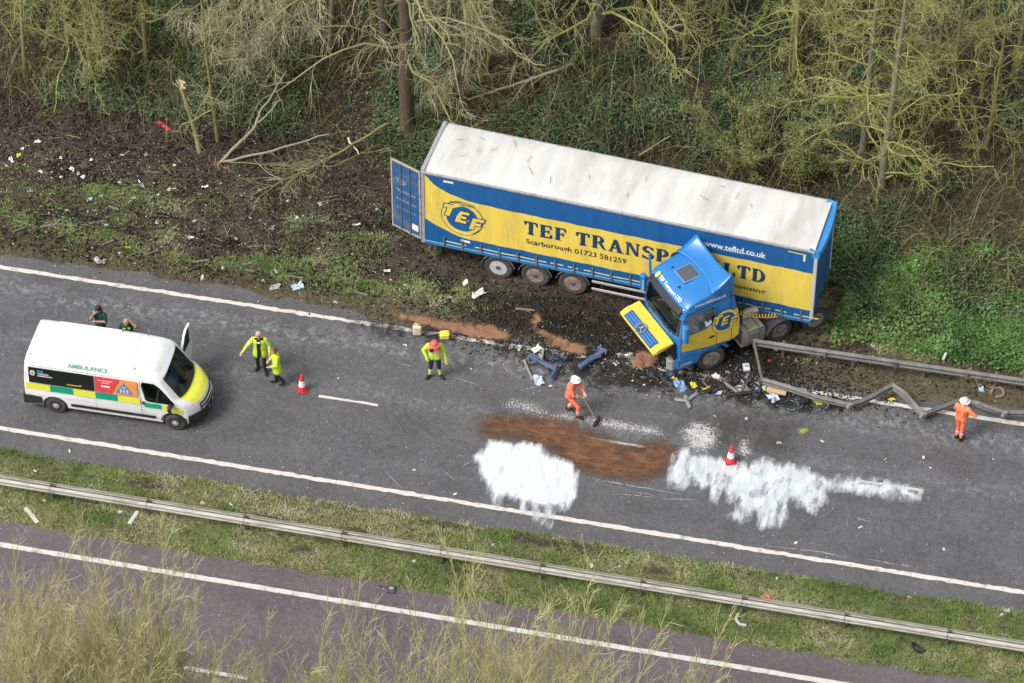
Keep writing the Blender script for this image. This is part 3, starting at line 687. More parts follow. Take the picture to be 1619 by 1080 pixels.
text_decal('TRANSPORT', .95, 1.85, 2.01, .09, 'lettering', NAVY, .030, .01)
# far side, ends and roof
MB().grid(np.array([[(x, TWd+.001+float(cy_wave(x, z)), z) for z in np.linspace(.06, 3.1, 8)] for x in np.linspace(.06, 13.5, 120)])).build('curtain', YEL, trailer, True)
nxr, nyr = 220, 16
xs = np.linspace(0.0, 13.48, nxr); ys = np.linspace(-TWd+.02, TWd-.02, nyr)
P = np.zeros((nxr, nyr, 3))
for i, x in enumerate(xs):
    bow = (.004+.007*float(vnoise(x*.7, 3.0, 5)))*math.cos(x*2*math.pi/0.62) + .012*math.sin(x*2.1) + .02*float(fbm(x*.9, 1.0, 8)-.5)
    for j, y in enumerate(ys):
        P[i, j] = (x, y, TH - .01 + bow*(1-(y/TWd)**4) - .05*(y/TWd)**6)
mb = MB().grid(P); mb.build('roof', ROOFW, trailer, True)
for s in (-1, 1):
    MB().box((6.75, s*(TWd+.01), 3.135), (13.5, .07, .10), bev=.015).build('roof_rail', GALV, trailer)
fr = MB()
for s in (-1, 1): fr.box((.02, s*1.25, 1.58), (.10, .10, 3.2))
fr.box((.02, 0, 3.17), (.12, 2.56, .16)); fr.box((.0, 0, .02), (.14, 2.55, .22)); fr.build('rear_frame', mat('rear_frame_grey', (.34, .35, .36), .5, .12, 6), trailer)
# open front-hinged door: near leaf swung back, far leaf shut
def door(sgn, ang, name):
    e = empty(name); e.parent = trailer; e.location = (-.05, -1.26*sgn, 0.02); e.rotation_euler = (0, 0, ang)
    MB().box((0, .62*sgn, 1.56), (.045, 1.22, 3.02), bev=.01).build('door_panel', mat('door_blue', (.025, .10, .26), .5, .15, 4, c2=(.16, .17, .18), thr=(.50, .72)), e)
    f = MB()
    for yy in (.03, 1.21): f.box((-.012, yy*sgn, 1.56), (.06, .06, 3.06))
    for zz in (.06, 3.06): f.box((-.014, .62*sgn, zz), (.058, 1.16, .06))
    f.build('door_frame', mat('seal_buff', (.40, .35, .27), .7, .2, 8), e)
    for yy in (.45, .82):
        MB().tube([(-.045, yy*sgn, .05), (-.045, yy*sgn, 3.06)], .018, 8).build('lock_bar', STEEL, e)
    for k, (ln, zz, sz) in enumerate((('TEF', 2.1, .22), ('TRANSPORT', 1.75, .12), ('01723 581259', 1.35, .11), ('Scarborough', .95, .10))):
        V, F = text_mesh(ln, 1, .02); V = V-V.min(0); w_ = V[:, 0].max(); h_ = V[:, 1].max()
        MB().add([(-.0265, (1.05-(.85 if k else .45)*a/w_)*sgn, zz+sz*b/h_) for a, b in V], F).build('lettering', mat('faded_print', (.30, .32, .30), .6, .2, 9), e)
    MB().box((-.026, .26*sgn, .42), (.006, .26, .26)).build('notice', OFFW, e)
    for zz in (.35, 1.2, 2.0, 2.8): MB().box((-.01, .0, zz), (.07, .09, .08)).build('hinge', STEEL, e)
    return e
door(1, math.radians(71), 'rear_door'); door(-1, 0.0, 'rear_door')
# front bulkhead with blue cap
MB().box((13.53, 0, 1.55), (.08, 2.54, 3.05)).build('front_bulkhead', BLU, trailer)
cap = MB(); prof = [(13.30, 3.16), (13.62, 3.10), (13.66, 2.98), (13.60, 2.86), (13.44, 2.86), (13.40, 3.0)]
v = []; f = []; ny_ = 13
for j in range(ny_):
    y = -1.29+2.58*j/(ny_-1); bul = .10*(1-(y/1.29)**2)
    for (a, b) in prof: v.append((a + (bul if a > 13.5 else 0), y, b + (.07 if abs(y) > 1.15 and b > 3 else 0)))
n_ = len(prof)
for j in range(ny_-1):
    for k in range(n_): f.append((j*n_+k, j*n_+(k+1) % n_, (j+1)*n_+(k+1) % n_, (j+1)*n_+k))
f += [tuple(range(n_))[::-1], tuple((ny_-1)*n_+k for k in range(n_))]
cap.add(v, f).build('front_cap', mat('cap_blue', (.05, .27, .62), .4, .08, 5), trailer, True)
for s in (-1, 1): MB().box((13.55, s*1.27, 1.50), (.11, .06, 2.80), bev=.02).build('corner_post', mat('post_grey', (.52, .50, .50), .5, .1, 6), trailer)
V, F = text_mesh('TEF Ltd', 1, .03); V = V-V.min(0)
MB().add([(13.576, -.95+a/V[:, 0].max()*.8, 2.55+.16*b/V[:, 1].max()) for a, b in V], F).build('lettering', OFFW, trailer)
for pp in ([(12.6, 2.98), (13.2, 2.98), (13.2, 2.94), (12.6, 2.94)], [(13.12, 2.98), (13.2, 2.98), (13.2, 2.66), (13.12, 2.66)]): decal([pp], 'marker_tape', TAPE, .010)
decal([rect(.75, 2.88, 1.1, 2.97)], 'maker_plate', OFFW, .010); decal([rect(1.35, .33, 1.68, .43)], 'maker_plate', OFFW, .010)
# hem rail, tape, straps
MB().box((6.8, -TWd-.005, -.01), (13.5, .075, .17), bev=.03).build('side_rail', RAILBLU, trailer); MB().box((6.8, TWd+.005, -.01), (13.5, .075, .17), bev=.03).build('side_rail', RAILBLU, trailer)
for k in range(20):
    x = .75 + k*.655
    decal([rect(x+.05, .165, x+.60, .215)], 'reflective_tape', TAPE, .012)
    st_ = MB().box((x, -TWd-.045, .20), (.045, .02, .42)); st_.box((x, -TWd-.062, .07), (.07, .035, .12)); st_.build('strap', mat('strap_grey', (.14, .17, .20), .7, .2, 9), trailer)
# chassis
for s in (-1, 1):
    MB().box((6.6, s*.45, -.22), (13.2, .14, .32)).build('chassis_beam', BLACK, trailer)
cb = MB()
for k in range(14): cb.box((.5+k, 0, -.08), (.08, 2.4, .10))
cb.build('cross_members', BLACK, trailer)
MB().box((6.75, 0, .0), (13.4, 2.44, .06)).build('load_floor', mat('ply_floor', (.10, .07, .045), .8, .2, 5), trailer)
def mudguard(parent, c, r, w, a0, a1, m_, name='mudguard', axisn=14):
    v = []; f = []; A = np.radians(np.linspace(a0, a1, axisn))
    for a in A:
        for rr in (r, r+.02):
            for yy in (-w/2, w/2): v.append((c[0]+rr*math.cos(a), c[1]+yy, c[2]+rr*math.sin(a)))
    for i in range(axisn-1):
        o = i*4; q = o+4
        f += [(o, q, q+1, o+1), (o+2, o+3, q+3, q+2), (o, o+2, q+2, q), (o+1, q+1, q+3, o+3)]
    f += [(0, 1, 3, 2), (len(v)-4, len(v)-2, len(v)-1, len(v)-3)]
    return MB().add(v, f).build(name, m_, parent, True)
TRIMS = mat('hub_blue', (.06, .09, .15), .5, .2, 9)
for i, x in enumerate((2.66, 3.97, 5.30)):
    for s in (-1, 1):
        wheel(trailer, (x, s*1.07, -.585), .515, .38, s, rim=(mat('rim_silver', (.50, .50, .50), .4, .15, 9) if i == 0 else mat('rim_rust', (.30, .24, .20), .7, .3, 7, c2=(.16, .08, .05), thr=(.46, .64))), hub=TRIMS, dish=.16)
        g = mudguard(trailer, (x, s*1.07, -.585), .585, .40, 12 if s else 0, 168, BLACK)
        MB().tube([(x+.60*math.cos(a), s*1.275, -.585+.60*math.sin(a)) for a in np.radians(np.linspace(12, 168, 16))], .012, 6).build('mudguard_edge', GALV, trailer)
    MB().tube([(x, -1.0, -.585), (x, 1.0, -.585)], .08, 10).build('axle', BLACK, trailer)
for zz in (-.32, -.66):
    for s in (-1, 1): MB().box((7.7, s*1.21, zz), (3.5, .04, .10), bev=.01).build('side_guard', mat('guard_alloy', (.52, .52, .51), .45, .1, 6, metal=.3), trailer)
for x in (6.3, 9.2):
    for s in (-1, 1): MB().box((x, s*1.18, -.36), (.07, .05, .72)).build('guard_bracket', BLACK, trailer)
for s in (-1, 1):
    lg = MB().box((10.6, s*.75, -.38), (.13, .13, .70)); lg.box((10.6, s*.75, -.76), (.10, .10, .20)); lg.box((10.6, s*.75, -.87), (.28, .24, .04)); lg.build('landing_leg', STEEL, trailer)
MB().box((.15, 0, -.52), (.10, 2.3, .12)).build('under_run_bar', STEEL, trailer)
for y in (-1.0, -.6): MB().box((.35+.5*(y+1), y, -.40), (.07, .05, .55), rotm(0, .3, 0)).build('bar_bracket', STEEL, trailer)
# ------------------------------------------------------------------ lorry tractor unit (jack-knifed against its trailer)
tractor = empty('lorry_tractor', (-11.952, 8.540, 0.0), (0, 0, math.radians(220.26)))
tag(tractor, 'crashed blue and yellow lorry cab with smashed front and raised yellow grille flap', 'lorry')
def yloft(profile, ys, inset, warp=None, n_out=None):
    """side profile (x,z) swept across y; inset(y) pulls the outline in near the sides; closed solid"""
    p = np.array(profile, float); c = p.mean(0); n = len(p)
    mb = MB(); v = []; f = []
    for y in ys:
        k = inset(y)
        d = p - c; L_ = np.linalg.norm(d, axis=1, keepdims=True)
        q = c + d*(1 - k/L_)
        for a, b in q:
            pt = (a, y, b); v.append(warp(pt) if warp else pt)
    m_ = len(ys)
    for j in range(m_-1):
        for k in range(n): f.append((j*n+k, j*n+(k+1) % n, (j+1)*n+(k+1) % n, (j+1)*n+k))
    f += [tuple(range(n))[::-1], tuple((m_-1)*n+k for k in range(n))]
    return mb.add(v, f)
CH = 1.2
prof = smooth_curve([(1.36, 1.0), (1.42, 1.5), (1.43, 1.95)], 8) + smooth_curve([(1.42, 2.02), (1.33, 2.55), (1.20, 3.02), (1.02, 3.24), (.70, 3.39), (.25, 3.49), (-.25, 3.56), (-.45, 3.57)], 22) + [(-.66, 3.52), (-.76, 3.2), (-.98, 2.0), (-1.0, 1.15), (-.75, 1.0)] + [(.70, 1.0)]
def cabwarp(p):
    x, y, z = p; t = abs(y)/CH
    if x > .6: x -= .16*(x-.6)/.8*t**3.2
    yy = y
    if z > 2.0: yy = y*(1 - .075*(z-2.0)/1.5)
    if z > 3.0 and x < 1.5: z = z - .10*t**4*min(1, (z-3.0)/.4)
    return (x, yy, z)
ys = [-1.2, -1.19, -1.16, -1.10, -1.0, -.8, -.5, -.2, 0, .2, .5, .8, 1.0, 1.10, 1.16, 1.19, 1.2]
ins = lambda y: {1.2: .05, 1.19: .022, 1.16: .006}.get(round(abs(y), 2), 0.0)
body = yloft(prof, ys, ins, cabwarp).mesh('cab')
sidewin = [(1.18, 2.02), (1.02, 2.76), (.92, 2.84), (.02, 2.84), (-.04, 2.74), (-.04, 2.22), (.30, 2.06)]
ws = [(1.6, 2.10), (1.6, 2.95), (1.15, 2.95), (.75, 2.9), (-.5, 2.8), (-.5, 1.55), (1.2, 1.55), (1.30, 2.08)]
cut1 = MB().prism(ws, -1.0, 1.0).mesh('c'); cut2 = MB().prism(sidewin, -1.5, 1.5).mesh('c')
cutl = MB().prism([(1.25, 1.5), (.9, 1.5), (.9, 2.8), (-.4, 2.8), (-.4, 1.5)][1:] , -1.13, 1.13).mesh('c')
body = boolean(body, [cut1, cut2, cutl]); smooth_mesh(body, 35)
obj('cab_shell', body, CABBLU, tractor)
def cab_side(x, z, off, s=1):
    xx, yy, zz = cabwarp((x, 1.2, z)); return (x, s*(yy+off), z)
def cdecal(polys, name, m_, off, s=1, step=.12):
    mb = MB()
    for k, p in enumerate(polys):
        q = split_poly(p, step); mb.add([cab_side(a, b, off, s) for a, b in q], [tuple(range(len(q)))])
    return mb.build(name, m_, tractor)
for s in (1, -1):
    cdecal([[(1.20, 1.36), (1.24, 1.62), (1.14, 1.99), (.30, 2.03), (-.06, 2.19), (-.40, 2.34), (-.89, 2.44), (-.985, 1.9), (-.985, 1.2), (-.74, 1.10), (.2, 1.16)]], 'yellow_door_panel', CABYEL, .006, s)
    cdecal([sidewin], 'side_window', GLASS, -.02, s)
    roundel(lambda x, z, o, s=s: cab_side(-.42 - (x if s > 0 else -x), z, o, s), 0.0, 2.05, .50, tractor) if s > 0 else None
    cdecal([rect(-.05, 1.52, .17, 1.60)], 'door_handle', BLACK, .012, s)
    for a, b in (((1.22, 1.99), (1.24, 1.05)), ((-.12, 2.85), (-.12, 1.05))):
        cdecal([[(a[0]-.008, a[1]), (a[0]+.008, a[1]), (b[0]+.008, b[1]), (b[0]-.008, b[1])]], 'door_gap', BLACK, .009, s)
    cdecal([[(-.72, 1.05), (-.70, 1.05), (-.60, 3.45), (-.62, 3.45)]], 'deflector_gap', BLACK, .009, s)
    cdecal([[(1.02, 2.90), (-.75, 3.06), (-.75, 3.085), (1.02, 2.93)]], 'roof_seam', NAVY, .009, s)
text_decal('www.tefltd.co.uk', .75, -.45, 3.12, .13, 'lettering', OFFW, 0, .025, put=lambda x, z: cab_side(x, z, .010), parent=tractor)
# windscreen pane follows the leaning front
def front_pt(y, z):
    xz = np.array([(1.42, 2.02), (1.33, 2.55), (1.20, 3.02)]); x = np.interp(z, xz[:, 1], xz[:, 0])
    return cabwarp((x, y, z))
MB().grid(np.array([[front_pt(y, z) for z in np.linspace(2.04, 2.97, 6)] for y in np.linspace(-1.04, 1.04, 15)])).build('windscreen', glass('glass_dusty', (.52, .56, .54)), tractor, True)
gs = MB()
for s in (-1, 1): gs.grid(np.array([[tuple(np.array(front_pt(y, z))+(.006, 0, 0)) for z in np.linspace(2.02, 2.99, 6)] for y in s*np.linspace(1.03, 1.12, 3)]))
gs.grid(np.array([[tuple(np.array(front_pt(y, z))+(.006, 0, 0)) for z in (1.96, 2.07)] for y in np.linspace(-1.05, 1.05, 13)]))
gs.build('windscreen_surround', BLACK, tractor)
vis = MB().grid(np.array([[tuple(np.array(cabwarp((1.23-.03*k, y, 2.93+.10*k)))+(.10-.05*k, 0, 0)) for k in range(3)] for y in np.linspace(-1.05, 1.05, 15)]))
vis.build('sun_visor', mat('visor_smoke', (.03, .03, .032), .2, .1, 4), tractor, True)
for k in (-.5, .35): MB().tube([front_pt(k, 2.06), tuple(np.array(front_pt(k+.5, 2.45))+(.012, 0, 0))], .012, 5).build('wiper', BLACK, tractor)
# shattered trim hanging behind the glass, seats, dashboard
MB().box((.95, 0, 1.90), (.50, 2.0, .24), bev=.06).build('dashboard', mat('dash_grey', (.17, .17, .15), .7, .3, 5), tractor)
for y in (.62, -.62):
    se = MB().box((.1, y, 1.75), (.5, .5, .16), bev=.05); se.box((-.18, y, 2.15), (.16, .48, .75), rotm(0, -.15, 0), bev=.05); se.box((-.24, y, 2.6), (.12, .28, .22), bev=.04)
    se.build('seat', mat('seat_cloth', (.06, .06, .07), .9, .3, 9), tractor)
sw = [(.62+.04*math.sin(a), -.62+.23*math.cos(a), 2.08+.2*math.sin(a)) for a in np.linspace(0, 2*math.pi, 22)]
MB().tube(sw, .018, 6).build('steering_wheel', BLACK, tractor)
r_ = random.Random(4)
for k in range(12):
    y = -1.0+2.0*k/11+r_.uniform(-.08, .08); z = r_.uniform(2.0, 2.5); x = 1.02+r_.uniform(-.25, .15)
    MB().box((x, y, z), (r_.uniform(.03, .1), r_.uniform(.15, .5), r_.uniform(.02, .05)), rotm(r_.uniform(-.9, .9), r_.uniform(-.8, .8), r_.uniform(-.8, .8))).build('broken_trim', [mat('trim_cream', (.42, .42, .36), .6, .2, 9), mat('trim_olive', (.22, .24, .10), .6, .2, 9), STEEL][k % 3], tractor)
# roof: hatch, horns, marker lamps, name board
MB().box((.32, -.08, 3.505), (.58, .62, .04), rotm(0, .12, 0), bev=.10).build('roof_hatch', mat('hatch_grey', (.085, .092, .105), .45, .08, 8), tractor)
MB().box((.32, -.08, 3.497), (.66, .70, .03), rotm(0, .12, 0), bev=.08).build('hatch_seal', mat('seal_blue', (.10, .27, .52), .5, .05, 8), tractor)
for (x, y) in ((.62, -.55), (.85, .28)): MB().box((x, y, 3.50-.09*(x > .8)), (.10, .05, .05), bev=.015).build('roof_horn', BLACK, tractor)
for y in (-.98, .98): MB().box((1.06, y, 3.07), (.10, .09, .06), bev=.02).build('marker_lamp', mat('lamp_pink', (.80, .66, .66), .3, .05, 9), tractor)
def brow(a, b):                                            # a across the front, b up the brow above the visor
    x, yy, z = cabwarp((1.105-.145*b, -.84+1.66*a, 3.145+.105*b)); return (x+.05, yy, z+.045)
V, F = text_mesh('TEF Transport LTD', 1, .03); V = V-V.min(0); V = V/V.max(0)
MB().add([brow(.12+.88*a, b) for a, b in V], F).build('lettering', OFFW, tractor)
MB().add([brow(.04+.055*math.cos(t), .5+.75*math.sin(t)) for t in np.linspace(0, 2*math.pi, 16, endpoint=False)], [tuple(range(16))]).build('badge', CABYEL, tractor)
# roof deflector: scoop rising to a swept rear edge
Pd = np.zeros((10, 17, 3))
for i in range(10):
    t = i/9
    for j in range(17):
        y = -1.16+2.32*j/16; e = abs(y)/1.16
        xf = .12 - .22*(1-e**2); x = xf + (-.64 - xf - .06*(1-e**2))*t
        zf = 3.525 - .06*e**4; ze = 3.98 - .30*(1-e**1.8)
        Pd[i, j] = (x, y*(1-.0*t), zf + (ze-zf)*(t**1.5))
mb = MB().grid(Pd)
me_ = mb.mesh('deflector', True)
o = obj('roof_deflector', me_, CABBLU, tractor); md = o.modifiers.new('s', 'SOLIDIFY'); md.thickness = .05; md.offset = 1
for s in (-1, 1):                                          # side cheeks under the deflector
    MB().prism([(.0, 3.40), (-.74, 3.30), (-.66, 3.96), (-.42, 3.78), (-.1, 3.58)], s*1.10, s*1.16).build('deflector_cheek', CABBLU, tractor)
MB().box((-.64, -1.20, 3.94), (.10, .46, .05), rotm(.5, .2, .2)).build('torn_edge', mat('torn_blue', (.02, .06, .12), .5, .2, 9), tractor)
# grille flap, thrown up and hanging forward of the windscreen
flap = empty('grille_flap', (1.46, -.04, 1.80), (0, math.radians(14), math.radians(0))); flap.parent = tractor
MB().prism([(0, .02), (.52, .07), (.74, .01), (.78, -.06), (.70, -.10), (.0, -.05)], -1.13, 1.13).build('flap_panel', CABYEL, flap, False)
MB().prism([(.40, .095), (.745, .045), (.735, -.0), (.40, .05)], -.90, .86).build('grille', mat('grille_blue', (.015, .09, .28), .4, .15, 6), flap)
for k in range(3):
    MB().prism([(.455+.10*k, .105-.014*k), (.50+.10*k, .099-.014*k), (.50+.10*k, .085-.014*k), (.455+.10*k, .09-.014*k)], -.84, .80).build('grille_bar', mat('grille_bar_blue', (.05, .20, .46), .35, .1, 6), flap)
st_ = MB(); tilt = rotm(0, .14, 0)
ring = [np.array([.57, -.02, .115]) + tilt @ np.array([.19*math.cos(a), .19*math.sin(a), 0]) for a in np.linspace(0, 2*math.pi, 29)]
st_.tube(ring, .020, 6)
for k in range(3):
    a = math.pi + k*2*math.pi/3; st_.tube([(.57, -.02, .12), tuple(np.array([.57, -.02, .115]) + tilt @ np.array([.19*math.cos(a), .19*math.sin(a), 0]))], [.028, .008], 6)
st_.build('star_emblem', mat('chrome', (.72, .72, .72), .18, .03, 9, metal=.9), flap)
MB().lathe([(.20, 0), (.20, .012)], (.57, -.02, .10), 'z', 28, tilt).build('emblem_disc', mat('disc_blue', (.03, .06, .12), .4, .1, 8), flap)
# crushed front below the flap
MB().box((1.36, 0, 1.25), (.10, 2.1, .75)).build('radiator', DARKIN, tractor)
r_ = random.Random(8)
for k in range(16):
    MB().box((1.40+r_.uniform(-.06, .16), r_.uniform(-1.05, 1.05), r_.uniform(.45, 1.5)), (r_.uniform(.05, .3), r_.uniform(.08, .5), r_.uniform(.03, .15)), rotm(r_.uniform(-1, 1), r_.uniform(-1, 1), r_.uniform(-1, 1))).build('broken_front_part', [BLACK, STEEL, DARKIN, RAILBLU][k % 4], tractor)
MB().box((1.42, .92, .72), (.26, .30, .52), rotm(.2, .1, 0), bev=.06).build('headlamp', mat('lamp_dirty', (.42, .43, .40), .3, .2, 9), tractor)
# step panel with arch over the front wheel
arch = [(1.32, .60), (1.33, 1.00), (-.45, 1.00), (-.62, .82)] + [(.60*math.cos(a), .5+.60*math.sin(a)) for a in np.radians(np.linspace(150, 12, 12))]
for s in (1, -1): MB().prism(arch, s*1.05, s*1.215).build('step_panel', CABBLU, tractor); 
V, F = text_mesh('ACTROS', 1, .02); V = V-V.min(0); V = V/V.max(0)
MB().add([(1.24-.44*a, 1.219, .70+.09*b) for a, b in V], F).build('lettering', OFFW, tractor)
for s in (1, -1): wheel(tractor, (0, s*1.05, .5), .5, .32, s, rim=mat('rim_dust', (.30, .28, .24), .6, .35, 12, c2=(.12, .10, .07), thr=(.45, .62)), steer=math.radians(-9), dish=.03)
for x in (-2.65, -4.0):
    for s in (1, -1): wheel(tractor, (x, s*.98, .5), .5, .36 if x > -3 else .60, s, rim=mat('rim_dust', (.3, .28, .24)), dish=.12)
    MB().tube([(x, -.9, .5), (x, .9, .5)], .09, 10).build('axle', BLACK, tractor)
mudguard(tractor, (-2.65, .98, .5), .58, .62, 15, 165, mat('guard_dark', (.05, .052, .056), .4, .15, 4)); mudguard(tractor, (-2.65, -.98, .5), .58, .62, 15, 165, MATS['guard_dark'])
for s in (1, -1):
    MB().box((-3.33, s*.98, 1.10), (.80, .62, .03), bev=.01).build('mudguard_top', MATS['guard_dark'], tractor)
    mudguard(tractor, (-4.0, s*.98, .5), .58, .62, 60, 175, RUST)
    MB().box((-2.0, s*.42, .85), (5.2, .09, .28)).build('frame_rail', BLACK, tractor)
MB().box((-3.32, 0, 1.06), (.9, .9, .08), bev=.02).build('fifth_wheel', STEEL, tractor)
# fuel tank, battery boxes, air bottles behind the cab
tk = [(-1.18+0, .52), (-1.14, .44), (-2.0, .44), (-2.05, .52), (-2.05, 1.02), (-1.98, 1.1), (-1.2, 1.1), (-1.14, 1.02)]
MB().prism(tk, .55, 1.17).build('fuel_tank', ALLOY, tractor)
for x in (-1.40, -1.82): MB().box((x, .86, .77), (.06, .645, .69), bev=.01).build('tank_strap', STEEL, tractor)
MB().box((-1.58, 1.10, .60), (.50, .18, .04)).build('tank_step', STEEL, tractor); MB().box((-1.58, 1.10, .90), (.50, .18, .04)).build('tank_step', STEEL, tractor)
MB().prism(tk, -1.17, -.55).build('fuel_tank', ALLOY, tractor)
MB().box((-1.25, 0, 1.35), (.30, 1.5, .8)).build('rear_equipment', DARKIN, tractor)
MB().lathe([(.02, -.35), (.16, -.34), (.16, .34), (.02, .35)], (-1.75, .5, 1.22), 'x', 16).build('air_bottle', mat('bottle_grey', (.5, .5, .5), .35, .1, 8, metal=.5), tractor)
def coil(a, b, sag, turns, rad, m_, name):
    a = np.array(a, float); b = np.array(b, float); n = turns*10; pts = []
    d = (b-a)/np.linalg.norm(b-a); s_ = np.cross(d, (0, 0, 1)); s_ /= np.linalg.norm(s_); u_ = np.cross(s_, d)
    for i in range(n+1):
        t = i/n; ph = 2*math.pi*turns*t
        pts.append(a+(b-a)*t + np.array([0, 0, -sag*4*t*(1-t)]) + rad*(s_*math.cos(ph)+u_*math.sin(ph)))
    return MB().tube(pts, .014, 5).build(name, m_, tractor)
coil((-1.15, .75, 1.75), (-2.55, 1.05, 1.22), .10, 13, .065, mat('cable_yellow', (.80, .60, .10), .5, .1, 9), 'coiled_cable')
coil((-1.15, .60, 1.72), (-2.5, .95, 1.20), .12, 13, .06, mat('cable_red', (.35, .05, .04), .5, .1, 9), 'coiled_cable')
# mirrors and the far-side post
def mirror(s):
    MB().box((1.20, s*1.40, 2.36), (.18, .26, .74), bev=.05).build('mirror', CABBLU, tractor)
    MB().tube([(1.15, s*1.15, 2.75), (1.2, s*1.36, 2.70)], .025, 6).build('mirror_arm', BLACK, tractor); MB().tube([(1.2, s*1.15, 2.12), (1.2, s*1.36, 2.16)], .025, 6).build('mirror_arm', BLACK, tractor)
mirror(1); mirror(-1)
MB().box((1.06, -1.24, 3.2), (.07, .09, 1.0), rotm(0, 0, .1), bev=.015).build('bent_air_deflector', CABBLU, tractor)
MB().box((1.25, -1.33, 2.3), (.06, .08, .55), bev=.01).build('mirror_bracket', TAPE, tractor)

# ------------------------------------------------------------------ ambulance (long high-roof van)
amb = empty('ambulance', (-31.8647, 2.0460, 0.0), (0, 0, 0.01766))
tag(amb, 'white high-roof ambulance van with green and yellow chequered stripe and yellow bonnet', 'ambulance')
AW_ = 1.025
prof = smooth_curve([(-.98, .42), (-1.0, .8), (-.985, 1.4), (-.93, 2.1), (-.86, 2.42), (-.74, 2.50)], 12) + smooth_curve([(-.5, 2.52), (.6, 2.545), (1.8, 2.535), (2.6, 2.50), (3.1, 2.41), (3.45, 2.29), (3.72, 2.14)], 16) \
    + smooth_curve([(3.76, 2.11), (4.06, 1.76), (4.38, 1.37)], 8) + smooth_curve([(4.44, 1.33), (4.70, 1.22), (4.88, 1.06), (4.96, .85), (4.98, .55), (4.94, .30)], 10) + [(4.7, .24), (-.8, .30)]
def ambwarp(p):
    x, y, z = p; t = abs(y)/AW_; s = 1.0
    if x > 3.2: x -= .50*((x-3.2)/1.78)**1.3*t**2.6
    if z > 1.25: s -= .14*((z-1.25)/1.3)**1.7
    if z < .6: s -= .03*(.6-z)/.3
    if x > 3.3: s -= .10*((x-3.3)/1.7)**2
    if z > 2.2: z -= .16*t**5*(z-2.2)/.33
    return (x, y*s, z)
ys = [-1.025, -1.018, -1.0, -.95, -.86, -.7, -.45, -.2, 0, .2, .45, .7, .86, .95, 1.0, 1.018, 1.025]
ins = lambda y: {1.025: .055, 1.018: .03, 1.0: .010}.get(round(abs(y), 3), 0.0)
body = yloft(prof, ys, ins, ambwarp).mesh('van')
def cyl(cx, cz, r, a, b, n=28):
    return MB().prism([(cx+r*math.cos(t), cz+r*math.sin(t)) for t in np.linspace(0, 2*math.pi, n, endpoint=False)], a, b).mesh('c')
awin = [(3.02, 1.98), (2.98, 1.86), (3.10, 1.24), (3.20, 1.18), (4.10, 1.16), (4.05, 1.28), (3.72, 1.72), (3.52, 1.92), (3.40, 1.99)]
ascr = [(3.84, 2.6), (3.72, 2.06), (3.3, 2.04), (2.4, 2.0), (2.4, 1.0), (4.10, 1.0), (4.28, 1.42), (4.9, 1.42), (4.9, 2.6)]
cuts = [cyl(0, .36, .42, s*.72, s*1.3) for s in (-1, 1)] + [cyl(4.035, .36, .42, s*.72, s*1.3) for s in (-1, 1)]
cuts += [MB().prism(ascr, -.80, .80).mesh('c'), MB().prism(awin, -1.4, 1.4).mesh('c')]
body = boolean(body, cuts); smooth_mesh(body, 38)
obj('body', body, WHITEP, amb)
def amb_side(x, z, off, s=-1):
    q = ambwarp((x, AW_, z)); return (x, s*(q[1]+off), z)
def adecal(polys, name, m_, off, s=-1, parent=amb):
    mb = MB()
    for k, p in enumerate(polys):
        zs = [b for a, b in p]; xs_ = [a for a, b in p]
        if len(p) == 4 and len(set(np.round(zs, 4))) <= 2 and len(set(np.round(xs_, 4))) <= 2:
            a0, a1, b0, b1 = min(xs_), max(xs_), min(zs), max(zs)
            mb.grid(np.array([[amb_side(a, b, off, s) for b in np.linspace(b0, b1, 7)] for a in np.linspace(a0, a1, 5)]))
        else:
            q = split_poly(p, .10); mb.add([amb_side(a, b, off+.0003*k, s) for a, b in q], [tuple(range(len(q)))])
    return mb.build(name, m_, parent, False)
GSEAM = mat('seam_grey', (.40, .41, .42), .6, .1, 6)
AG = mat('stripe_green', (.0, .34, .20), .4, .04, 5); AY = mat('stripe_yellow', (.80, .80, .07), .4, .04, 5)
AR = mat('panel_red', (.72, .06, .07), .4, .04, 5); AO_ = mat('panel_orange', (.80, .30, .09), .4, .04, 5); AB = mat('panel_black', (.010, .014, .012), .3, .2, 4)
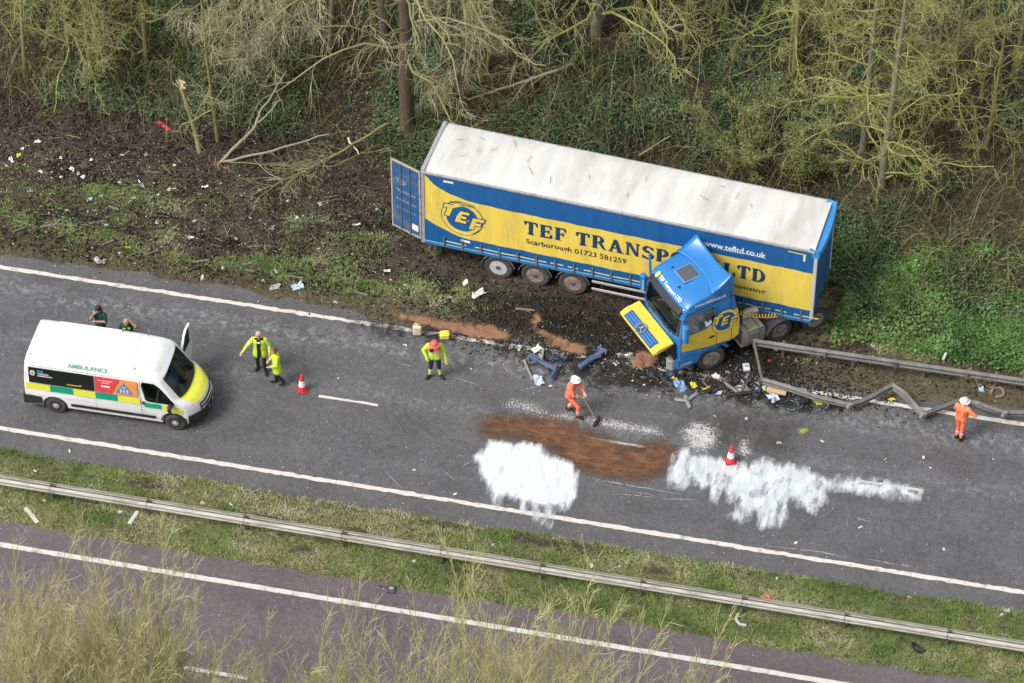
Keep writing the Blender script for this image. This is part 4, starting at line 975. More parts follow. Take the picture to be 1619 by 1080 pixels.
for s in (-1, 1):
    e_ = [-.93, -.10, .68, 1.43, 2.18, 2.94]
    for k in range(5): adecal([rect(e_[k], 1.02, e_[k+1]-.01, 1.30)], 'chequer', AG if k % 2 else AY, .004, s)
    adecal([rect(3.06, .94, 3.62, 1.14)], 'chequer', AG, .004, s); adecal([[(3.66, .92), (4.30, .80), (4.36, 1.02), (4.12, 1.12), (3.66, 1.13)]], 'chequer', AY, .004, s)
    adecal([rect(-.80, 1.335, 1.40, 1.99)], 'black_panel', AB, .004, s)
    adecal([[(1.44, 1.335), (1.98, 1.335), (2.30, 1.99), (1.44, 1.99)]], 'red_panel', AR, .004, s); adecal([[(2.0, 1.335), (2.86, 1.335), (2.86, 1.99), (2.32, 1.99)]], 'orange_panel', AO_, .004, s)
    adecal([awin], 'side_window', GLASS, -.02, s)
    adecal([rect(.55, .46, 3.42, .60)], 'rub_strip', BLACK, .022, s)
    adecal([rect(2.945, .50, 2.958, 2.05)], 'door_gap', BLACK, .006, s); adecal([rect(1.418, .62, 1.428, 2.12)], 'door_gap', GSEAM, .0055, s); adecal([rect(-.55, .78, 1.40, .79)], 'body_seam', GSEAM, .0055, s); adecal([rect(-.72, 2.06, 2.85, 2.072)], 'body_seam', GSEAM, .0055, s); adecal([rect(3.0, 1.06, 3.08, 1.20)], 'door_handle', BLACK, .02, s)
    adecal([[(3.44, 1.18), (3.50, 1.18), (3.62, 1.86), (3.57, 1.90)]], 'window_bar', BLACK, -.008, s)
    def at(body_, x0, x1, z0, h_, m_, off=.008, bold=.03):
        p_ = (lambda x, z: amb_side(x, z, off, -1)) if s < 0 else (lambda x, z: amb_side(x0+x1-x, z, off, 1))
        text_decal(body_, x0, x1, z0, h_, 'lettering', m_, 0, bold, put=p_, parent=amb)
    at('AMBULANCE', .54, 1.90, 2.185, .17, mat('letter_green', (.10, .46, .36), .4), .010, .004)
    at('NHS', -.50, -.30, 1.81, .09, mat('nhs_blue', (.10, .32, .75), .4, .05, 5)); at('Yorkshire', -.50, -.12, 1.72, .07, OFFW); at('Ambulance Service', -.50, .0, 1.64, .07, OFFW)
    at('ambulance 999', .48, .98, 1.43, .07, mat('lime_print', (.70, .62, .05), .4, .05, 5))
    at('In an emergency', 1.54, 2.06, 1.82, .06, OFFW); at('dial', 1.66, 1.92, 1.74, .05, OFFW); at('999', 1.64, 1.95, 1.52, .14, OFFW, bold=.06)
    tri = lambda o_, f_: [(2.12+o_, 1.42), (2.72-o_, 1.42), (2.42, 1.42+f_)]
    adecal([tri(0, .46)], 'triangle_sign', mat('tri_blue', (.10, .24, .50), .4, .05, 5), .008, s); at('111', 2.29, 2.55, 1.46, .14, OFFW, .012, .05); at('NHS', 2.36, 2.48, 1.65, .06, OFFW, .012)
    cr = [(-.66+.085*math.cos(t)*(1+.12*math.cos(6*t)), 1.76+.115*math.sin(t)*(1+.10*math.cos(6*t))) for t in np.linspace(0, 2*math.pi, 30, endpoint=False)]
    adecal([cr], 'crest', mat('crest_cream', (.62, .62, .45), .5, .2, 20), .008, s)
    adecal([[(-.66+.035*math.cos(t), 1.75+.05*math.sin(t)) for t in np.linspace(0, 2*math.pi, 14, endpoint=False)]], 'crest_centre', AG, .012, s)
    MB().box((-.985, s*.90, 1.05), (.08, .14, .52), bev=.03).build('tail_lamp', mat('lamp_red', (.42, .015, .02), .25, .1, 8), amb)
    MB().box((-.97, s*.905, 1.06), (.10, .13, .12), bev=.02).build('tail_lamp_lens', mat('lamp_pale', (.75, .45, .45), .25, .1, 8), amb)
    MB().prism([(-1.06, .36), (-1.05, .74), (-.44, .70), (-.42, .40)], s*.93, s*1.045).build('bumper_corner', BLACK, amb)
    MB().prism([(4.0+.43*math.cos(t), .36+.43*math.sin(t)) for t in np.radians(np.linspace(0, 180, 18))] + [(4.0+.40*math.cos(t), .36+.40*math.sin(t)) for t in np.radians(np.linspace(180, 0, 18))], s*.985, s*1.0).build('arch_lip', BLACK, amb)
    for x in (0, 4.035): wheel(amb, (x, s*.885, .34), .345, .225, s, rim=BLACK, hub=mat('trim_bright', (.56, .58, .50), .35, .2, 20, metal=.3), dish=.035, n=28)
    # headlamp swept up beside the bonnet
    hl = np.array([[ambwarp((4.42+.42*a, s*(.80-.0*b+.19*b), 1.16-.05*a-.16*b-.06*a*b)) for b in (0, .5, 1)] for a in np.linspace(0, 1, 6)])
    hl[..., 2] += .02; hl[..., 0] += .02
    MB().grid(hl).build('headlamp', mat('headlamp_clear', (.50, .52, .54), .12, .1, 9), amb, True)
    # roof fittings
    for x in (-.72, 2.75): MB().box((x, s*.78, 2.40), (.12, .10, .07), bev=.02).build('beacon', mat('beacon_grey', (.42, .44, .46), .3, .1, 8), amb)
    MB().box((3.05, s*.93, 2.06), (.10, .03, .03)).build('side_repeater', mat('beacon_grey', (.4, .4, .4)), amb)
# windscreen, bonnet and front end
def scr(u, v_):                                        # u across, v up the windscreen
    x = 4.36 - .62*v_; z = 1.39 + .73*v_; q = ambwarp((x, u*AW_*.90, z)); return (q[0]+.012, q[1], q[2]+.012)
MB().grid(np.array([[scr(u, v_) for v_ in np.linspace(0, 1, 6)] for u in np.linspace(-.92, .92, 15)])).build('windscreen', glass('glass_green', (.30, .40, .38)), amb, True)
bn = np.zeros((15, 7, 3))
for i, u in enumerate(np.linspace(-.90, .90, 15)):
    for j, t in enumerate(np.linspace(0, 1, 7)):
        xx = 4.40+.46*t; zz = np.interp(xx, [4.38, 4.44, 4.70, 4.88], [1.37, 1.33, 1.22, 1.06]); q = ambwarp((xx, u*AW_*(.93-.12*t), zz)); bn[i, j] = (q[0]+.006, q[1], q[2]+.008)
MB().grid(bn).build('bonnet', AY, amb, True)
cowl = np.zeros((15, 3, 3))
for i, u in enumerate(np.linspace(-.90, .90, 15)):
    for j, t in enumerate(np.linspace(0, 1, 3)):
        q = ambwarp((4.33+.075*t, u*AW_*.92, 1.425-.06*t)); cowl[i, j] = (q[0]+.018, q[1], q[2]+.018)
MB().grid(cowl).build('cowl', BLACK, amb)
def nose(u, z, off): q = ambwarp((np.interp(z, [.30, .55, .85, 1.06], [4.94, 4.98, 4.96, 4.88]), u*AW_, z)); return (q[0]+off, q[1], q[2])
MB().grid(np.array([[nose(u, z, .035) for z in np.linspace(.26, .72, 5)] for u in np.linspace(-1.0, 1.0, 21)])).build('front_bumper', BLACK, amb, True)
MB().grid(np.array([[nose(u, z, .02) for z in np.linspace(.74, 1.0, 4)] for u in np.linspace(-.62, .62, 13)])).build('front_grille', BLACK, amb, True)
for zz in (.80, .92): MB().tube([nose(u, zz, .035) for u in np.linspace(-.60, .60, 13)], .022, 6).build('grille_bar', mat('chrome', (.7, .7, .7)), amb)
MB().add([nose(u, z, .045) for u, z in ((-.26, .50), (.26, .50), (.26, .61), (-.26, .61))], [(0, 1, 2, 3)]).build('number_plate', OFFW, amb)
for s in (-1, 1):
    for part in ([(4.42, .30), (4.50, .66), (4.9, .62), (4.9, .30)],): 
        q = split_poly(part, .08); MB().add([(lambda w_: (w_[0]+.01, w_[1]+s*.02, w_[2]))(ambwarp((a, s*AW_, b))) for a, b in q], [tuple(range(len(q)))]).build('bumper_corner', BLACK, amb)
    MB().box((3.98, s*1.20, 1.20), (.16, .20, .30), bev=.05).build('mirror', BLACK, amb) if s < 0 else None
    MB().box((4.04, s*1.21, 1.19), (.07, .13, .17), bev=.03).build('mirror_cover', AY, amb) if s < 0 else None
MB().box((3.98, -.99, 1.18), (.08, .30, .07)).build('mirror_arm', BLACK, amb)
MB().box((4.14, 0, 1.20), (.46, 1.55, .16), bev=.05).build('dashboard', mat('dash_dark', (.035, .04, .04), .7, .3, 5), amb)
for y in (.45, -.45):
    se = MB().box((3.25, y, .98), (.5, .48, .16), bev=.05); se.box((2.98, y, 1.35), (.15, .46, .7), rotm(0, -.15, 0), bev=.05); se.box((2.92, y, 1.78), (.1, .26, .2), bev=.03)
    se.build('seat', mat('seat_teal', (.05, .09, .09), .9, .3, 9), amb)
MB().box((4.22, .35, 1.30), (.24, .30, .05), rotm(.2, 0, 0)).build('papers', OFFW, amb); MB().box((4.2, -.3, 1.31), (.2, .35, .06), rotm(.4, 0, 0)).build('dash_tray', mat('hi_vis_lime', (.62, .80, .05), .7, .1, 8), amb)
for k in range(9):
    x = -.3+k*.36; MB().tube([(x, u, 2.543-.004*abs(k-4)-.10*abs(u/.85)**5) for u in np.linspace(-.72, .72, 9)], .006, 4).build('roof_rib', WHITEP, amb)
MB().box((.9, .70, 2.515), (2.1, .10, .05), bev=.02).build('roof_rail', WHITEP, amb)
# lettering across the forehead over the windscreen
V, F = text_mesh('AMBULANCE', 1, .01); V = V-V.min(0); V = V/V.max(0)
def brow2(a, b):
    q = ambwarp((3.58-.20*b, -.72+1.44*a, 2.215+.105*b)); return (q[0]+.008, q[1], q[2]+.012)
MB().add([brow2(a, b) for a, b in V], F).build('lettering', mat('pale_green_print', (.66, .78, .74), .5, .1, 5), amb)
# the far front door standing open
dr = empty('front_door', (3.72, 1.02, 0), (0, 0, 0)); dr.parent = amb; dr.rotation_euler = (0, 0, math.radians(-95))
dp = [(0, .45), (0, 1.12), (-.16, 1.42), (-.48, 1.90), (-.66, 2.0), (-.98, 2.0), (-1.0, 1.0), (-.92, .45)]
dwin = [(-.10, 1.16), (-.26, 1.48), (-.52, 1.84), (-.66, 1.92), (-.92, 1.92), (-.92, 1.18)]
dm = boolean(MB().prism(dp, -.035, .035).mesh('d'), [MB().prism(dwin, -.3, .3).mesh('c')]); obj('door_shell', dm, WHITEP, dr)
MB().prism(dwin, -.004, .004).build('door_glass', GLASS, dr); MB().box((-.5, -.05, .85), (.8, .04, .6), bev=.02).build('door_card', DARKIN, dr)
MB().box((-.06, .20, 1.20), (.12, .26, .30), bev=.04).build('mirror', BLACK, dr); MB().box((-.02, .24, 1.19), (.11, .14, .17), bev=.03).build('mirror_cover', AY, dr)
# ------------------------------------------------------------------ people
def capsule(mb, a, b, ra, rb, n=12):
    a = np.array(a, float); b = np.array(b, float); d = b-a; L_ = np.linalg.norm(d)
    d = d/L_ if L_ > 1e-6 else np.array([0, 0, 1.0])
    P = []; R_ = []
    for t in np.linspace(-math.pi/2, 0, 5)[:-1]: P.append(a+d*ra*math.sin(t)*.999); R_.append(max(ra*math.cos(t), 1e-3))
    P.append(a); R_.append(ra); P.append(b); R_.append(rb)
    for t in np.linspace(0, math.pi/2, 5)[1:]: P.append(b+d*rb*math.sin(t)*.999); R_.append(max(rb*math.cos(t), 1e-3))
    P = np.array(P); ref = np.array([0, 0, 1.0]) if abs(d[2]) < .9 else np.array([1.0, 0, 0])
    A = np.cross(d, ref); A /= np.linalg.norm(A); B_ = np.cross(d, A); m_ = len(P); v = []; f = []
    for p, r in zip(P, R_):
        for k in range(n): v.append(p + r*(A*math.cos(2*math.pi*k/n)+B_*math.sin(2*math.pi*k/n)))
    for i in range(m_-1):
        for k in range(n): f.append((i*n+k, i*n+(k+1) % n, (i+1)*n+(k+1) % n, (i+1)*n+k))
    f += [tuple(range(n))[::-1], tuple((m_-1)*n+k for k in range(n))]
    mb.add(v, f)
def person(label, px, yaw, scale, J, zones, pal, override=None, group=None, fat=1.0, head_r=.105):
    """one continuous body grown over jointed limbs; colours by garment"""
    D = dict(pel=(0, 0, .95), che=(0.01, 0, 1.30), nek=(0.01, 0, 1.50), hed=(.03, 0, 1.66),
             shl=(0, .19, 1.43), shr=(0, -.19, 1.43), ell=(-.03, .27, 1.14), elr=(-.03, -.27, 1.14), hal=(.08, .30, .90), har=(.08, -.30, .90),
             hil=(0, .10, .92), hir=(0, -.10, .92), knl=(.03, .12, .50), knr=(.03, -.12, .50), anl=(0, .13, .10), anr=(0, -.13, .10), tol=(.17, .16, .045), tor=(.17, -.16, .045))
    D.update(J); D = {k: np.array(v, float) for k, v in D.items()}
    caps = []
    def C(z, a, b, ra, rb): caps.append((z, D[a] if isinstance(a, str) else np.array(a, float), D[b] if isinstance(b, str) else np.array(b, float), ra, rb))
    mid = (D['pel']+D['che'])/2
    for s in (-1, 1):                                   # the trunk is wider than deep
        o = np.array([0, .075*s, 0])
        C('torso', D['che']+o+(0, 0, .06), mid+o*.9, .125*fat, .118*fat); C('torso', mid+o*.9, D['pel']+o*.95, .118*fat, .125*fat)
    C('torso', D['shl']*.8+D['shr']*.2, D['shr']*.8+D['shl']*.2, .075, .075)
    C('neck', 'nek', 'hed', .055, .06)
    C('head', D['hed']+(0, 0, -.045), D['hed']+(-.012, 0, .035), head_r*.82, head_r)
    C('head', D['hed']+(.085, 0, -.015), D['hed']+(.115, 0, -.03), .016, .014)                  # nose
    for s in (-1, 1): C('head', D['hed']+(0, s*.098, 0), D['hed']+(0, s*.104, -.03), .018, .016)  # ears
    for q in 'lr':
        s = 1 if q == 'l' else -1
        C('sleeve', 'sh'+q, 'el'+q, .072*fat, .058*fat); C('sleeve2', 'el'+q, 'ha'+q, .056*fat, .040)
        d = D['ha'+q]-D['el'+q]; d /= np.linalg.norm(d); side = np.cross(d, (0, 0, 1.0)); side = side/np.linalg.norm(side) if np.linalg.norm(side) > .2 else np.array([1.0, 0, 0]); nrm = np.cross(side, d)
        palm = D['ha'+q]+d*.075; C('hand', D['ha'+q], palm, .032, .036); C('hand', palm+side*.02, palm-side*.02, .027, .027)
        for k, (o, l_) in enumerate(((-.03, .07), (-.01, .085), (.011, .08), (.031, .062))):
            k1 = palm+side*o+d*(.03+l_*.5); C('hand', palm+side*o+d*.02, k1, .0105, .010); C('hand', k1, k1+d*l_*.35+nrm*l_*.3*s, .010, .009)
        C('hand', D['ha'+q]+d*.03+side*.03, D['ha'+q]+d*.08+side*.065+nrm*.01, .013, .011)
        C('thigh', 'hi'+q, 'kn'+q, .098, .070); C('calf', 'kn'+q, 'an'+q, .068, .052)
        an = D['an'+q]; to = D['to'+q]; C('boot', an+(0, 0, .03), an+(-.03, 0, -.04), .058, .052); C('boot', an+(-.02, 0, -.045), to, .052, .045)
    if zones.get('skirt'):
        for s in (-1, 1): C('torso', D['pel']+(0, s*.08, .0), D['pel']+(0, s*.09, -zones['skirt']), .135*fat, .145*fat)
    mb = MB()
    for z, a, b, ra, rb in caps: capsule(mb, a, b, ra, rb)
    t = obj('tmp', mb.mesh('p')); r = t.modifiers.new('r', 'REMESH'); r.mode = 'VOXEL'; r.voxel_size = .0095
    sm = t.modifiers.new('s', 'SMOOTH'); sm.factor = .5; sm.iterations = 3
    dg = bpy.context.evaluated_depsgraph_get(); dg.update(); me = bpy.data.meshes.new_from_object(t.evaluated_get(dg)); bpy.data.objects.remove(t)
    n = len(me.polygons); cen = np.zeros(n*3, np.float32); me.polygons.foreach_get('center', cen); cen = cen.reshape(-1, 3)
    best = np.full(n, 1e9); who = np.zeros(n, int); names = sorted(set(c[0] for c in caps))
    for z, a, b, ra, rb in caps:
        e = b-a; tt = np.clip(((cen-a)@e)/(e@e+1e-9), 0, 1); dd = np.linalg.norm(cen-a-tt[:, None]*e, axis=1)-(ra+(rb-ra)*tt)
        k = dd < best; best[k] = dd[k]; who[k] = names.index(z)
    mats = sorted(set(pal.values()) | set((override or (lambda *a: {}))(None, None, None) or []))
    mi = np.array([mats.index(pal[z]) for z in names])[who]
    if override:
        for nm_, msk in override(cen, np.array(names)[who], D).items(): mi[msk] = mats.index(nm_)
    me.polygons.foreach_set('material_index', mi.astype(np.int32)); me.polygons.foreach_set('use_smooth', np.ones(n, bool))
    g = G(*px) if len(px) == 2 else np.array(px)
    o = obj('person', me, [PM[k] for k in mats], None, (g[0], g[1], .008), yaw); o.scale = (scale,)*3
    tag(o, label, 'person', group)
    return o, D
PM = {}
def pm(k, c, rough=.8): PM[k] = mat('cloth_'+k, c, rough, .14, 14, bump=.25, bscale=30)
pm('lime', (.56, .76, .045)); pm('black', (.014, .015, .018)); pm('navy', (.016, .022, .045)); pm('skin', (.55, .31, .22), .55); pm('orange', (.86, .20, .10)); pm('green', (.012, .075, .062))
pm('boot', (.015, .014, .014)); pm('silver', (.62, .66, .64), .4); pm('red', (.74, .19, .16)); pm('paleglove', (.55, .50, .40)); pm('orange2', (.80, .26, .10)); pm('yellow', (.70, .60, .06))
eye_m = mat('eye_dark', (.02, .02, .02), .3)
def eyes(o, D):
    for s in (-1, 1):
        mb = MB(); capsule(mb, D['hed']+(.093, s*.035, .012), D['hed']+(.097, s*.035, .012), .011, .010, 8); mb.build('eye', eye_m, o, True)
    mb = MB(); capsule(mb, D['hed']+(.086, -.022, -.068), D['hed']+(.086, .022, -.068), .009, .009, 6); mb.build('mouth', mat('lip', (.36, .13, .11), .6), o, True)
def band(o, c, ry, rx, h, m_='silver', name='reflective_band', tilt=0.0):
    """reflective tape: a short elliptical sleeve round trunk or limb"""
    v = []; f = []; n = 24
    for z in (-h/2, h/2):
        for k in range(n): a = 2*math.pi*k/n; v.append((c[0]+rx*math.cos(a), c[1]+ry*math.sin(a), c[2]+z+tilt*math.cos(a)))
    for k in range(n): f.append((k, (k+1) % n, n+(k+1) % n, n+k))
    return MB().add(v, f).build(name, PM[m_], o, True)
def limb_band(o, a, b, t, r, h, m_='silver'):
    a = np.array(a, float); b = np.array(b, float); d = (b-a)/np.linalg.norm(b-a); c = a+(b-a)*t
    return MB().tube([c-d*h/2, c+d*h/2], r, 14, False).build('reflective_band', PM[m_], o, True)
def helmet(o, D, m_, brim=.02):
    h = MB(); v = []; f = []; n = 20; rows = 7
    for i in range(rows):
        t = i/(rows-1)*math.pi/2
        for k in range(n): a = 2*math.pi*k/n; v.append((.150*math.cos(t)*math.cos(a), .125*math.cos(t)*math.sin(a), .135*math.sin(t)))
    for i in range(rows-1):
        for k in range(n): f.append((i*n+k, i*n+(k+1) % n, (i+1)*n+(k+1) % n, (i+1)*n+k))
    h.add(np.array(v)+D['hed']+(-.005, 0, .02), f)
    h.lathe([(.128, .0), (.150+brim, -.012), (.150+brim, -.004), (.128, .012)], tuple(D['hed']+np.array((.015, 0, .022))), 'z', 20)
    for s in (-.5, 0, .5): h.tube([tuple(D['hed']+np.array((-.005+.155*math.cos(t), .04*s*2, .02+.138*math.sin(t)))) for t in np.linspace(.3, 2.8, 9)], .009, 5)
    return h.build('helmet', m_, o, True)
def hair(o, D, c, length=0.0, bun=False):
    mb = MB(); k_ = 1.12 if length else 1.0; capsule(mb, D['hed']+(-.035, 0, .02), D['hed']+(-.015, 0, .056), .100*k_, .100*k_, 16)
    if length:
        for s in (-1, 0, 1): capsule(mb, D['hed']+(-.06, s*.055, .03), D['hed']+(-.09+.02*abs(s), s*.085, -length), .065, .045, 10)
    if bun: capsule(mb, D['hed']+(-.13, 0, .03), D['hed']+(-.15, 0, .03), .045, .04, 10)
    t = obj('tmp', mb.mesh('h')); r = t.modifiers.new('r', 'REMESH'); r.mode = 'VOXEL'; r.voxel_size = .009
    dg = bpy.context.evaluated_depsgraph_get(); dg.update(); me = bpy.data.meshes.new_from_object(t.evaluated_get(dg)); bpy.data.objects.remove(t)
    me.polygons.foreach_set('use_smooth', [True]*len(me.polygons))
    return obj('hair', me, mat('hair_%d' % int(c[0]*1000), c, .6, .4, 30, bump=.5, bscale=60), o)
rd = math.radians
HV = dict(torso='lime', sleeve='lime', sleeve2='lime', neck='skin', head='skin', hand='skin', thigh='black', calf='black', boot='boot')
# officer with bald head, coat hanging open, arm held out
def open_coat(c, z, D):
    if c is None: return ['black']
    return {'black': (z == 'torso') & (c[:, 0] > .03) & (np.abs(c[:, 1]) < .075) | ((z == 'torso') & (c[:, 2] > 1.46) & (c[:, 0] > .02))}
o, D = person('bald officer in an open lime hi-vis coat over black, holding one arm out', (413, 586), rd(-82), 1.03,
              dict(elr=(.10, -.38, 1.22), har=(.24, -.52, 1.05), ell=(-.02, .31, 1.15), hal=(.10, .33, .92), knr=(.0, -.10, .50), anr=(-.10, -.10, .10), tor=(.05, -.16, .045), knl=(.06, .13, .5), anl=(.06, .15, .1), tol=(.24, .20, .045), hed=(.05, 0, 1.66)),
              dict(skirt=.16), HV, open_coat, fat=1.10)
eyes(o, D); limb_band(o, D['shr'], D['elr'], .6, .078, .05); limb_band(o, D['ell'], D['hal'], .3, .066, .05)
MB().box((.155, .0, 1.40), (.02, .12, .07), bev=.008).build('radio', OFFW, o); MB().box((.165, .09, 1.15), (.03, .06, .10), bev=.01).build('body_camera', mat('cam_yellow', (.6, .55, .05), .5), o)
# officer with ginger hair, one heel lifted
o, D = person('ginger-haired officer in a closed lime hi-vis coat, stepping beside the bald one', (439, 607), rd(205), .95,
              dict(hed=(.08, 0, 1.63), nek=(.03, 0, 1.48), elr=(.02, -.28, 1.16), har=(.20, -.20, 1.04), ell=(.04, .28, 1.16), hal=(.22, .18, 1.06), knl=(.0, .10, .50), anl=(-.18, .12, .18), tol=(-.06, .14, .07), knr=(.05, -.09, .50), anr=(.02, -.09, .1), tor=(.19, -.10, .045)),
              dict(skirt=.22), HV, fat=1.12)
eyes(o, D); hair(o, D, (.22, .075, .03), bun=True); band(o, (0.01, 0, 1.0), .215, .150, .05); band(o, (0.01, 0, 1.22), .215, .150, .05)
# firefighter with red helmet and shoulders, bowed head
FP = dict(HV, thigh='navy', calf='navy', neck='red', hand='yellow', sleeve='lime')
def fire(c, z, D):
    if c is None: return ['red', 'silver', 'lime']
    return {'red': (z == 'torso') & (c[:, 2] > 1.30), 'lime': (z == 'calf') & (c[:, 2] < .40) & (c[:, 2] > .14), 'silver': (z == 'calf') & (c[:, 2] < .27) & (c[:, 2] > .20)}
o, D = person('firefighter in lime jacket with red shoulders, red helmet and navy trousers', (688, 596), rd(-80), 1.03,
              dict(hed=(.14, 0, 1.60), nek=(.06, 0, 1.48), elr=(.02, -.36, 1.22), har=(.16, -.26, 1.06), ell=(-.02, .31, 1.15), hal=(.06, .36, .86), knl=(.02, .13, .5), anl=(0, .17, .1), tol=(.13, .27, .045), knr=(.02, -.13, .5), anr=(0, -.17, .1), tor=(.13, -.27, .045)),
              {}, FP, fire, fat=1.16)
eyes(o, D); helmet(o, D, mat('helmet_red', (.74, .15, .13), .4), .03); band(o, (.01, 0, 1.12), .205, .148, .05); MB().box((.17, .09, 1.33), (.05, .16, .20), bev=.03).build('chest_pack', PM['red'], o); MB().box((.17, -.10, 1.36), (.05, .12, .14), bev=.02).build('chest_radio', PM['boot'], o)
# road workers in orange
OR = dict(torso='orange', sleeve='orange', sleeve2='orange', neck='skin', head='skin', hand='paleglove', thigh='orange', calf='orange', boot='boot')
white_h = mat('helmet_white', (.82, .82, .80), .35, .03)
o, D = person('road worker in orange suit and white helmet sweeping with a broom', (906, 655), rd(-12), 1.02,
              dict(pel=(-.12, 0, .88), che=(-.06, 0, 1.24), nek=(.0, 0, 1.44), hed=(.06, 0, 1.58), shl=(-.02, .19, 1.37), shr=(-.02, -.19, 1.37), elr=(.10, -.26, 1.12), har=(.30, -.06, .98), ell=(.12, .26, 1.16), hal=(.34, .06, 1.08),
                   hil=(-.12, .10, .85), hir=(-.12, -.10, .85), knl=(-.02, .12, .46), anl=(-.24, .12, .10), tol=(-.08, .13, .045), knr=(.22, -.10, .50), anr=(.22, -.10, .10), tor=(.39, -.11, .045)), {}, OR, fat=1.12)
eyes(o, D); helmet(o, D, white_h); band(o, (-.07, 0, 1.12), .205, .150, .05); limb_band(o, D['knr'], D['anr'], .5, .072, .06); limb_band(o, D['knl'], D['anl'], .5, .072, .06); limb_band(o, D['elr'], D['har'], .4, .064, .05)
MB().tube([(-.19, .05, 1.32), (-.17, .17, 1.22), (-.19, .05, 1.10), (-.17, -.07, 1.20), (-.19, .05, 1.32)], .012, 5).build('back_stripe', PM['silver'], o)
Rp = rotm(rd(-12)); base = G(906, 655)
br = empty('broom', tuple(base+(Rp@np.array([.86, -.05, 0]))+(0, 0, .012)), (0, 0, rd(-12)))
tag(br, 'yard broom with black head held by the sweeping orange worker', 'broom')
MB().tube([(.0, 0, .10), (-.82, .16, 1.28)], .016, 8).build('handle', mat('wood_pale', (.36, .26, .14), .6), br); MB().box((0, 0, .10), (.09, .46, .06), bev=.015).build('broom_head', BLACK, br)
bb = MB()
for k in range(24): bb.box((0, -.21+.0183*k, .04), (.07, .012, .08))
tag(bb.build('bristles', BLACK, br), kind='stuff')
o, D = person('road worker in orange suit and white helmet standing by the buckled barrier', (1516, 694), rd(70), 1.03,
              dict(hed=(.08, 0, 1.62), elr=(.05, -.42, 1.22), har=(.24, -.20, 1.12), ell=(.10, .28, 1.16), hal=(.28, .12, 1.14), knl=(.04, .08, .5), anl=(.0, .08, .1), tol=(.16, .10, .045), knr=(.0, -.08, .5), anr=(-.05, -.08, .1), tor=(.11, -.09, .045)), {}, dict(OR, sleeve='orange2'), fat=1.16)
eyes(o, D); helmet(o, D, white_h); band(o, (.01, 0, 1.10), .21, .152, .05, 'orange2'); limb_band(o, D['knr'], D['anr'], .45, .072, .06); limb_band(o, D['knl'], D['anl'], .45, .072, .06)
MB().tube([(-.145, .11*math.cos(a), 1.28+.12*math.sin(a)) for a in np.linspace(0, 2*math.pi, 17)], .018, 5).build('back_stripe', PM['orange2'], o)
# paramedics behind the ambulance
GP = dict(torso='green', sleeve='green', sleeve2='skin', neck='skin', head='skin', hand='skin', thigh='green', calf='green', boot='boot')
g6 = G(156, 487, 1.62); g7 = G(200, 505, 1.62)
o, D = person('dark-haired paramedic in green uniform holding a phone to the face', (g6[0], g6[1], 0), rd(-95), .97,
              dict(hed=(.06, 0, 1.64), elr=(.16, -.27, 1.20), har=(.20, -.13, 1.48), ell=(.10, .26, 1.16), hal=(.26, -.02, 1.24)), {}, GP)
eyes(o, D); hair(o, D, (.018, .012, .010), .24); MB().box((.19, -.10, 1.60), (.015, .07, .15), rotm(.3, 0, .2), bev=.006).build('phone', mat('phone_white', (.7, .72, .72), .3), o)
o, D = person('fair-haired paramedic in green uniform with one hand raised to the head', (g7[0], g7[1], 0), rd(-80), .97,
              dict(hed=(.10, 0, 1.61), nek=(.03, 0, 1.49), ell=(.12, .33, 1.42), hal=(.08, .17, 1.60), elr=(.05, -.27, 1.16), har=(.24, -.14, 1.05)), {}, GP)
eyes(o, D); hair(o, D, (.42, .30, .20)); MB().box((.14, -.09, 1.34), (.02, .11, .06)).build('badge', PM['lime'], o); MB().box((.14, .08, 1.37), (.02, .09, .08)).build('badge', PM['lime'], o)

# ------------------------------------------------------------------ road cones
def cone(px, label):
    e = empty('road_cone', tuple(G(*px)+(0, 0, .003)), (0, 0, rd(20))); tag(e, label, 'cone')
    MB().box((0, 0, .022), (.36, .36, .042), bev=.02).build('base', mat('cone_base', (.42, .02, .03), .6, .2, 8), e)
    MB().lathe([(.155, .04), (.150, .07), (.122, .24)], n=24, axis='z').build('body', mat('cone_red', (.74, .045, .055), .5, .08, 8), e, True)
    MB().lathe([(.1235, .238), (.086, .47)], n=24, axis='z').build('reflective_sleeve', mat('cone_white', (.82, .82, .84), .4, .03, 8), e, True)
    MB().lathe([(.084, .472), (.045, .70), (.035, .72)], n=24, axis='z').build('tip', mat('cone_red', (.7, .05, .05)), e, True)
cone((478, 617), 'red and white road cone on clear asphalt near the police officers'); cone((1155, 730), 'red and white road cone standing amid the white foam')

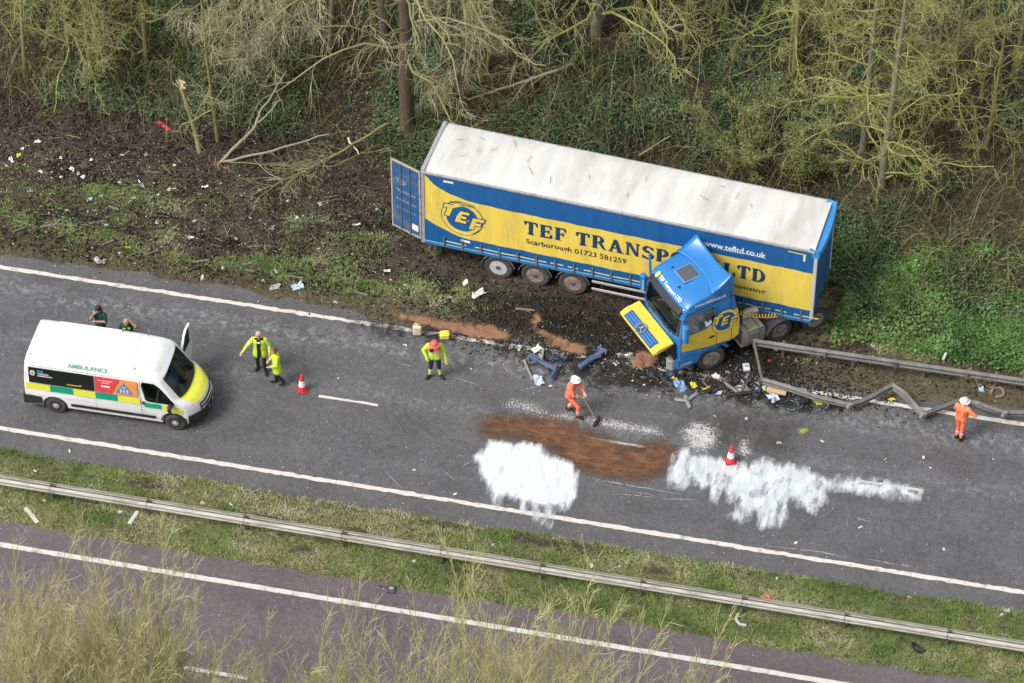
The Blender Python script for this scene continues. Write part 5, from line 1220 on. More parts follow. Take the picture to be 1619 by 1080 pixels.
# ------------------------------------------------------------------ crash barriers
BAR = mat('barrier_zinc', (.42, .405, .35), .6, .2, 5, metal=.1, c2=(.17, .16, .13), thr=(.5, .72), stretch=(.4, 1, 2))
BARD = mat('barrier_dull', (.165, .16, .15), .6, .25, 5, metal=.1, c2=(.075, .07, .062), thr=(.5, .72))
WP = [(.0, .03), (.02, .045), (.070, .075), (.070, .11), (.012, .14), (.012, .17), (.070, .20), (.070, .235), (.02, .265), (.0, .28)]
WPB = [(.0, 0), (.025, .02), (.085, .06), (.085, .10), (.02, .135), (.02, .175), (.085, .21), (.085, .25), (.025, .29), (.0, .31)]
def wbeam(pts, s=1, lean=None, prof=WP, th=.012):
    """corrugated rail swept along a path of 3-D points; s picks the facing side"""
    pts = np.array(pts, float); n = len(pts); T = np.gradient(pts, axis=0); T[:, 2] = 0; T /= np.linalg.norm(T, axis=1, keepdims=True); S = np.stack([T[:, 1], -T[:, 0], 0*T[:, 0]], 1)*s
    ring = prof + [(d-th, z) for d, z in prof[::-1]]; k = len(ring); v = []; f = []
    for i in range(n):
        ln = 0 if lean is None else lean[i]
        for d, z in ring:
            zz = z-.155; v.append(pts[i] + S[i]*(d*math.cos(ln)+zz*math.sin(ln)) + np.array([0, 0, zz*math.cos(ln)-d*math.sin(ln)]))
    for i in range(n-1):
        for j in range(k): f.append((i*k+j, i*k+(j+1) % k, (i+1)*k+(j+1) % k, (i+1)*k+j))
    f += [tuple(range(k))[::-1], tuple((n-1)*k+j for j in range(k))]
    return MB().add(v, f)
cbar = empty('crash_barrier', (-16, -2.72, 0)); tag(cbar, 'long straight double-sided steel crash barrier on the grassy central reservation', 'barrier')
X0 = G(80, 800)[0]
for k in range(-4, 14):
    x = X0 + 3.2*k
    for s in (-1, 1):
        wbeam([(x+16-.02+t, s*.085, .60) for t in np.linspace(0, 3.24, 5)], s=(1 if s < 0 else -1)).build('rail_section', BAR, cbar)
    po = MB().box((x+16, 0, .36), (.07, .11, .86), bev=.008); po.box((x+16, 0, .60), (.05, .16, .08)); po.build('post', mat('post_rusty', (.13, .11, .09), .8, .3, 8), cbar)
    for s in (-1, 1): MB().box((x+16+.12, s*.155, .60), (.03, .02, .03)).build('bolt', STEEL, cbar)
A, Bp = G(1191, 541, .60), G(1640, 607, .60)
vb = empty('crash_barrier', tuple((A[0], A[1], 0))); tag(vb, 'straight grey crash barrier along the green bank behind the lorry', 'barrier')
d_ = (Bp-A); n_ = 4
for k in range(n_):
    a = d_*k/n_; b = d_*(k+1)/n_*1.0 if k < n_-1 else d_*1.6
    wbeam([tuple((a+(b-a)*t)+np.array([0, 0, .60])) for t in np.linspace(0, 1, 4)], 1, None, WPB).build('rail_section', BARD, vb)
    MB().box((a[0]+1.0, a[1]+.08+d_[1]/d_[0]*1.0, .35), (.08, .12, .82)).build('post', mat('post_rusty', (.1, .1, .1)), vb)
    MB().box((a[0]+.05, a[1]-.10, .60), (.10, .03, .26)).build('splice', BARD, vb)
zb = empty('crash_barrier', tuple(G(1345, 640))); tag(zb, 'buckled zigzag crash barrier rail torn loose onto the road edge', 'barrier')
org = np.array(zb.location)
zz = [((1206, 602), .42), ((1290, 628), .32), ((1343, 640), .26), ((1380, 626), .34), ((1410.5, 610), .46), ((1432, 626), .38), ((1460, 655), .24), ((1490, 643), .28), ((1516, 634), .36), ((1531, 632), .40), ((1550, 640), .42), ((1588, 652), .34), ((1660, 655), .40)]
P_ = [G(*q, z) for q, z in zz]; LN = [.1, .2, .35, .2, .1, -.2, .2, .35, .2, .8, .2, .4, .1, 0]
for i in range(len(P_)-1):
    a, b = P_[i], P_[i+1]; n = 13
    pts = [a+(b-a)*t for t in np.linspace(0, 1, n)]
    ln = np.linspace(LN[i], LN[i+1], n)
    pts = [p+np.array([0, .018*math.sin(math.pi*t)*math.sin(2.2*i+1), .02*math.sin(math.pi*t)*math.cos(1.7*i)]) - org for p, t in zip(pts, np.linspace(0, 1, n))]
    wbeam(pts, 1, ln, WPB).build('bent_rail', BARD, zb)
for q in ((1343, 642), (1411, 612), (1459, 657), (1588, 655)):
    p = G(*q, .4)-org; MB().box(tuple(p), (.12, .10, .26), rotm(.5, .3, .2)).build('crumpled_joint', GALV, zb)
def loose_rail(a, b, za, zb_, label, w=.10, m_=BARD, name='barrier_rail', prof=None):
    a, b = G(*a, za), G(*b, zb_); o = np.array([a[0], a[1], 0])
    pts = [a+(b-a)*t+np.array([0, 0, .02*math.sin(5*t)])-o for t in np.linspace(0, 1, 6)]
    m2 = wbeam(pts, 1, [.3]*6, [(d*.8, z*w/.31) for d, z in WPB])
    return tag(m2.build(name, m_, None, loc=tuple(o)), label, 'rail')
loose_rail((1193, 541), (1207, 604), .62, .42, 'dark snapped rail leaning from the fuel tank down to the road', .22)
loose_rail((1138, 598), (1172, 622), .12, .10, 'short dark twisted rail among the debris below the front wheel', .16)
loose_rail((1150, 624), (1200, 616), .12, .14, 'black bent rail lying across debris by the cardboard sheet', .18, BLACK)
loose_rail((1170, 622), (1182, 598), .12, .2, 'grey stub of rail standing in soil near snapped rail', .16)
# ------------------------------------------------------------------ trees and undergrowth
def unit(v): return v/(np.linalg.norm(v)+1e-9)
def grow(rg, p, d, L_, r, lev, S, out):
    n = S['seg'][lev]; pts = [p]; dirs = [d]; w = S['wan'][lev]; tr = S['trop'][lev]
    N_ = rg.normal(0, w, (n, 3))
    for i in range(n):
        d = d + N_[i]; d = d/math.sqrt(d[0]*d[0]+d[1]*d[1]+d[2]*d[2]); d = d + np.array((0, 0, tr)); d = d/math.sqrt(d[0]*d[0]+d[1]*d[1]+d[2]*d[2])
        p = p + d*(L_/n); pts.append(p); dirs.append(d)
    r1 = r*S['tip'][lev]
    out[lev].append((np.array(pts), np.linspace(r, r1, n+1), rg.random()))
    if lev+1 >= len(S['seg']): return
    m_ = S['num'][lev]; m_ = int(m_*(.75+.5*rg.random())+.5)
    for k in range(m_):
        t = S['t0'][lev] + (1-S['t0'][lev])*((k+rg.random())/m_); u = t*n; i = min(int(u), n-1); q = pts[i]+(pts[i+1]-pts[i])*(u-i)
        dd = dirs[i+1]; e = rg.normal(0, 1, 3); e = e - dd*(e@dd); e = unit(e)
        if S.get('flat') and lev == 0: e[2] *= S['flat']; e = unit(e)
        a = S['ang'][lev]*(.7+.6*rg.random()); nd = unit(dd*math.cos(a)+e*math.sin(a))
        ll = S['len'][lev]*(.6+.8*rg.random())*(1-.45*t if lev or not S.get('evenlen') else 1.0)
        grow(rg, q, nd, ll, max((r+(r1-r)*t)*S['rr'][lev], S['rmin']), lev+1, S, out)
def tree(name, label, loc, S, seed, bark, twig, cat='tree', group=None, d0=(0, 0, 1), split=1, sides=(8, 5, 4, 3, 3), yaw=0.0):
    rg = np.random.default_rng(seed); out = [[] for _ in S['seg']]
    for st_ in range(S.get('stems', 1)):
        dv = unit(np.array(d0, float) + (rg.normal(0, S.get('fan', 0), 3)*(1, 1, .3) if S.get('stems', 1) > 1 else 0))
        off = np.array((rg.normal(0, .12), rg.normal(0, .12), 0)) if S.get('stems', 1) > 1 else 0
        grow(rg, np.zeros(3)+off+np.array((0, 0, -.15)), dv, S['L']*(.8+.4*rg.random() if S.get('stems', 1) > 1 else 1), S['r'], 0, S, out)
    e = empty(name, tuple(loc), (0, 0, yaw)); tag(e, label, cat, group)
    mt = []
    obj('trunk', tubes_mesh('trunk', [l for L_ in out[:split] for l in L_], sides[0]), bark, e)
    rest = [(k, l) for k, L_ in enumerate(out[split:]) for l in L_]
    # limbs and twigs joined in one crown
    Vs, Fs, Cs, o_ = [], [], [], 0
    for k in range(split, len(out)):
        gp = {}
        for l in out[k]: gp.setdefault(len(l[0]), []).append(l)
        for m_, g in gp.items():
            V, F = tube_np(np.array([a[0] for a in g]), np.array([a[1] for a in g]), sides[k]); Vs.append(V); Fs.append(F+o_); o_ += len(V)
            lo, hi = S['tone'][k]; Cs.append(np.repeat(np.array([lo+(hi-lo)*a[2] for a in g]), m_*sides[k]))
    obj('crown', fast_mesh('crown', np.concatenate(Vs), np.concatenate(Fs), {'rnd': np.concatenate(Cs)}, True), twig, e)
    return e
TWIG = mat_attr('twig_mossy', [(0.0, (.050, .040, .026)), (.25, (.125, .100, .055)), (.5, (.235, .245, .070)), (.72, (.38, .37, .14)), (1.0, (.50, .47, .34))], .85)
TWIGP = mat_attr('twig_pale', [(0.0, (.085, .070, .045)), (.35, (.185, .19, .070)), (.7, (.33, .315, .155)), (1.0, (.54, .49, .37))], .85)
TWIGF = mat_attr('twig_straw', [(0.0, (.12, .085, .05)), (.25, (.36, .30, .17)), (.55, (.52, .48, .22)), (.8, (.62, .56, .36)), (1.0, (.70, .63, .52))], .8)
BARKB = mat('bark_brown', (.115, .080, .055), .9, .3, 9, c2=(.135, .125, .045), thr=(.52, .68), stretch=(2, 2, .5), bump=.8, bscale=18)
BARKG = mat('bark_grey', (.20, .185, .14), .9, .3, 9, c2=(.21, .205, .07), thr=(.48, .64), stretch=(2, 2, .5), bump=.8, bscale=22)
BARKM = mat('bark_moss', (.23, .215, .085), .9, .3, 9, c2=(.16, .125, .075), thr=(.5, .66), stretch=(2, 2, .6), bump=.7, bscale=22)
def at(px, py): p = GT(px, py); return (p[0], p[1], p[2])
big = dict(L=11, r=.29, seg=[10, 7, 5, 4], wan=[.012, .20, .28, .26, .2], trop=[.02, -.10, -.12, -.10, -.06], tip=[.6, .25, .3, .45, .5], num=[15, 9, 7], t0=[.30, .12, .12, .1], ang=[1.25, .8, .7, .6], len=[4.6, 1.9, .8, .45], rr=[.24, .5, .6, .6], rmin=.0095, flat=.35, evenlen=1, tone=[(0, 1), (.35, .7), (.4, .85), (.5, 1.0), (.55, 1.0)])
tree('oak_tree', 'stout brown-barked tree trunk with moss at its foot behind the trailer doors', at(645, 208), big, 101, BARKB, TWIGP)
b2 = dict(big, r=.22, L=10, num=[26, 9, 6], rr=[.34, .5, .6, .6], trop=[.02, -.14, -.06, -.03, 0], wan=[.03, .28, .36, .34, .25], len=[5.4, 2.0, .8, .4], rmin=.0105, t0=[.08, .15, .12, .1])
tree('oak_tree', 'grey trunk with mossy crooked boughs arching down over the trailer roof', at(942, 58), b2, 102, BARKG, TWIG)
zig = dict(L=9.5, r=.14, seg=[9, 8, 6, 4], wan=[.014, .24, .34, .34, .3], trop=[.03, -.05, -.02, .02, .02], tip=[.45, .3, .4, .5, .6], num=[34, 9, 6], t0=[.04, .15, .12, .1], ang=[1.25, .85, .8, .7], len=[3.6, 1.4, .55, .3], rr=[.34, .6, .65, .65], rmin=.0105, flat=.6, tone=[(0, 1), (.45, .72), (.45, .8), (.4, .85), (.35, .9)])
tree('ash_tree', 'slender grey trunk thick with crooked yellow mossy twigs behind the trailer front', at(1364, 240), zig, 103, BARKG, TWIG)
tree('ash_tree', 'mossy ash whose yellow branches spread above the brambles and nettle bank', at(1500, 190), dict(zig, r=.10, L=8, num=[30, 9, 6]), 105, BARKM, TWIG)
tree('ash_tree', 'mossy ash with grey-yellow crooked boughs above the willow', at(1250, 95), dict(zig, r=.10, L=8, num=[30, 9, 6]), 106, BARKM, TWIG)
tree('ash_tree', 'mossy ash at the wood edge above the left verge, its boughs tangled yellow-green', at(110, 95), dict(zig, r=.09, L=7.5, num=[30, 9, 6]), 107, BARKM, TWIG)
tree('ash_tree', 'twin trunk standing lower down the bank, splayed with yellow mossy branches', at(1393, 300), dict(zig, num=[30, 9, 6]), 104, BARKG, TWIG)
mid = dict(zig, L=8, r=.085, num=[16, 7, 5], rmin=.0085, len=[2.6, 1.1, .5, .3], t0=[.15, .15, .12, .1])
young = []
for i, (px, py) in enumerate([(145, 128), (158, 122), (345, 224), (40, 120), (232, 105), (520, 88), (590, 60), (770, 110), (850, 40), (1080, 90), (1150, 40), (1255, 120), (1480, 120), (1560, 230), (1600, 120), (430, 60), (1030, 20), (1310, 40), (700, 30), (90, 40)]):
    if i in (0, 2): S_ = mid
    else: S_ = dict(mid, L=6.5+(i*37 % 30)/10, num=[11+i % 5, 7, 5], trop=[.03, -.06 if i % 2 else -.01, -.04, -.02, 0])
    lab = {0: 'pair-stemmed mossy young tree among dark ivy at the wood edge', 2: 'thin leaning mossy stem rising beside the snapped trunk'}.get(i, 'thin bare mossy young tree growing in the woodland thicket')
    if i < 3 or i % 3 == 0 or not young:
        y_ = tree('young_tree', lab, at(px, py), S_, 200+i, BARKM, TWIG if i % 2 else TWIGP, group=None if i in (0, 2) else 'bare young trees in the wood', d0=(rng.normal(0, .08), rng.normal(0, .08), 1))
        if i not in (0, 2): young.append(y_)
    else:
        c_ = copy_tree(young[i % len(young)]); c_.location = at(px, py); c_.rotation_euler = (0, 0, i*2.399); k_ = .8+.08*(i % 6); c_.scale = (k_,)*3; c_['label'] = lab
# drooping pale boughs coming in over the wood edge
droop = dict(L=5.0, r=.10, seg=[7, 6, 5, 4], wan=[.10, .2, .24, .22], trop=[-.06, -.14, -.16, -.12], tip=[.35, .35, .4, .5], num=[11, 6, 4], t0=[.2, .12, .1], ang=[.75, .6, .5], len=[1.9, 1.0, .55], rr=[.4, .6, .7], rmin=.0095, tone=[(0, 1), (.4, .8), (.55, 1), (.6, 1)])
for i, (px, py, z, dx, dy) in enumerate([(560, -30, 5.0, -.55, -.55), (470, -40, 4.6, -.15, -.7), (720, -30, 4.0, .2, -.75)]):
    p = G(px, py, z)
    g0 = float(height([p[0]], [p[1]])[0])
    S_ = dict(droop); rg = np.random.default_rng(300+i)
    e = empty('overhanging_tree', (p[0]-dx*1.2, p[1]+1.2, float(height([p[0]-dx*1.2], [p[1]+1.2])[0]))); tag(e, 'tree whose pale drooping boughs hang in over the wood edge', 'tree', 'trees with drooping pale boughs')
    out = [[] for _ in S_['seg']]; hz = z - e.location.z
    top = np.array((dx*.4, -.4, hz))
    trunk = [(np.array([(0, 0, -.2), (.03, 0, hz*.4), (dx*.2, -.2, hz*.75), tuple(top)]), np.array([.17, .15, .13, .10]), .5)]
    obj('trunk', tubes_mesh('trunk', trunk, 8), BARKG, e)
    for k in range(3): grow(rg, top, unit(np.array((dx+rg.normal(0, .25), dy+rg.normal(0, .2), .05+.2*rg.random()))), 5.0, .09, 0, S_, out)
    lines = [(a, b, S_['tone'][k][0]+(S_['tone'][k][1]-S_['tone'][k][0])*c) if k else (a, b, .55) for k in range(4) for a, b, c in out[k]]
    obj('crown', tubes_mesh('crown', lines, 3), TWIGP, e)
# snapped trunk with pale splintered top
p0, p1 = at(317, 243), None
tp = G(286, 138, p0[2]+2.2); e = empty('snapped_tree', p0); tag(e, 'snapped thin tree trunk with pale splintered top', 'tree')
d_ = tp-np.array(p0)
obj('trunk', tubes_mesh('trunk', [(np.array([(0, 0, -.2), d_*.35+(.04, 0, 0), d_*.7+(.03, 0, 0), d_]), np.array([.10, .085, .075, .07]), .5)], 8), BARKM, e)
sp = MB(); r_ = random.Random(3)
for k in range(7): a = k*.9; sp.prism([(-.02, 0), (.02, 0), (.0, .22+.2*r_.random())], -.012, .012); sp.v[-6:] = [tuple(rotm(a, r_.uniform(-.3, .9), r_.uniform(-.6, .6)) @ np.array(v) + d_ + np.array((.05*math.cos(a), .05*math.sin(a), -.05))) for v in sp.v[-6:]]
sp.build('splintered_wood', mat('fresh_wood', (.68, .58, .38), .8, .12, 10), e)

# fallen boughs
def fallen(name, label, pix, r0, seed, bark=BARKM, twigs=True, nt=14, cat='branch', spl=False):
    pts = np.array([G(*q[:2], float(GT(*q[:2])[2])+q[2]) if q[2] < .6 else G(*q[:2], q[2]+.1) for q in pix])
    o = pts[0].copy(); dense = []
    for a, b in zip(pts[:-1], pts[1:]):
        for t in np.linspace(0, 1, 5, endpoint=False): dense.append(a+(b-a)*t)
    dense.append(pts[-1]); dense = np.array(dense)-o; rg = np.random.default_rng(seed); dense[1:-1] += rg.normal(0, .02, (len(dense)-2, 3))
    e = empty(name, tuple(o)); tag(e, label, cat)
    obj('limb', tubes_mesh('limb', [(dense, np.linspace(r0, r0*.45, len(dense)), .5)], 7), bark, e)
    if twigs:
        S_ = dict(seg=[5, 4, 3], wan=[.14, .2, .2], trop=[-.03, -.02, 0], tip=[.4, .4, .5], num=[5, 3], t0=[.15, .1], ang=[.6, .5], len=[.6, .3], rr=[.5, .6], rmin=.005)
        out = [[], [], []]; n = len(dense)
        for k in range(nt):
            t = .3+.7*rg.random(); i = int(t*(n-2)); dd = unit(dense[i+1]-dense[i]); ee = rg.normal(0, 1, 3); ee[2] = abs(ee[2])*.4; ee = unit(ee-dd*(ee@dd)); a = .5+.3*rg.random()
            grow(rg, dense[i], unit(dd*math.cos(a)+ee*math.sin(a)), .9+.9*rg.random(), r0*.35, 0, S_, out)
        obj('twigs', tubes_mesh('twigs', [(a, b, .5+.5*c) for L_ in out for a, b, c in L_], 3), TWIGP, e)
    if spl:
        mb = MB(); rr_ = random.Random(seed)
        for k in range(12): mb.box((rr_.uniform(-.12, .12), rr_.uniform(-.12, .12), rr_.uniform(0, .2)), (.03, .02, .28), rotm(rr_.uniform(0, 6), rr_.uniform(-.7, .7), rr_.uniform(-.7, .7)))
        mb.build('splintered_butt', mat('torn_wood', (.42, .28, .12), .85, .25, 12), e)
PALE = mat('bark_pale', (.34, .31, .22), .85, .2, 9, bump=.4)
fallen('fallen_branch', 'pale broken branch with torn orange butt leaning up across the verge', [(344, 262, .05), (400, 205, .5), (416, 170, 1.0), (453, 112, 1.8)], .065, 1, PALE, False, spl=True)
fallen('fallen_branch', 'pale side branch forking off the torn one and rising towards the wood', [(400, 204, .5), (420, 184, .8), (443, 158, 1.2)], .045, 2, PALE, False)
fallen('fallen_branch', 'long straight pale pole lying from torn branch towards the trailer doors', [(350, 256, .08), (430, 238, .2), (520, 212, .4)], .055, 3, PALE, False)
fallen('fallen_branch', 'mossy fallen bough with twigs fanned over the soil beside trailer doors', [(612, 196, .5), (545, 236, .3), (480, 270, .2), (400, 308, .08)], .06, 4, BARKM, True, 26)
fallen('fallen_branch', 'thin mossy stick lying low across the soil behind the long pole', [(352, 255, .1), (440, 262, .1), (530, 262, .15), (600, 228, .3)], .03, 5, BARKM, True, 8)
fallen('fallen_branch', 'long pale bough slanting across undergrowth behind the trailer roof', [(980, 68, .6), (880, 112, .5), (790, 142, .3), (740, 158, .2)], .07, 6, PALE, True, 12)
fallen('fallen_branch', 'short pale bare stick in the brambles behind trailer roof centre', [(1010, 246, .1), (1060, 215, .3)], .04, 7, PALE, False)
fallen('fallen_branch', 'short fresh white splinter of wood beside the mossy fallen bough', [(551, 218, .25), (567, 244, .2)], .045, 8, mat('fresh_wood2', (.66, .58, .42), .8, .1, 9), False)

# willow in young leaf over the trailer's front half
def leaf_quads(P, size, rg, up=.5, asp=.55):
    """folded leaf blades; P (n,3), returns verts, quads"""
    n = len(P); d = rg.normal(0, 1, (n, 3)); d[:, 2] *= (1-up); d /= np.linalg.norm(d, axis=1, keepdims=True)
    nrm = rg.normal(0, .45, (n, 3)); nrm[:, 2] += 1.0; s_ = np.cross(d, nrm); s_ /= np.linalg.norm(s_, axis=1, keepdims=True)+1e-9
    nn = np.cross(s_, d); L_ = size*(.6+.8*rg.random((n, 1))); w = L_*asp*.5
    V = np.stack([P, P+d*L_*.5+s_*w+nn*L_*.08, P+d*L_, P+d*L_*.5-s_*w+nn*L_*.08], 1).reshape(-1, 3)
    return V, np.arange(4*n).reshape(-1, 4)
LEAFP = mat_attr('leaf_pale', [(0, (.10, .13, .035)), (.5, (.165, .205, .065)), (1, (.24, .275, .12))], .7)
for i, (px, py, h_, lab) in enumerate([(1195, 262, 3.4, 'pale green willow in young leaf overhanging the trailer roof'), (1268, 285, 2.2, 'smaller pale green willow bush beside the trailer front corner')]):
    S_ = dict(L=h_, r=.04, stems=9, fan=.35, seg=[6, 5, 4], wan=[.1, .2, .2], trop=[.0, -.04, -.06], tip=[.4, .4, .5], num=[8, 6], t0=[.2, .1], ang=[.6, .6], len=[h_*.35, .5], rr=[.45, .6], rmin=.005, tone=[(0, 1), (.4, .7), (.4, .8)])
    e = tree('willow_bush', lab, at(px, py), S_, 400+i, BARKM, TWIG, sides=(5, 4, 3))
    cr = [c for c in e.children if c.name.startswith('crown')][0]; nv = len(cr.data.vertices); co = np.zeros(nv*3, np.float32); cr.data.vertices.foreach_get('co', co); co = co.reshape(-1, 3)
    rg = np.random.default_rng(5); sel = co[rg.integers(0, nv, 5200)] + rg.normal(0, .05, (5200, 3)); V, F = leaf_quads(sel, .07, rg, .2)
    obj('leaves', fast_mesh('leaves', V, F, {'rnd': np.repeat(rg.random(len(sel)), 4)}), LEAFP, e)

# brambles: arching canes over the woodland floor
def scatter(n, x0, x1, y0, y1, dens, rg):
    out = np.zeros((0, 2))
    while len(out) < n:
        q = np.stack([rg.uniform(x0, x1, n*2), rg.uniform(y0, y1, n*2)], 1); q = q[rg.random(len(q)) < dens(q[:, 0], q[:, 1])]; out = np.concatenate([out, q])
    return out[:n]
def inwood(x, y): return sstep(-.5, .8, y-bank_start(x))
def under_trailer(x, y):                                  # nothing grows through the lorry
    dx, dy = x+21.58, y-11.80; c, s = math.cos(-.0806672), math.sin(-.0806672); u = dx*c+dy*s; v = -dx*s+dy*c
    return (u > -1.4) & (u < 14.2) & (np.abs(v) < 1.7)
rg = np.random.default_rng(11)
q = scatter(12500, -48, 6, 9.5, 28, lambda x, y: np.where(under_trailer(x, y), 0, inwood(x, y)*(.15+sstep(.35, .6, fbm(x*.35, y*.35, 71)))*(1-.75*sstep(-9, -6, x)*sstep(14.0, 12, y))), rg)
n = len(q); a = rg.uniform(0, 2*np.pi, n); L_ = rg.uniform(.5, 2.1, n); hh_ = L_*rg.uniform(.15, .75, n); t = np.linspace(0, 1, 6)
P = np.zeros((n, 6, 3)); wob = rg.normal(0, .05, (n, 6, 2))
P[:, :, 0] = q[:, :1]+np.cos(a)[:, None]*L_[:, None]*t + wob[..., 0]*t; P[:, :, 1] = q[:, 1:]+np.sin(a)[:, None]*L_[:, None]*t + wob[..., 1]*t
P[:, :, 2] = height(P[:, :, 0], P[:, :, 1], False) + hh_[:, None]*np.sin(np.pi*(t*.92)) + .02
V, F = tube_np(P, np.broadcast_to(np.linspace(.0085, .004, 6), (n, 6)).copy(), 3)
CANE = mat_attr('bramble_cane', [(0, (.06, .040, .026)), (.3, (.12, .085, .05)), (.5, (.18, .165, .070)), (.8, (.25, .255, .080)), (1, (.42, .37, .22))], .8)
tag(obj('bramble_canes', fast_mesh('canes', V, F, {'rnd': np.repeat(rg.random(n), 18)}, True), CANE), 'tangle of arching bramble canes over the woodland floor', 'brambles', kind='stuff')
# broken twigs and bark strewn over the verge
rg = np.random.default_rng(13); q = scatter(1900, -46, -8, 8.4, 16.5, lambda x, y: np.where(under_trailer(x, y), 0, (.15+.85*sstep(.45, .6, fbm(x*.5, y*.6, 99))*sstep(8.6, 11, y))*(1-.9*oil_at(x, y))), rg)
n = len(q); a = rg.normal(0, .9, n); L_ = rg.uniform(.12, .7, n); t = np.linspace(-.5, .5, 4); P = np.zeros((n, 4, 3)); P[:, :, 0] = q[:, :1]+np.cos(a)[:, None]*L_[:, None]*t+rg.normal(0, .01, (n, 4)); P[:, :, 1] = q[:, 1:]+np.sin(a)[:, None]*L_[:, None]*t+rg.normal(0, .01, (n, 4))
P[:, :, 2] = height(P[:, :, 0], P[:, :, 1], False)+.03+.03*rg.random((n, 1)); V, F = tube_np(P, np.broadcast_to(np.array([.010, .011, .010, .006]), (n, 4))*rg.uniform(.5, 1.5, (n, 1)), 3)
tag(obj('strewn_twigs', fast_mesh('strewn', V, F, {'rnd': np.repeat(rg.random(n), 12)}, True), mat_attr('twig_dead', [(0, (.03, .022, .016)), (.5, (.085, .065, .045)), (.85, (.17, .14, .095)), (1, (.34, .29, .21))], .9)), 'broken twigs and bark strewn over the churned soil', 'twigs', kind='stuff')
# standing thin whips give the thicket height
q = scatter(700, -48, 6, 15, 28, lambda x, y: np.where(under_trailer(x, y), 0, sstep(1.5, 4, y-bank_start(x))*(.1+sstep(.42, .6, fbm(x*.4, y*.4, 77)))), rg)
n = len(q); L_ = rg.uniform(1.0, 3.6, n); t = np.linspace(0, 1, 7); P = np.zeros((n, 7, 3)); dx = rg.normal(0, .28, (n, 2)); wob = np.cumsum(rg.normal(0, .035, (n, 7, 2)), 1)
for k in range(2): P[:, :, k] = q[:, k:k+1] + dx[:, k:k+1]*L_[:, None]*t**1.5 + wob[..., k]*L_[:, None]*.5
P[:, :, 2] = height(q[:, 0], q[:, 1], False)[:, None] + L_[:, None]*t - .05
V, F = tube_np(P, np.linspace(.013, .004, 7)[None]*rg.uniform(.7, 1.5, (n, 1)), 3)
tag(obj('thicket_stems', fast_mesh('whips', V, F, {'rnd': np.repeat(.15+.85*rg.random(n), 21)}, True), TWIG), 'thicket of thin upright stems filling the wood', 'thicket', kind='stuff')

# ivy and nettles: leaves in layers over the ground
def leaf_layer(name, n, dens, size, stops, hgt, label, cat, seed, x0=-48, x1=6, y0=8.0, y1=28, up=.6, asp=.85, tone=None):
    rg = np.random.default_rng(seed); q = scatter(n, x0, x1, y0, y1, dens, rg); z = height(q[:, 0], q[:, 1], False)
    mound = fbm(q[:, 0]*1.3, q[:, 1]*1.3, seed+3); z = z + hgt*mound*rg.random(n)**.6*1.3 + .02
    V, F = leaf_quads(np.stack([q[:, 0], q[:, 1], z], 1), size, rg, up, asp)
    c = np.clip(.5*rg.random(n) + .55*(fbm(q[:, 0]*.7, q[:, 1]*.7, seed+7)*2-.6) + .25*(mound-.5), 0, 1)
    return tag(obj(name, fast_mesh(name, V, F, {'rnd': np.repeat(c, 4)}), mat_attr(name+'_green', stops, .55, spec=.4)), label, cat, kind='stuff')
IV = [(0, (.014, .030, .014)), (.4, (.044, .096, .038)), (.75, (.105, .195, .085)), (1, (.23, .31, .16))]
leaf_layer('ivy_leaves', 190000, lambda x, y: np.where(under_trailer(x, y), 0, inwood(x, y)*(.08+.92*sstep(.44, .56, fbm(x*.42, y*.42, 81)))), .085, IV, .45, 'dark ivy carpeting the wood floor', 'ivy', 21)
NT = [(0, (.035, .075, .018)), (.4, (.085, .175, .040)), (.75, (.15, .27, .068)), (1, (.27, .35, .14))]
leaf_layer('nettle_leaves', 60000, lambda x, y: np.where(under_trailer(x, y) | (y < 9.3), 0, sstep(-9.6, -7.5, x)*(1-sstep(12.3, 14.6, y+4*(fbm(x*.3, y*.3, 5)-.5)))*(.10+.90*sstep(.42, .56, fbm(x*.9, y*.9, 91)))*sstep(9.3, 10.2, y)), .105, NT, .38, 'bright green nettles and cow parsley on the bank behind the barrier', 'nettles', 23, x0=-10, up=.7, asp=.7)
leaf_layer('weed_leaves', 9000, lambda x, y: np.where(under_trailer(x, y), 0, (.02+green_at(x, y))*sstep(-7, -9, x)+.5*np.exp(-(((x+23.6)/1.0)**2+((y-15.7)/.8)**2))), .055, NT, .10, 'low green weeds patching the churned verge', 'weeds', 25, y0=8.3, y1=17)
LIT = [(0, (.03, .021, .015)), (.5, (.07, .05, .032)), (.88, (.15, .11, .07)), (1, (.30, .24, .17))]
leaf_layer('leaf_litter', 45000, lambda x, y: np.where(under_trailer(x, y), 0, (.25+.75*inwood(x, y))*sstep(8.8, 12, y)), .07, LIT, .03, 'dead brown leaves and scraps littering soil and wood floor', 'leaf litter', 27, asp=.6)

leaf_layer('dead_bramble_leaves', 20000, lambda x, y: np.where(under_trailer(x, y), 0, inwood(x, y)*sstep(.50, .60, fbm(x*.5+9, y*.5, 83))), .08, [(0, (.06, .034, .026)), (.5, (.14, .085, .06)), (.85, (.24, .165, .12)), (1, (.34, .26, .19))], .40, 'dead reddish brown bramble leaves in patches over the bank', 'brambles', 29, asp=.5, up=.3)
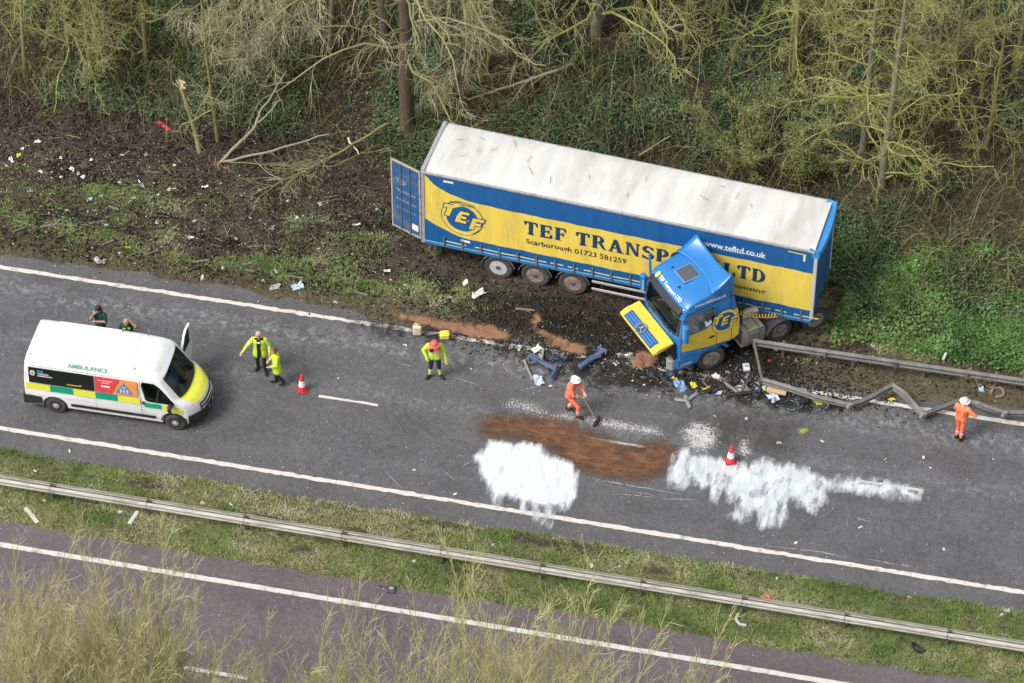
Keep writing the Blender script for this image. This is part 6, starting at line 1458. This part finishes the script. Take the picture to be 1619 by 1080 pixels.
# grass
def grass(name, n, x0, x1, y0, y1, dens, lo, hi, stops, label, seed, width=.010):
    rg = np.random.default_rng(seed); q = scatter(n, x0, x1, y0, y1, dens, rg); z = height(q[:, 0], q[:, 1], False)
    tuft = fbm(q[:, 0]*2.2, q[:, 1]*2.2, seed+1); L_ = (lo+(hi-lo)*rg.random(n)*sstep(.25, .7, tuft))[:, None]
    a = rg.uniform(0, 2*np.pi, n); lean = rg.normal(0, .55, (n, 2)) + np.stack([.4*(vnoise(q[:, 0]*3, q[:, 1]*3, 3)-.5), .4*(vnoise(q[:, 0]*3, q[:, 1]*3, 4)-.5)], 1)
    B0 = np.stack([q[:, 0], q[:, 1], z-.01], 1); s_ = np.stack([np.cos(a), np.sin(a), 0*a], 1)*width
    tip = B0 + np.concatenate([lean*L_, L_], 1); V = np.stack([B0-s_, B0+s_, tip], 1).reshape(-1, 3)
    c = np.clip(.40*rg.random(n)+1.5*(fbm(q[:, 0]*.55, q[:, 1]*.9, seed+5)-.36)+.6*(fbm(q[:, 0]*2.6, q[:, 1]*2.6, seed+6)-.45)+.12, 0, 1)
    return tag(obj(name, fast_mesh(name, V, np.arange(3*n).reshape(-1, 3), {'rnd': np.repeat(c, 3)}), mat_attr(name+'_blades', stops, .7)), label, 'grass', kind='stuff')
GS = [(0, (.085, .17, .034)), (.3, (.17, .285, .062)), (.5, (.29, .375, .105)), (.68, (.43, .455, .20)), (.85, (.55, .52, .32)), (1, (.60, .54, .40))]
def cr_d(x, y):
    e = .28*(fbm(x*.8, y*.8, 21)-.5)+.22*(fbm(x*4, y*4, 22)-.5)
    bare = .75*sstep(.60, .70, fbm(x*.8+5, y*1.8, 95))*sstep(-2.6, -1.2, y)
    return sstep(-.72, -.95, y+e)*sstep(-4.02, -3.8, y-e)*(1-bare)*(1-.97*sstep(.2, .5, gouge(x, y)))
grass('reservation_grass', 230000, -44, 7, -4.3, -.5, cr_d, .03, .15, GS, 'patchy green and straw grass of the central reservation', 31)
grass('verge_grass', 110000, -46, 7, 7.8, 13.5, lambda x, y: np.where(under_trailer(x, y), 0, np.clip(green_at(x, y)*1.0, 0, 1)*(1-.6*sstep(-9, -7, x)*sstep(9.5, 10.5, y)) + .05*(1-oil_at(x, y))*sstep(-18, -22, x)), .03, .13, GS, 'ragged grass on the churned verge', 33)
grass('verge_straw', 60000, -46, 7, 7.6, 10.2, lambda x, y: np.where(under_trailer(x, y), 0, (.9*sstep(9.2, 8.4, y)*sstep(-22, -26, x) + .9*sstep(-9, -5, x)*sstep(9.9, 9.2, y))*sstep(7.8, 8.15, y+.2*(fbm(x*3, y*3, 8)-.5))), .02, .08, [(0, (.06, .045, .028)), (.5, (.13, .10, .06)), (.85, (.22, .18, .11)), (1, (.14, .19, .055))], 'short straw-brown grass edging the road', 35)

# ------------------------------------------------------------------ leafless trees on the near embankment, tops reaching into view
wil = dict(L=5.8, r=.060, stems=7, fan=.22, seg=[8, 6, 5, 4], wan=[.05, .10, .15, .16], trop=[.08, .10, .09, .06], tip=[.30, .35, .4, .5], num=[15, 8, 4], t0=[.35, .15, .1], ang=[.45, .45, .5], len=[2.6, 1.1, .5], rr=[.5, .6, .65], rmin=.0075, tone=[(0, 1), (.3, .7), (.25, .9), (.2, 1)], evenlen=1)
TWIGY = mat_attr('twig_yellow', [(0.0, (.12, .09, .05)), (.25, (.36, .32, .14)), (.55, (.53, .51, .19)), (.8, (.62, .57, .32)), (1.0, (.70, .63, .48))], .8)
wprot = []
for i in range(4):
    rg = np.random.default_rng(500+i)
    e = tree('bare_willow', 'bare straw-coloured willow on the near roadside, its twiggy top above the plum carriageway', (0, 0, 0), dict(wil, L=5.6+.5*i, stems=6+i % 3, num=[15, 8, 5 if i < 2 else 4]), 510+i, BARKM, TWIGF if i in (0, 2) else TWIGY, group='bare willows on the near embankment', sides=(6, 4, 3, 3)); wprot.append(e)
wtop = [max(float(v[2]) for c in e.children for v in c.bound_box)*1.0 for e in wprot]
spots = [(-15, 868, 0), (70, 880, 1), (150, 872, 2), (228, 885, 3), (285, 925, 0), (30, 945, 3), (125, 950, 0), (200, 965, 2), (-30, 960, 1), (450, 1000, 1), (560, 1015, 3), (700, 985, 3), (775, 955, 1), (845, 955, 3), (920, 990, 1), (985, 1030, 2)]
for i, (px, py, k) in enumerate(spots):
    Yb = -15.2 - (i % 4)*.5; tp = GY(px, py, Yb); gz = float(height([tp[0]], [Yb])[0])
    o = wprot[k] if not wprot[k].get('used') else copy_tree(wprot[k]); wprot[k]['used'] = 1
    hgt = wtop[k]; s_ = (tp[2]-gz)/hgt
    o.location = (tp[0], Yb, gz); o.rotation_euler = (0, 0, i*2.4); o.scale = (s_*.75, s_*.75, s_)
for o in wprot:
    if 'used' in o: del o['used']
for o in col.objects:
    if 'used' in o: del o['used']
# ------------------------------------------------------------------ debris
def scrap_mesh(seed, w=.22, l=.16, n=5, crump=.05, thick=.004):
    """crumpled sheet with an uneven outline"""
    r = np.random.default_rng(seed); u, v = np.meshgrid(np.linspace(-.5, .5, n), np.linspace(-.5, .5, n), indexing='ij')
    ang = np.arctan2(v, u); k = .8+.35*vnoise(ang*1.6+seed, ang*0+seed, seed)
    P = np.stack([u*w*k, v*l*k, np.abs(r.normal(0, crump, u.shape))+.01], -1) + np.concatenate([r.normal(0, .012, u.shape+(2,)), np.zeros(u.shape+(1,))], -1)
    mb = MB().grid(P); mb.grid(P[::-1]-np.array((0, 0, thick)))
    return mb.mesh('scrap')
SC = [scrap_mesh(s, .15+.05*(s % 4), .10+.03*(s % 3), 5, .035) for s in range(7)]
WS = mat('litter_white', (.70, .69, .65), .7, .08, 12); CS = mat('litter_cream', (.52, .46, .36), .8, .15, 12); PS = mat('litter_pink', (.55, .36, .32), .8, .15, 12); GSC = mat('litter_grey', (.34, .34, .33), .7, .15, 12)
BLS = mat('litter_blue', (.20, .33, .52), .6, .1, 10); RDS = mat('litter_red', (.55, .05, .05), .6, .1, 10); YLS = mat('litter_yellow', (.62, .55, .05), .6, .1, 10); LBS = mat('litter_pale_blue', (.48, .60, .72), .4, .1, 10)
BLK = mat('litter_black', (.025, .025, .027), .6, .2, 10)
sc_by = {}
def scrap(px, m_, size=1.0, label=None, group=None, seed=0, name='litter_scrap', cat='litter'):
    key = (seed % 7, m_.name)
    if key not in sc_by: me = SC[seed % 7].copy(); me.materials.clear(); me.materials.append(m_); sc_by[key] = me
    p = GT(*px); o = bpy.data.objects.new(name, sc_by[key]); col.objects.link(o); o.location = (p[0], p[1], max(p[2], .006)+.004); rr = random.Random(seed*31+int(px[0])); o.rotation_euler = (rr.uniform(-.25, .25), rr.uniform(-.25, .25), rr.uniform(0, 6.28)); o.scale = (size,)*3
    return tag(o, label, cat, group)
LW = ('small crumpled white scrap of litter on the churned verge', 'white litter scattered over the verge')
LC = ('small cream or buff scrap of litter trodden into the verge soil', 'buff litter scattered over the verge')
LR = ('small white scrap lying on the bare asphalt', 'white scraps on the carriageway')
LG = ('small pale scrap of litter caught in the central reservation grass', 'litter in the central reservation')
white_px = [(74, 252), (114, 268), (143, 253), (193, 246), (231, 246), (132, 282), (220, 288), (212, 314), (160, 310), (242, 320), (378, 278), (247, 354), (168, 357), (470, 455), (436, 430), (755, 465), (530, 478), (18, 255), (36, 236), (64, 272), (98, 270), (96, 250), (124, 277), (189, 290), (226, 296), (250, 310), (268, 300), (325, 296), (349, 291), (410, 300), (455, 318), (507, 322), (560, 358), (470, 345), (612, 430), (640, 452), (690, 452), (735, 448), (320, 440), (352, 425), (596, 331), (566, 357), (513, 386), (396, 345), (430, 362), (302, 376), (276, 262), (60, 225), (8, 262)]
for i, q in enumerate(white_px): scrap(q, WS if i % 4 else GSC, .55+.5*((i*37) % 10)/10, *LW, seed=i)
rr = random.Random(17)
for i in range(85):
    q = (rr.uniform(0, 720), 0); yb = 215+.20*q[0]; q = (q[0], yb+rr.betavariate(1.2, 1.4)*(230-.05*q[0]))
    if GT(*q)[1] < 8.3 or under_trailer(*GT(*q)[:2]): continue
    scrap(q, [CS, CS, GSC, WS, PS, CS][i % 6], .28+.42*rr.random(), *LC, seed=i+60)
for i, q in enumerate([(957, 570), (972, 578), (1000, 604), (1018, 611), (820, 555), (1400, 728), (1280, 742), (1234, 702), (640, 548), (1471, 742), (1492, 870), (720, 783), (655, 745), (535, 600), (745, 585), (1360, 836), (1180, 560), (1258, 860), (870, 612), (1130, 660), (900, 780), (1570, 728), (110, 715), (400, 560), (1460, 725), (1300, 700)]):
    scrap(q, WS, .30+.35*((i*13) % 7)/7, *LR, seed=i+5)
for i, q in enumerate([(55, 745), (145, 768), (262, 800), (320, 796), (365, 798), (780, 862), (935, 895), (980, 896), (1020, 920), (562, 845), (655, 888), (714, 872), (1228, 915), (1592, 966), (1584, 972), (1438, 945), (70, 792), (190, 810), (520, 836), (1090, 960)]):
    scrap(q, [WS, LBS, WS, CS][i % 4], .45+.4*((i*29) % 7)/7, *LG, seed=i+9)
for q, m_, sz, lab in [((355, 274), RDS, .9, 'crumpled red wrapper beside the torn branch butt'), ((147, 303), PS, .8, 'pinkish red and white wrapper on the soil strip'), ((141, 317), LBS, 1.1, 'pale blue plastic scrap in the verge grass'), ((29, 247), YLS, 1.0, 'yellow plastic scrap at the foot of dark ivy'), ((202, 392), YLS, .7, 'small dull yellow scrap near the road edge grass'), ((48, 302), BLS, .8, 'dull blue scrap pressed into the wheel rut'),
                       ((158, 416), GSC, 2.2, 'flat grey plastic sheet lying on the road edge'), ((470, 455), LBS, 2.0, 'crumpled grey-blue plastic sheet on dark soil below the trailer doors'), ((758, 466), WS, 2.0, 'torn white panel piece on soil below the trailer wheels'), ((436, 455), GSC, 1.4, 'small grey plastic fragment near the grey-blue sheet'),
                       ((852, 604), LBS, 2.0, 'pale blue plastic sheet on asphalt beside the blue beams'), ((1076, 613), BLS, 2.2, 'mid blue torn panel piece on asphalt below the cab'), ((1097, 611), YLS, 1.2, 'bright yellow cloth scrap next to the blue panel piece'), ((1116, 617), YLS, 1.0, 'smaller yellow scrap under the front wheel debris'), ((1066, 601), YLS, .8, 'olive yellow scrap on oily ground before the wheel'), ((1197, 619), BLS, 1.7, 'blue plastic bag by the cardboard sheet'), ((1222, 633), LBS, 2.4, 'clear pale blue polythene sheet below the cardboard'), ((1211, 616), mat('litter_lime', (.45, .58, .28), .6), 1.6, 'white and lime packet against the cardboard sheet'),
                       ((1290, 638), YLS, 1.5, 'fluorescent yellow vest piece dropped on the road edge'), ((1300, 632), RDS, 1.1, 'red plastic piece under the buckled rail'), ((1409, 632), YLS, .9, 'square orange yellow tag beneath the rail peak'), ((1216, 571), RDS, .6, 'small red scrap on soil by snapped rail'), ((1551, 617), LBS, 1.3, 'pale blue bottle-like scrap on the verge behind buckled rail'), ((1213, 944), mat('litter_orange', (.65, .16, .06), .6), 1.1, 'orange scrap in reservation grass behind the barrier'), ((1450, 1026), BLK, 2.2, 'black cloth bundle in grass below the central barrier'), ((1230, 702), GSC, .6, 'dark grey chip on the damp patch'),
                       ((848, 555), WS, 1.6, 'white crumpled sheet beside the blue beam end'), ((1132, 597), WS, 1.3, 'white crumpled scrap beneath the front wheel'), ((1540, 541), GSC, 1.4, 'grey plastic scrap high among the bank nettles'), ((1226, 553), WS, 1.0, 'white scrap hanging by the straight barrier end'), ((1380, 547), WS, .9, 'white scrap on green bank just behind barrier'), ((1180, 664), LBS, .6, 'tiny blue chip on the damp asphalt'), ((1136, 624), LBS, .9, 'pale blue strip on asphalt next to the metal bracket'), ((1258, 608), BLK, 1.5, 'black rubber scrap on the verge by the white edge line')]:
    scrap(q, m_, sz, lab, None, int(q[0]))
# tiny fragments and clods too many to count
def crumbs(name, n, dens, m_, lo, hi, label, cat, seed, x0=-40, x1=2, y0=5.6, y1=16, flat=.6):
    r = np.random.default_rng(seed); q = scatter(n, x0, x1, y0, y1, dens, r); z = np.maximum(height(q[:, 0], q[:, 1]), 0)
    T0 = np.array([(1, 1, 1), (1, -1, -1), (-1, 1, -1), (-1, -1, 1)], float)*.6; s_ = r.uniform(lo, hi, (n, 1, 1))
    a = r.uniform(0, 6.28, n); ca, sa = np.cos(a), np.sin(a); V = T0[None]*s_*r.uniform(.5, 1.5, (n, 4, 1)); V[..., 2] *= flat
    X_ = V[..., 0]*ca[:, None]-V[..., 1]*sa[:, None]; Y_ = V[..., 0]*sa[:, None]+V[..., 1]*ca[:, None]
    V = np.stack([X_+q[:, :1], Y_+q[:, 1:], V[..., 2]+z[:, None]+s_[..., 0]*.25], -1).reshape(-1, 3)
    F = (np.arange(n)[:, None, None]*4+np.array([(0, 1, 2), (0, 3, 1), (0, 2, 3), (1, 3, 2)])[None]).reshape(-1, 3)
    return tag(obj(name, fast_mesh(name, V, F, {'rnd': np.repeat(r.random(n), 4)}), m_), label, cat, kind='stuff')
CLOD = mat_attr('clod_soil', [(0, (.014, .011, .009)), (.5, (.034, .025, .020)), (.88, (.075, .057, .043)), (1, (.14, .11, .085))], .95)
BITS = mat_attr('bit_mixed', [(0, (.02, .02, .02)), (.3, (.10, .09, .08)), (.5, (.35, .33, .30)), (.7, (.62, .60, .56)), (.85, (.55, .50, .40)), (.93, (.10, .20, .40)), (1, (.5, .45, .08))], .7)
crumbs('soil_clods', 16000, lambda x, y: np.where(under_trailer(x, y), .3, sstep(8.0, 8.6, y)*(.25+.75*sstep(.4, .6, fbm(x*.8, y*.8, 44)))*(1-.8*sstep(-8, -6, x))), CLOD, .02, .085, 'loose soil clods over the churned verge', 'soil', 41)
crumbs('debris_fragments', 5200, lambda x, y: np.clip(np.exp(-(((x+13)/5.5)**2+((y-7.4)/.9)**2)) + .55*np.exp(-(((x+8)/3.2)**2+((y-7.0)/.6)**2)) + .30*np.exp(-((y-11.5)/2.8)**2)*sstep(-18, -24, x), 0, 1), BITS, .012, .045, 'tiny mixed crash fragments strewn over road and verge', 'fragments', 43)
crumbs('dark_grit', 9000, lambda x, y: np.clip(np.exp(-(((x+13.5)/5)**2+((y-7.9)/.7)**2)) + .3*np.exp(-(((x+9)/3)**2+((y-7.3)/.5)**2)), 0, 1), mat_attr('grit_dark', [(0, (.010, .010, .010)), (1, (.05, .045, .04))], .8), .015, .06, 'black oily grit and mud thrown onto the road edge', 'grit', 45)
# broken kerb and post lengths along the verge
CON = mat('weathered_wood', (.19, .175, .15), .9, .25, 9, c2=(.10, .085, .07), thr=(.5, .68), bump=.5)
LP = 'broken grey weathered post length lying on the verge grass'
def bar(a, b, w, h, m_, label, cat, group=None, name='broken_post', z=None, end=None):
    A_, B_ = (GT(*a), GT(*b)) if z is None else (G(*a, z), G(*b, z)); d = B_-A_; L_ = float(np.linalg.norm(d)); mid_ = (A_+B_)/2
    mb = MB().box((0, 0, 0), (L_, w, h), bev=min(w, h)*.15)
    if end: mb.box((L_/2-.03, .03, .03), (.06, w*2.2, h*1.6), rotm(.25, .1, 0), bev=.01); mb.box((-.1*L_, .0, h*.5), (L_*.55, w*.35, .02), rotm(.03)); mb.box((L_*.2, -w*.6, 0), (L_*.2, .04, h*.6), rotm(-.3))
    o = mb.build(name, m_, None, loc=(mid_[0], mid_[1], mid_[2]+h*.45+.01)); o.rotation_euler = (0, -math.asin(max(-1, min(1, d[2]/L_))), math.atan2(d[1], d[0]))
    return tag(o, label, cat, group)
for a, b in [((20, 349), (50, 357)), ((20, 368), (40, 361)), ((64, 360), (92, 355)), ((90, 377), (108, 368)), ((142, 355), (168, 350)), ((162, 388), (180, 381)), ((230, 404), (252, 396)), ((306, 415), (332, 412)), ((92, 332), (104, 333)), ((196, 246), (205, 240)), ((384, 420), (400, 416)), ((386, 428), (402, 430)), ((172, 327), (188, 333)), ((293, 327), (308, 317)), ((455, 437), (480, 441)), ((560, 462), (582, 468)), ((815, 489), (845, 492))]:
    bar(a, b, .05+.05*((a[0]*7) % 10)/10, .05, CON, LP, 'post', 'broken post lengths on the verge')
bar((250, 193), (268, 207), .14, .05, RDS, 'red painted plank caught in ivy at the wood edge', 'plank', name='plank')
WPK = mat('plank_pale', (.55, .54, .48), .8, .12, 9)
bar((40, 804), (60, 828), .13, .05, WPK, 'pale plank lying alone on grass between central barrier and plum carriageway', 'plank', name='plank'); bar((205, 829), (218, 809), .13, .05, WPK, 'pale plank tucked under the central barrier beside a plastic scrap', 'plank', name='plank')
BEAM = mat('beam_blue', (.055, .105, .22), .6, .3, 7, c2=(.13, .14, .155), thr=(.46, .66))
bar((836, 563), (879, 586), .14, .10, BEAM, 'blue steel cross beam with end plate pointing at the orange worker', 'beam', name='steel_beam', z=.10, end=True); bar((916, 583), (954, 557), .17, .12, BEAM, 'thick blue steel beam with wide end near the sand streak', 'beam', name='steel_beam', z=.12, end=True)
bar((870, 599), (880, 585), .10, .10, BEAM, 'short blue steel stub at end of the cross beam', 'beam', name='steel_beam', z=.12)
bar((828, 570), (842, 602), .07, .06, GALV, 'thin grey steel strut lying beside the blue cross beam', 'strut', name='steel_strut', z=.06); bar((856, 572), (859, 552), .08, .06, GALV, 'short grey strut standing by white crumpled sheet', 'strut', name='steel_strut', z=.1)
bar((1213, 615), (1244, 621), .34, .10, mat('cardboard', (.56, .36, .22), .9, .08, 6), 'flat beige cardboard sheet on the road edge by the buckled rail', 'cardboard', name='cardboard_sheet', z=.16)
bar((1162, 560), (1190, 600), .03, .03, BLACK, 'thin black rod across soil beneath the fuel tank', 'rod', name='rod'); bar((1082, 578), (1096, 584), .2, .06, STEEL, 'crumpled grey step plate under the cab door', 'plate', name='metal_plate')
e = empty('metal_bracket', tuple(G(1086, 636)+(0, 0, .01)), (0, 0, 1.0)); tag(e, 'forked grey cast metal bracket lying alone on the asphalt', 'bracket')
mb = MB()
for a_, l_ in ((0, .5), (2.2, .42), (-2.1, .34), (1.0, .25)): mb.box((.5*l_*math.cos(a_), .5*l_*math.sin(a_), .06), (l_, .12, .09), rotm(a_), bev=.02)
mb.build('arm', GALV, e); MB().lathe([(.06, 0), (.06, .13), (.03, .14)], (0, 0, .01), 'z', 12).build('boss', STEEL, e)
def white_box(px, size, m_, label, name, cat, rz=.3):
    p = GT(*px); e = empty(name, (p[0], p[1], p[2]+.01), (0, 0, rz)); tag(e, label, cat)
    MB().box((0, 0, size[2]/2), size, bev=.02).build('body', m_, e); MB().box((0, 0, size[2]+.012), (size[0]*.5, size[1]*.35, .025), bev=.008).build('lid', GSC, e)
white_box((1180, 583), (.22, .30, .12), mat('box_white', (.72, .76, .80), .4, .04), 'small white plastic box on soil beside the snapped rail', 'plastic_box', 'box')
white_box((619, 934), (.26, .32, .10), mat('box_dark', (.06, .07, .085), .4, .2), 'black broken equipment box lying on the plum carriageway', 'equipment_box', 'box', .1)
bar((598, 927), (616, 932), .05, .03, BLACK, 'thin black bracket arm beside the black equipment box', 'bracket', name='bracket_arm')
# jerrycan and cut-off saw by the firefighter
p = G(660, 529); e = empty('jerrycan', tuple(p+(0, 0, .005)), (0, 0, .2)); tag(e, 'cream plastic jerrycan standing on the white edge line', 'jerrycan')
CRM = mat('jerry_cream', (.66, .60, .42), .5, .08, 8)
MB().box((0, 0, .22), (.30, .20, .42), bev=.05).build('body', CRM, e); MB().tube([(-.12, 0, .40), (-.10, 0, .50), (.02, 0, .50), (.04, 0, .40)], .022, 8).build('handle', CRM, e); MB().lathe([(.032, 0), (.032, .06)], (.10, 0, .43), 'z', 12).build('cap', mat('cap_brown', (.25, .14, .08), .6), e)
p = G(697, 536); e = empty('cut_off_saw', tuple(p+(0, 0, .006)), (0, 0, .25)); tag(e, 'yellow bodied power tool with black arms on the ground behind the firefighter', 'power tool')
MB().box((.14, .02, .16), (.36, .26, .28), bev=.06).build('body', mat('tool_yellow', (.72, .66, .06), .5, .08), e); MB().box((-.25, .05, .14), (.55, .07, .08), rotm(.1, -.05, 0), bev=.02).build('arm', BLACK, e); MB().box((-.30, -.18, .10), (.5, .05, .06), rotm(.05), bev=.02).build('arm', BLACK, e); MB().lathe([(.16, -.02), (.16, .02)], (.34, .0, .17), 'x', 20).build('disc_guard', BLACK, e)
# hoses, rings and wires
def hose(pts, r, m_, label, cat='hose', name='hose', z=.04):
    P_ = [GT(*q)+np.array((0, 0, z)) for q in pts]; o = P_[0].copy(); sm = smooth_curve([tuple(p-o) for p in P_], 10*len(P_))
    return tag(MB().tube(sm, r, 7).build(name, m_, None, True, loc=tuple(o)), label, cat)
hose([(1118, 612), (1112, 604), (1118, 597), (1130, 598), (1136, 604)], .035, mat('hose_brown', (.24, .11, .07), .7), 'curled brown hose beneath the front wheel debris')
hose([(1566, 624), (1572, 615), (1584, 616), (1586, 626), (1574, 629)], .05, mat('hose_rust', (.26, .17, .12), .8), 'rust coloured curled pipe on the verge behind the buckled rail', 'pipe', 'pipe')
hose([(1168, 972), (1164, 980), (1170, 988), (1180, 990)], .05, mat('hose_pale', (.42, .45, .42), .6), 'pale curved plastic strip in grass below the central barrier', 'strip', 'plastic_strip')
for i, pts in enumerate([[(1240, 640), (1252, 634), (1262, 646), (1250, 652), (1240, 644), (1256, 640), (1268, 654)], [(1248, 634), (1262, 640), (1258, 650), (1244, 648)]]): hose(pts, .018, BLACK if i == 0 else mat('wire_green', (.08, .22, .16), .5), ['tangled black wiring loom on asphalt below the cardboard', 'green cable knotted into the black wiring loom'][i], 'wiring', 'wiring', .05)
hose([(960, 528), (990, 545), (1010, 560), (1030, 566)], .012, BLACK, 'thin black cable trailing over oily soil before the cab', 'cable', 'cable', .05); hose([(1168, 613), (1185, 606), (1194, 618), (1204, 612), (1198, 604)], .022, BLACK, 'black hose looped under the snapped rail', 'hose', 'hose', .06)
hose([(900, 520), (930, 528), (948, 538)], .012, BLACK, 'short black cable on oily soil behind the thick blue beam', 'cable', 'cable', .05)
rr = random.Random(23)
for i in range(95):
    cx = rr.choice([1090, 1120, 1150, 1185, 1230, 1260, 860, 1040, 1310]); q = (cx+rr.gauss(0, 22), 0); q = (q[0], 600+.15*(q[0]-1060)*.8+rr.gauss(0, 10) if q[0] > 950 else 585+rr.gauss(0, 14))
    a = rr.uniform(0, 6.28); l_ = rr.uniform(2.5, 12)
    bar(q, (q[0]+l_*math.cos(a), q[1]+l_*math.sin(a)*.7), rr.uniform(.03, .10), rr.uniform(.02, .05), [BLACK, BLACK, STEEL, GSC, BEAM, BLACK][i % 6], 'small broken vehicle fragment on asphalt below the smashed cab', 'fragment', 'broken fragments before the cab', name='broken_fragment')
# larger dark torn parts heaped below the cab
for i, q in enumerate([(1142, 612), (1160, 606), (1176, 618), (1192, 626), (1208, 604), (1236, 638), (1272, 634), (1310, 638), (1100, 598), (1062, 590), (1125, 622), (1248, 630), (846, 572), (866, 566), (884, 572), (900, 566), (1030, 592), (988, 566), (1040, 578), (1220, 618), (1330, 645)]):
    scrap(q, [BLK, BLK, STEEL, BLK, mat('torn_navy', (.03, .06, .12), .5, .2, 8)][i % 5], 1.5+.9*((i*7) % 5)/5, 'dark torn panel or bumper piece heaped below the smashed cab', 'dark torn parts before the cab', i+3, 'torn_panel', 'wreckage')
# stump of a marker post on the bank, twigs fallen on the trailer roof
bar((1491, 570), (1496, 560), .09, .09, WPK, 'pale broken marker post leaning in bank nettles', 'post', name='marker_post', z=.3)
rr = random.Random(29); Tm = rotm(-.0806672)
for i, (u, v) in enumerate([(.9, .55), (1.6, .75), (2.1, .5), (2.7, .70), (3.3, .45), (1.5, .1), (1.0, -.3), (3.6, -.45), (5.5, -.1), (7.3, .30), (6.9, -.4), (9.2, .2), (11.0, .1), (4.3, -.7), (9.9, .8), (10.4, .7)]):
    w0 = Tm @ np.array((u, v, 0)) + np.array((-21.58, 11.80, 1.115+3.255)); pts = []; a = rr.uniform(0, 6.28); L_ = rr.uniform(.15, .45)
    for k in range(5): pts.append((L_*k/4*math.cos(a)+rr.gauss(0, .012), L_*k/4*math.sin(a)+rr.gauss(0, .012), .012+rr.random()*.02))
    tag(MB().tube(pts, .008, 4).build('twig', mat('twig_brown', (.14, .11, .075), .9), None, loc=tuple(w0)), 'small brown twig fallen on the white trailer roof', 'twig', 'twigs on the trailer roof')
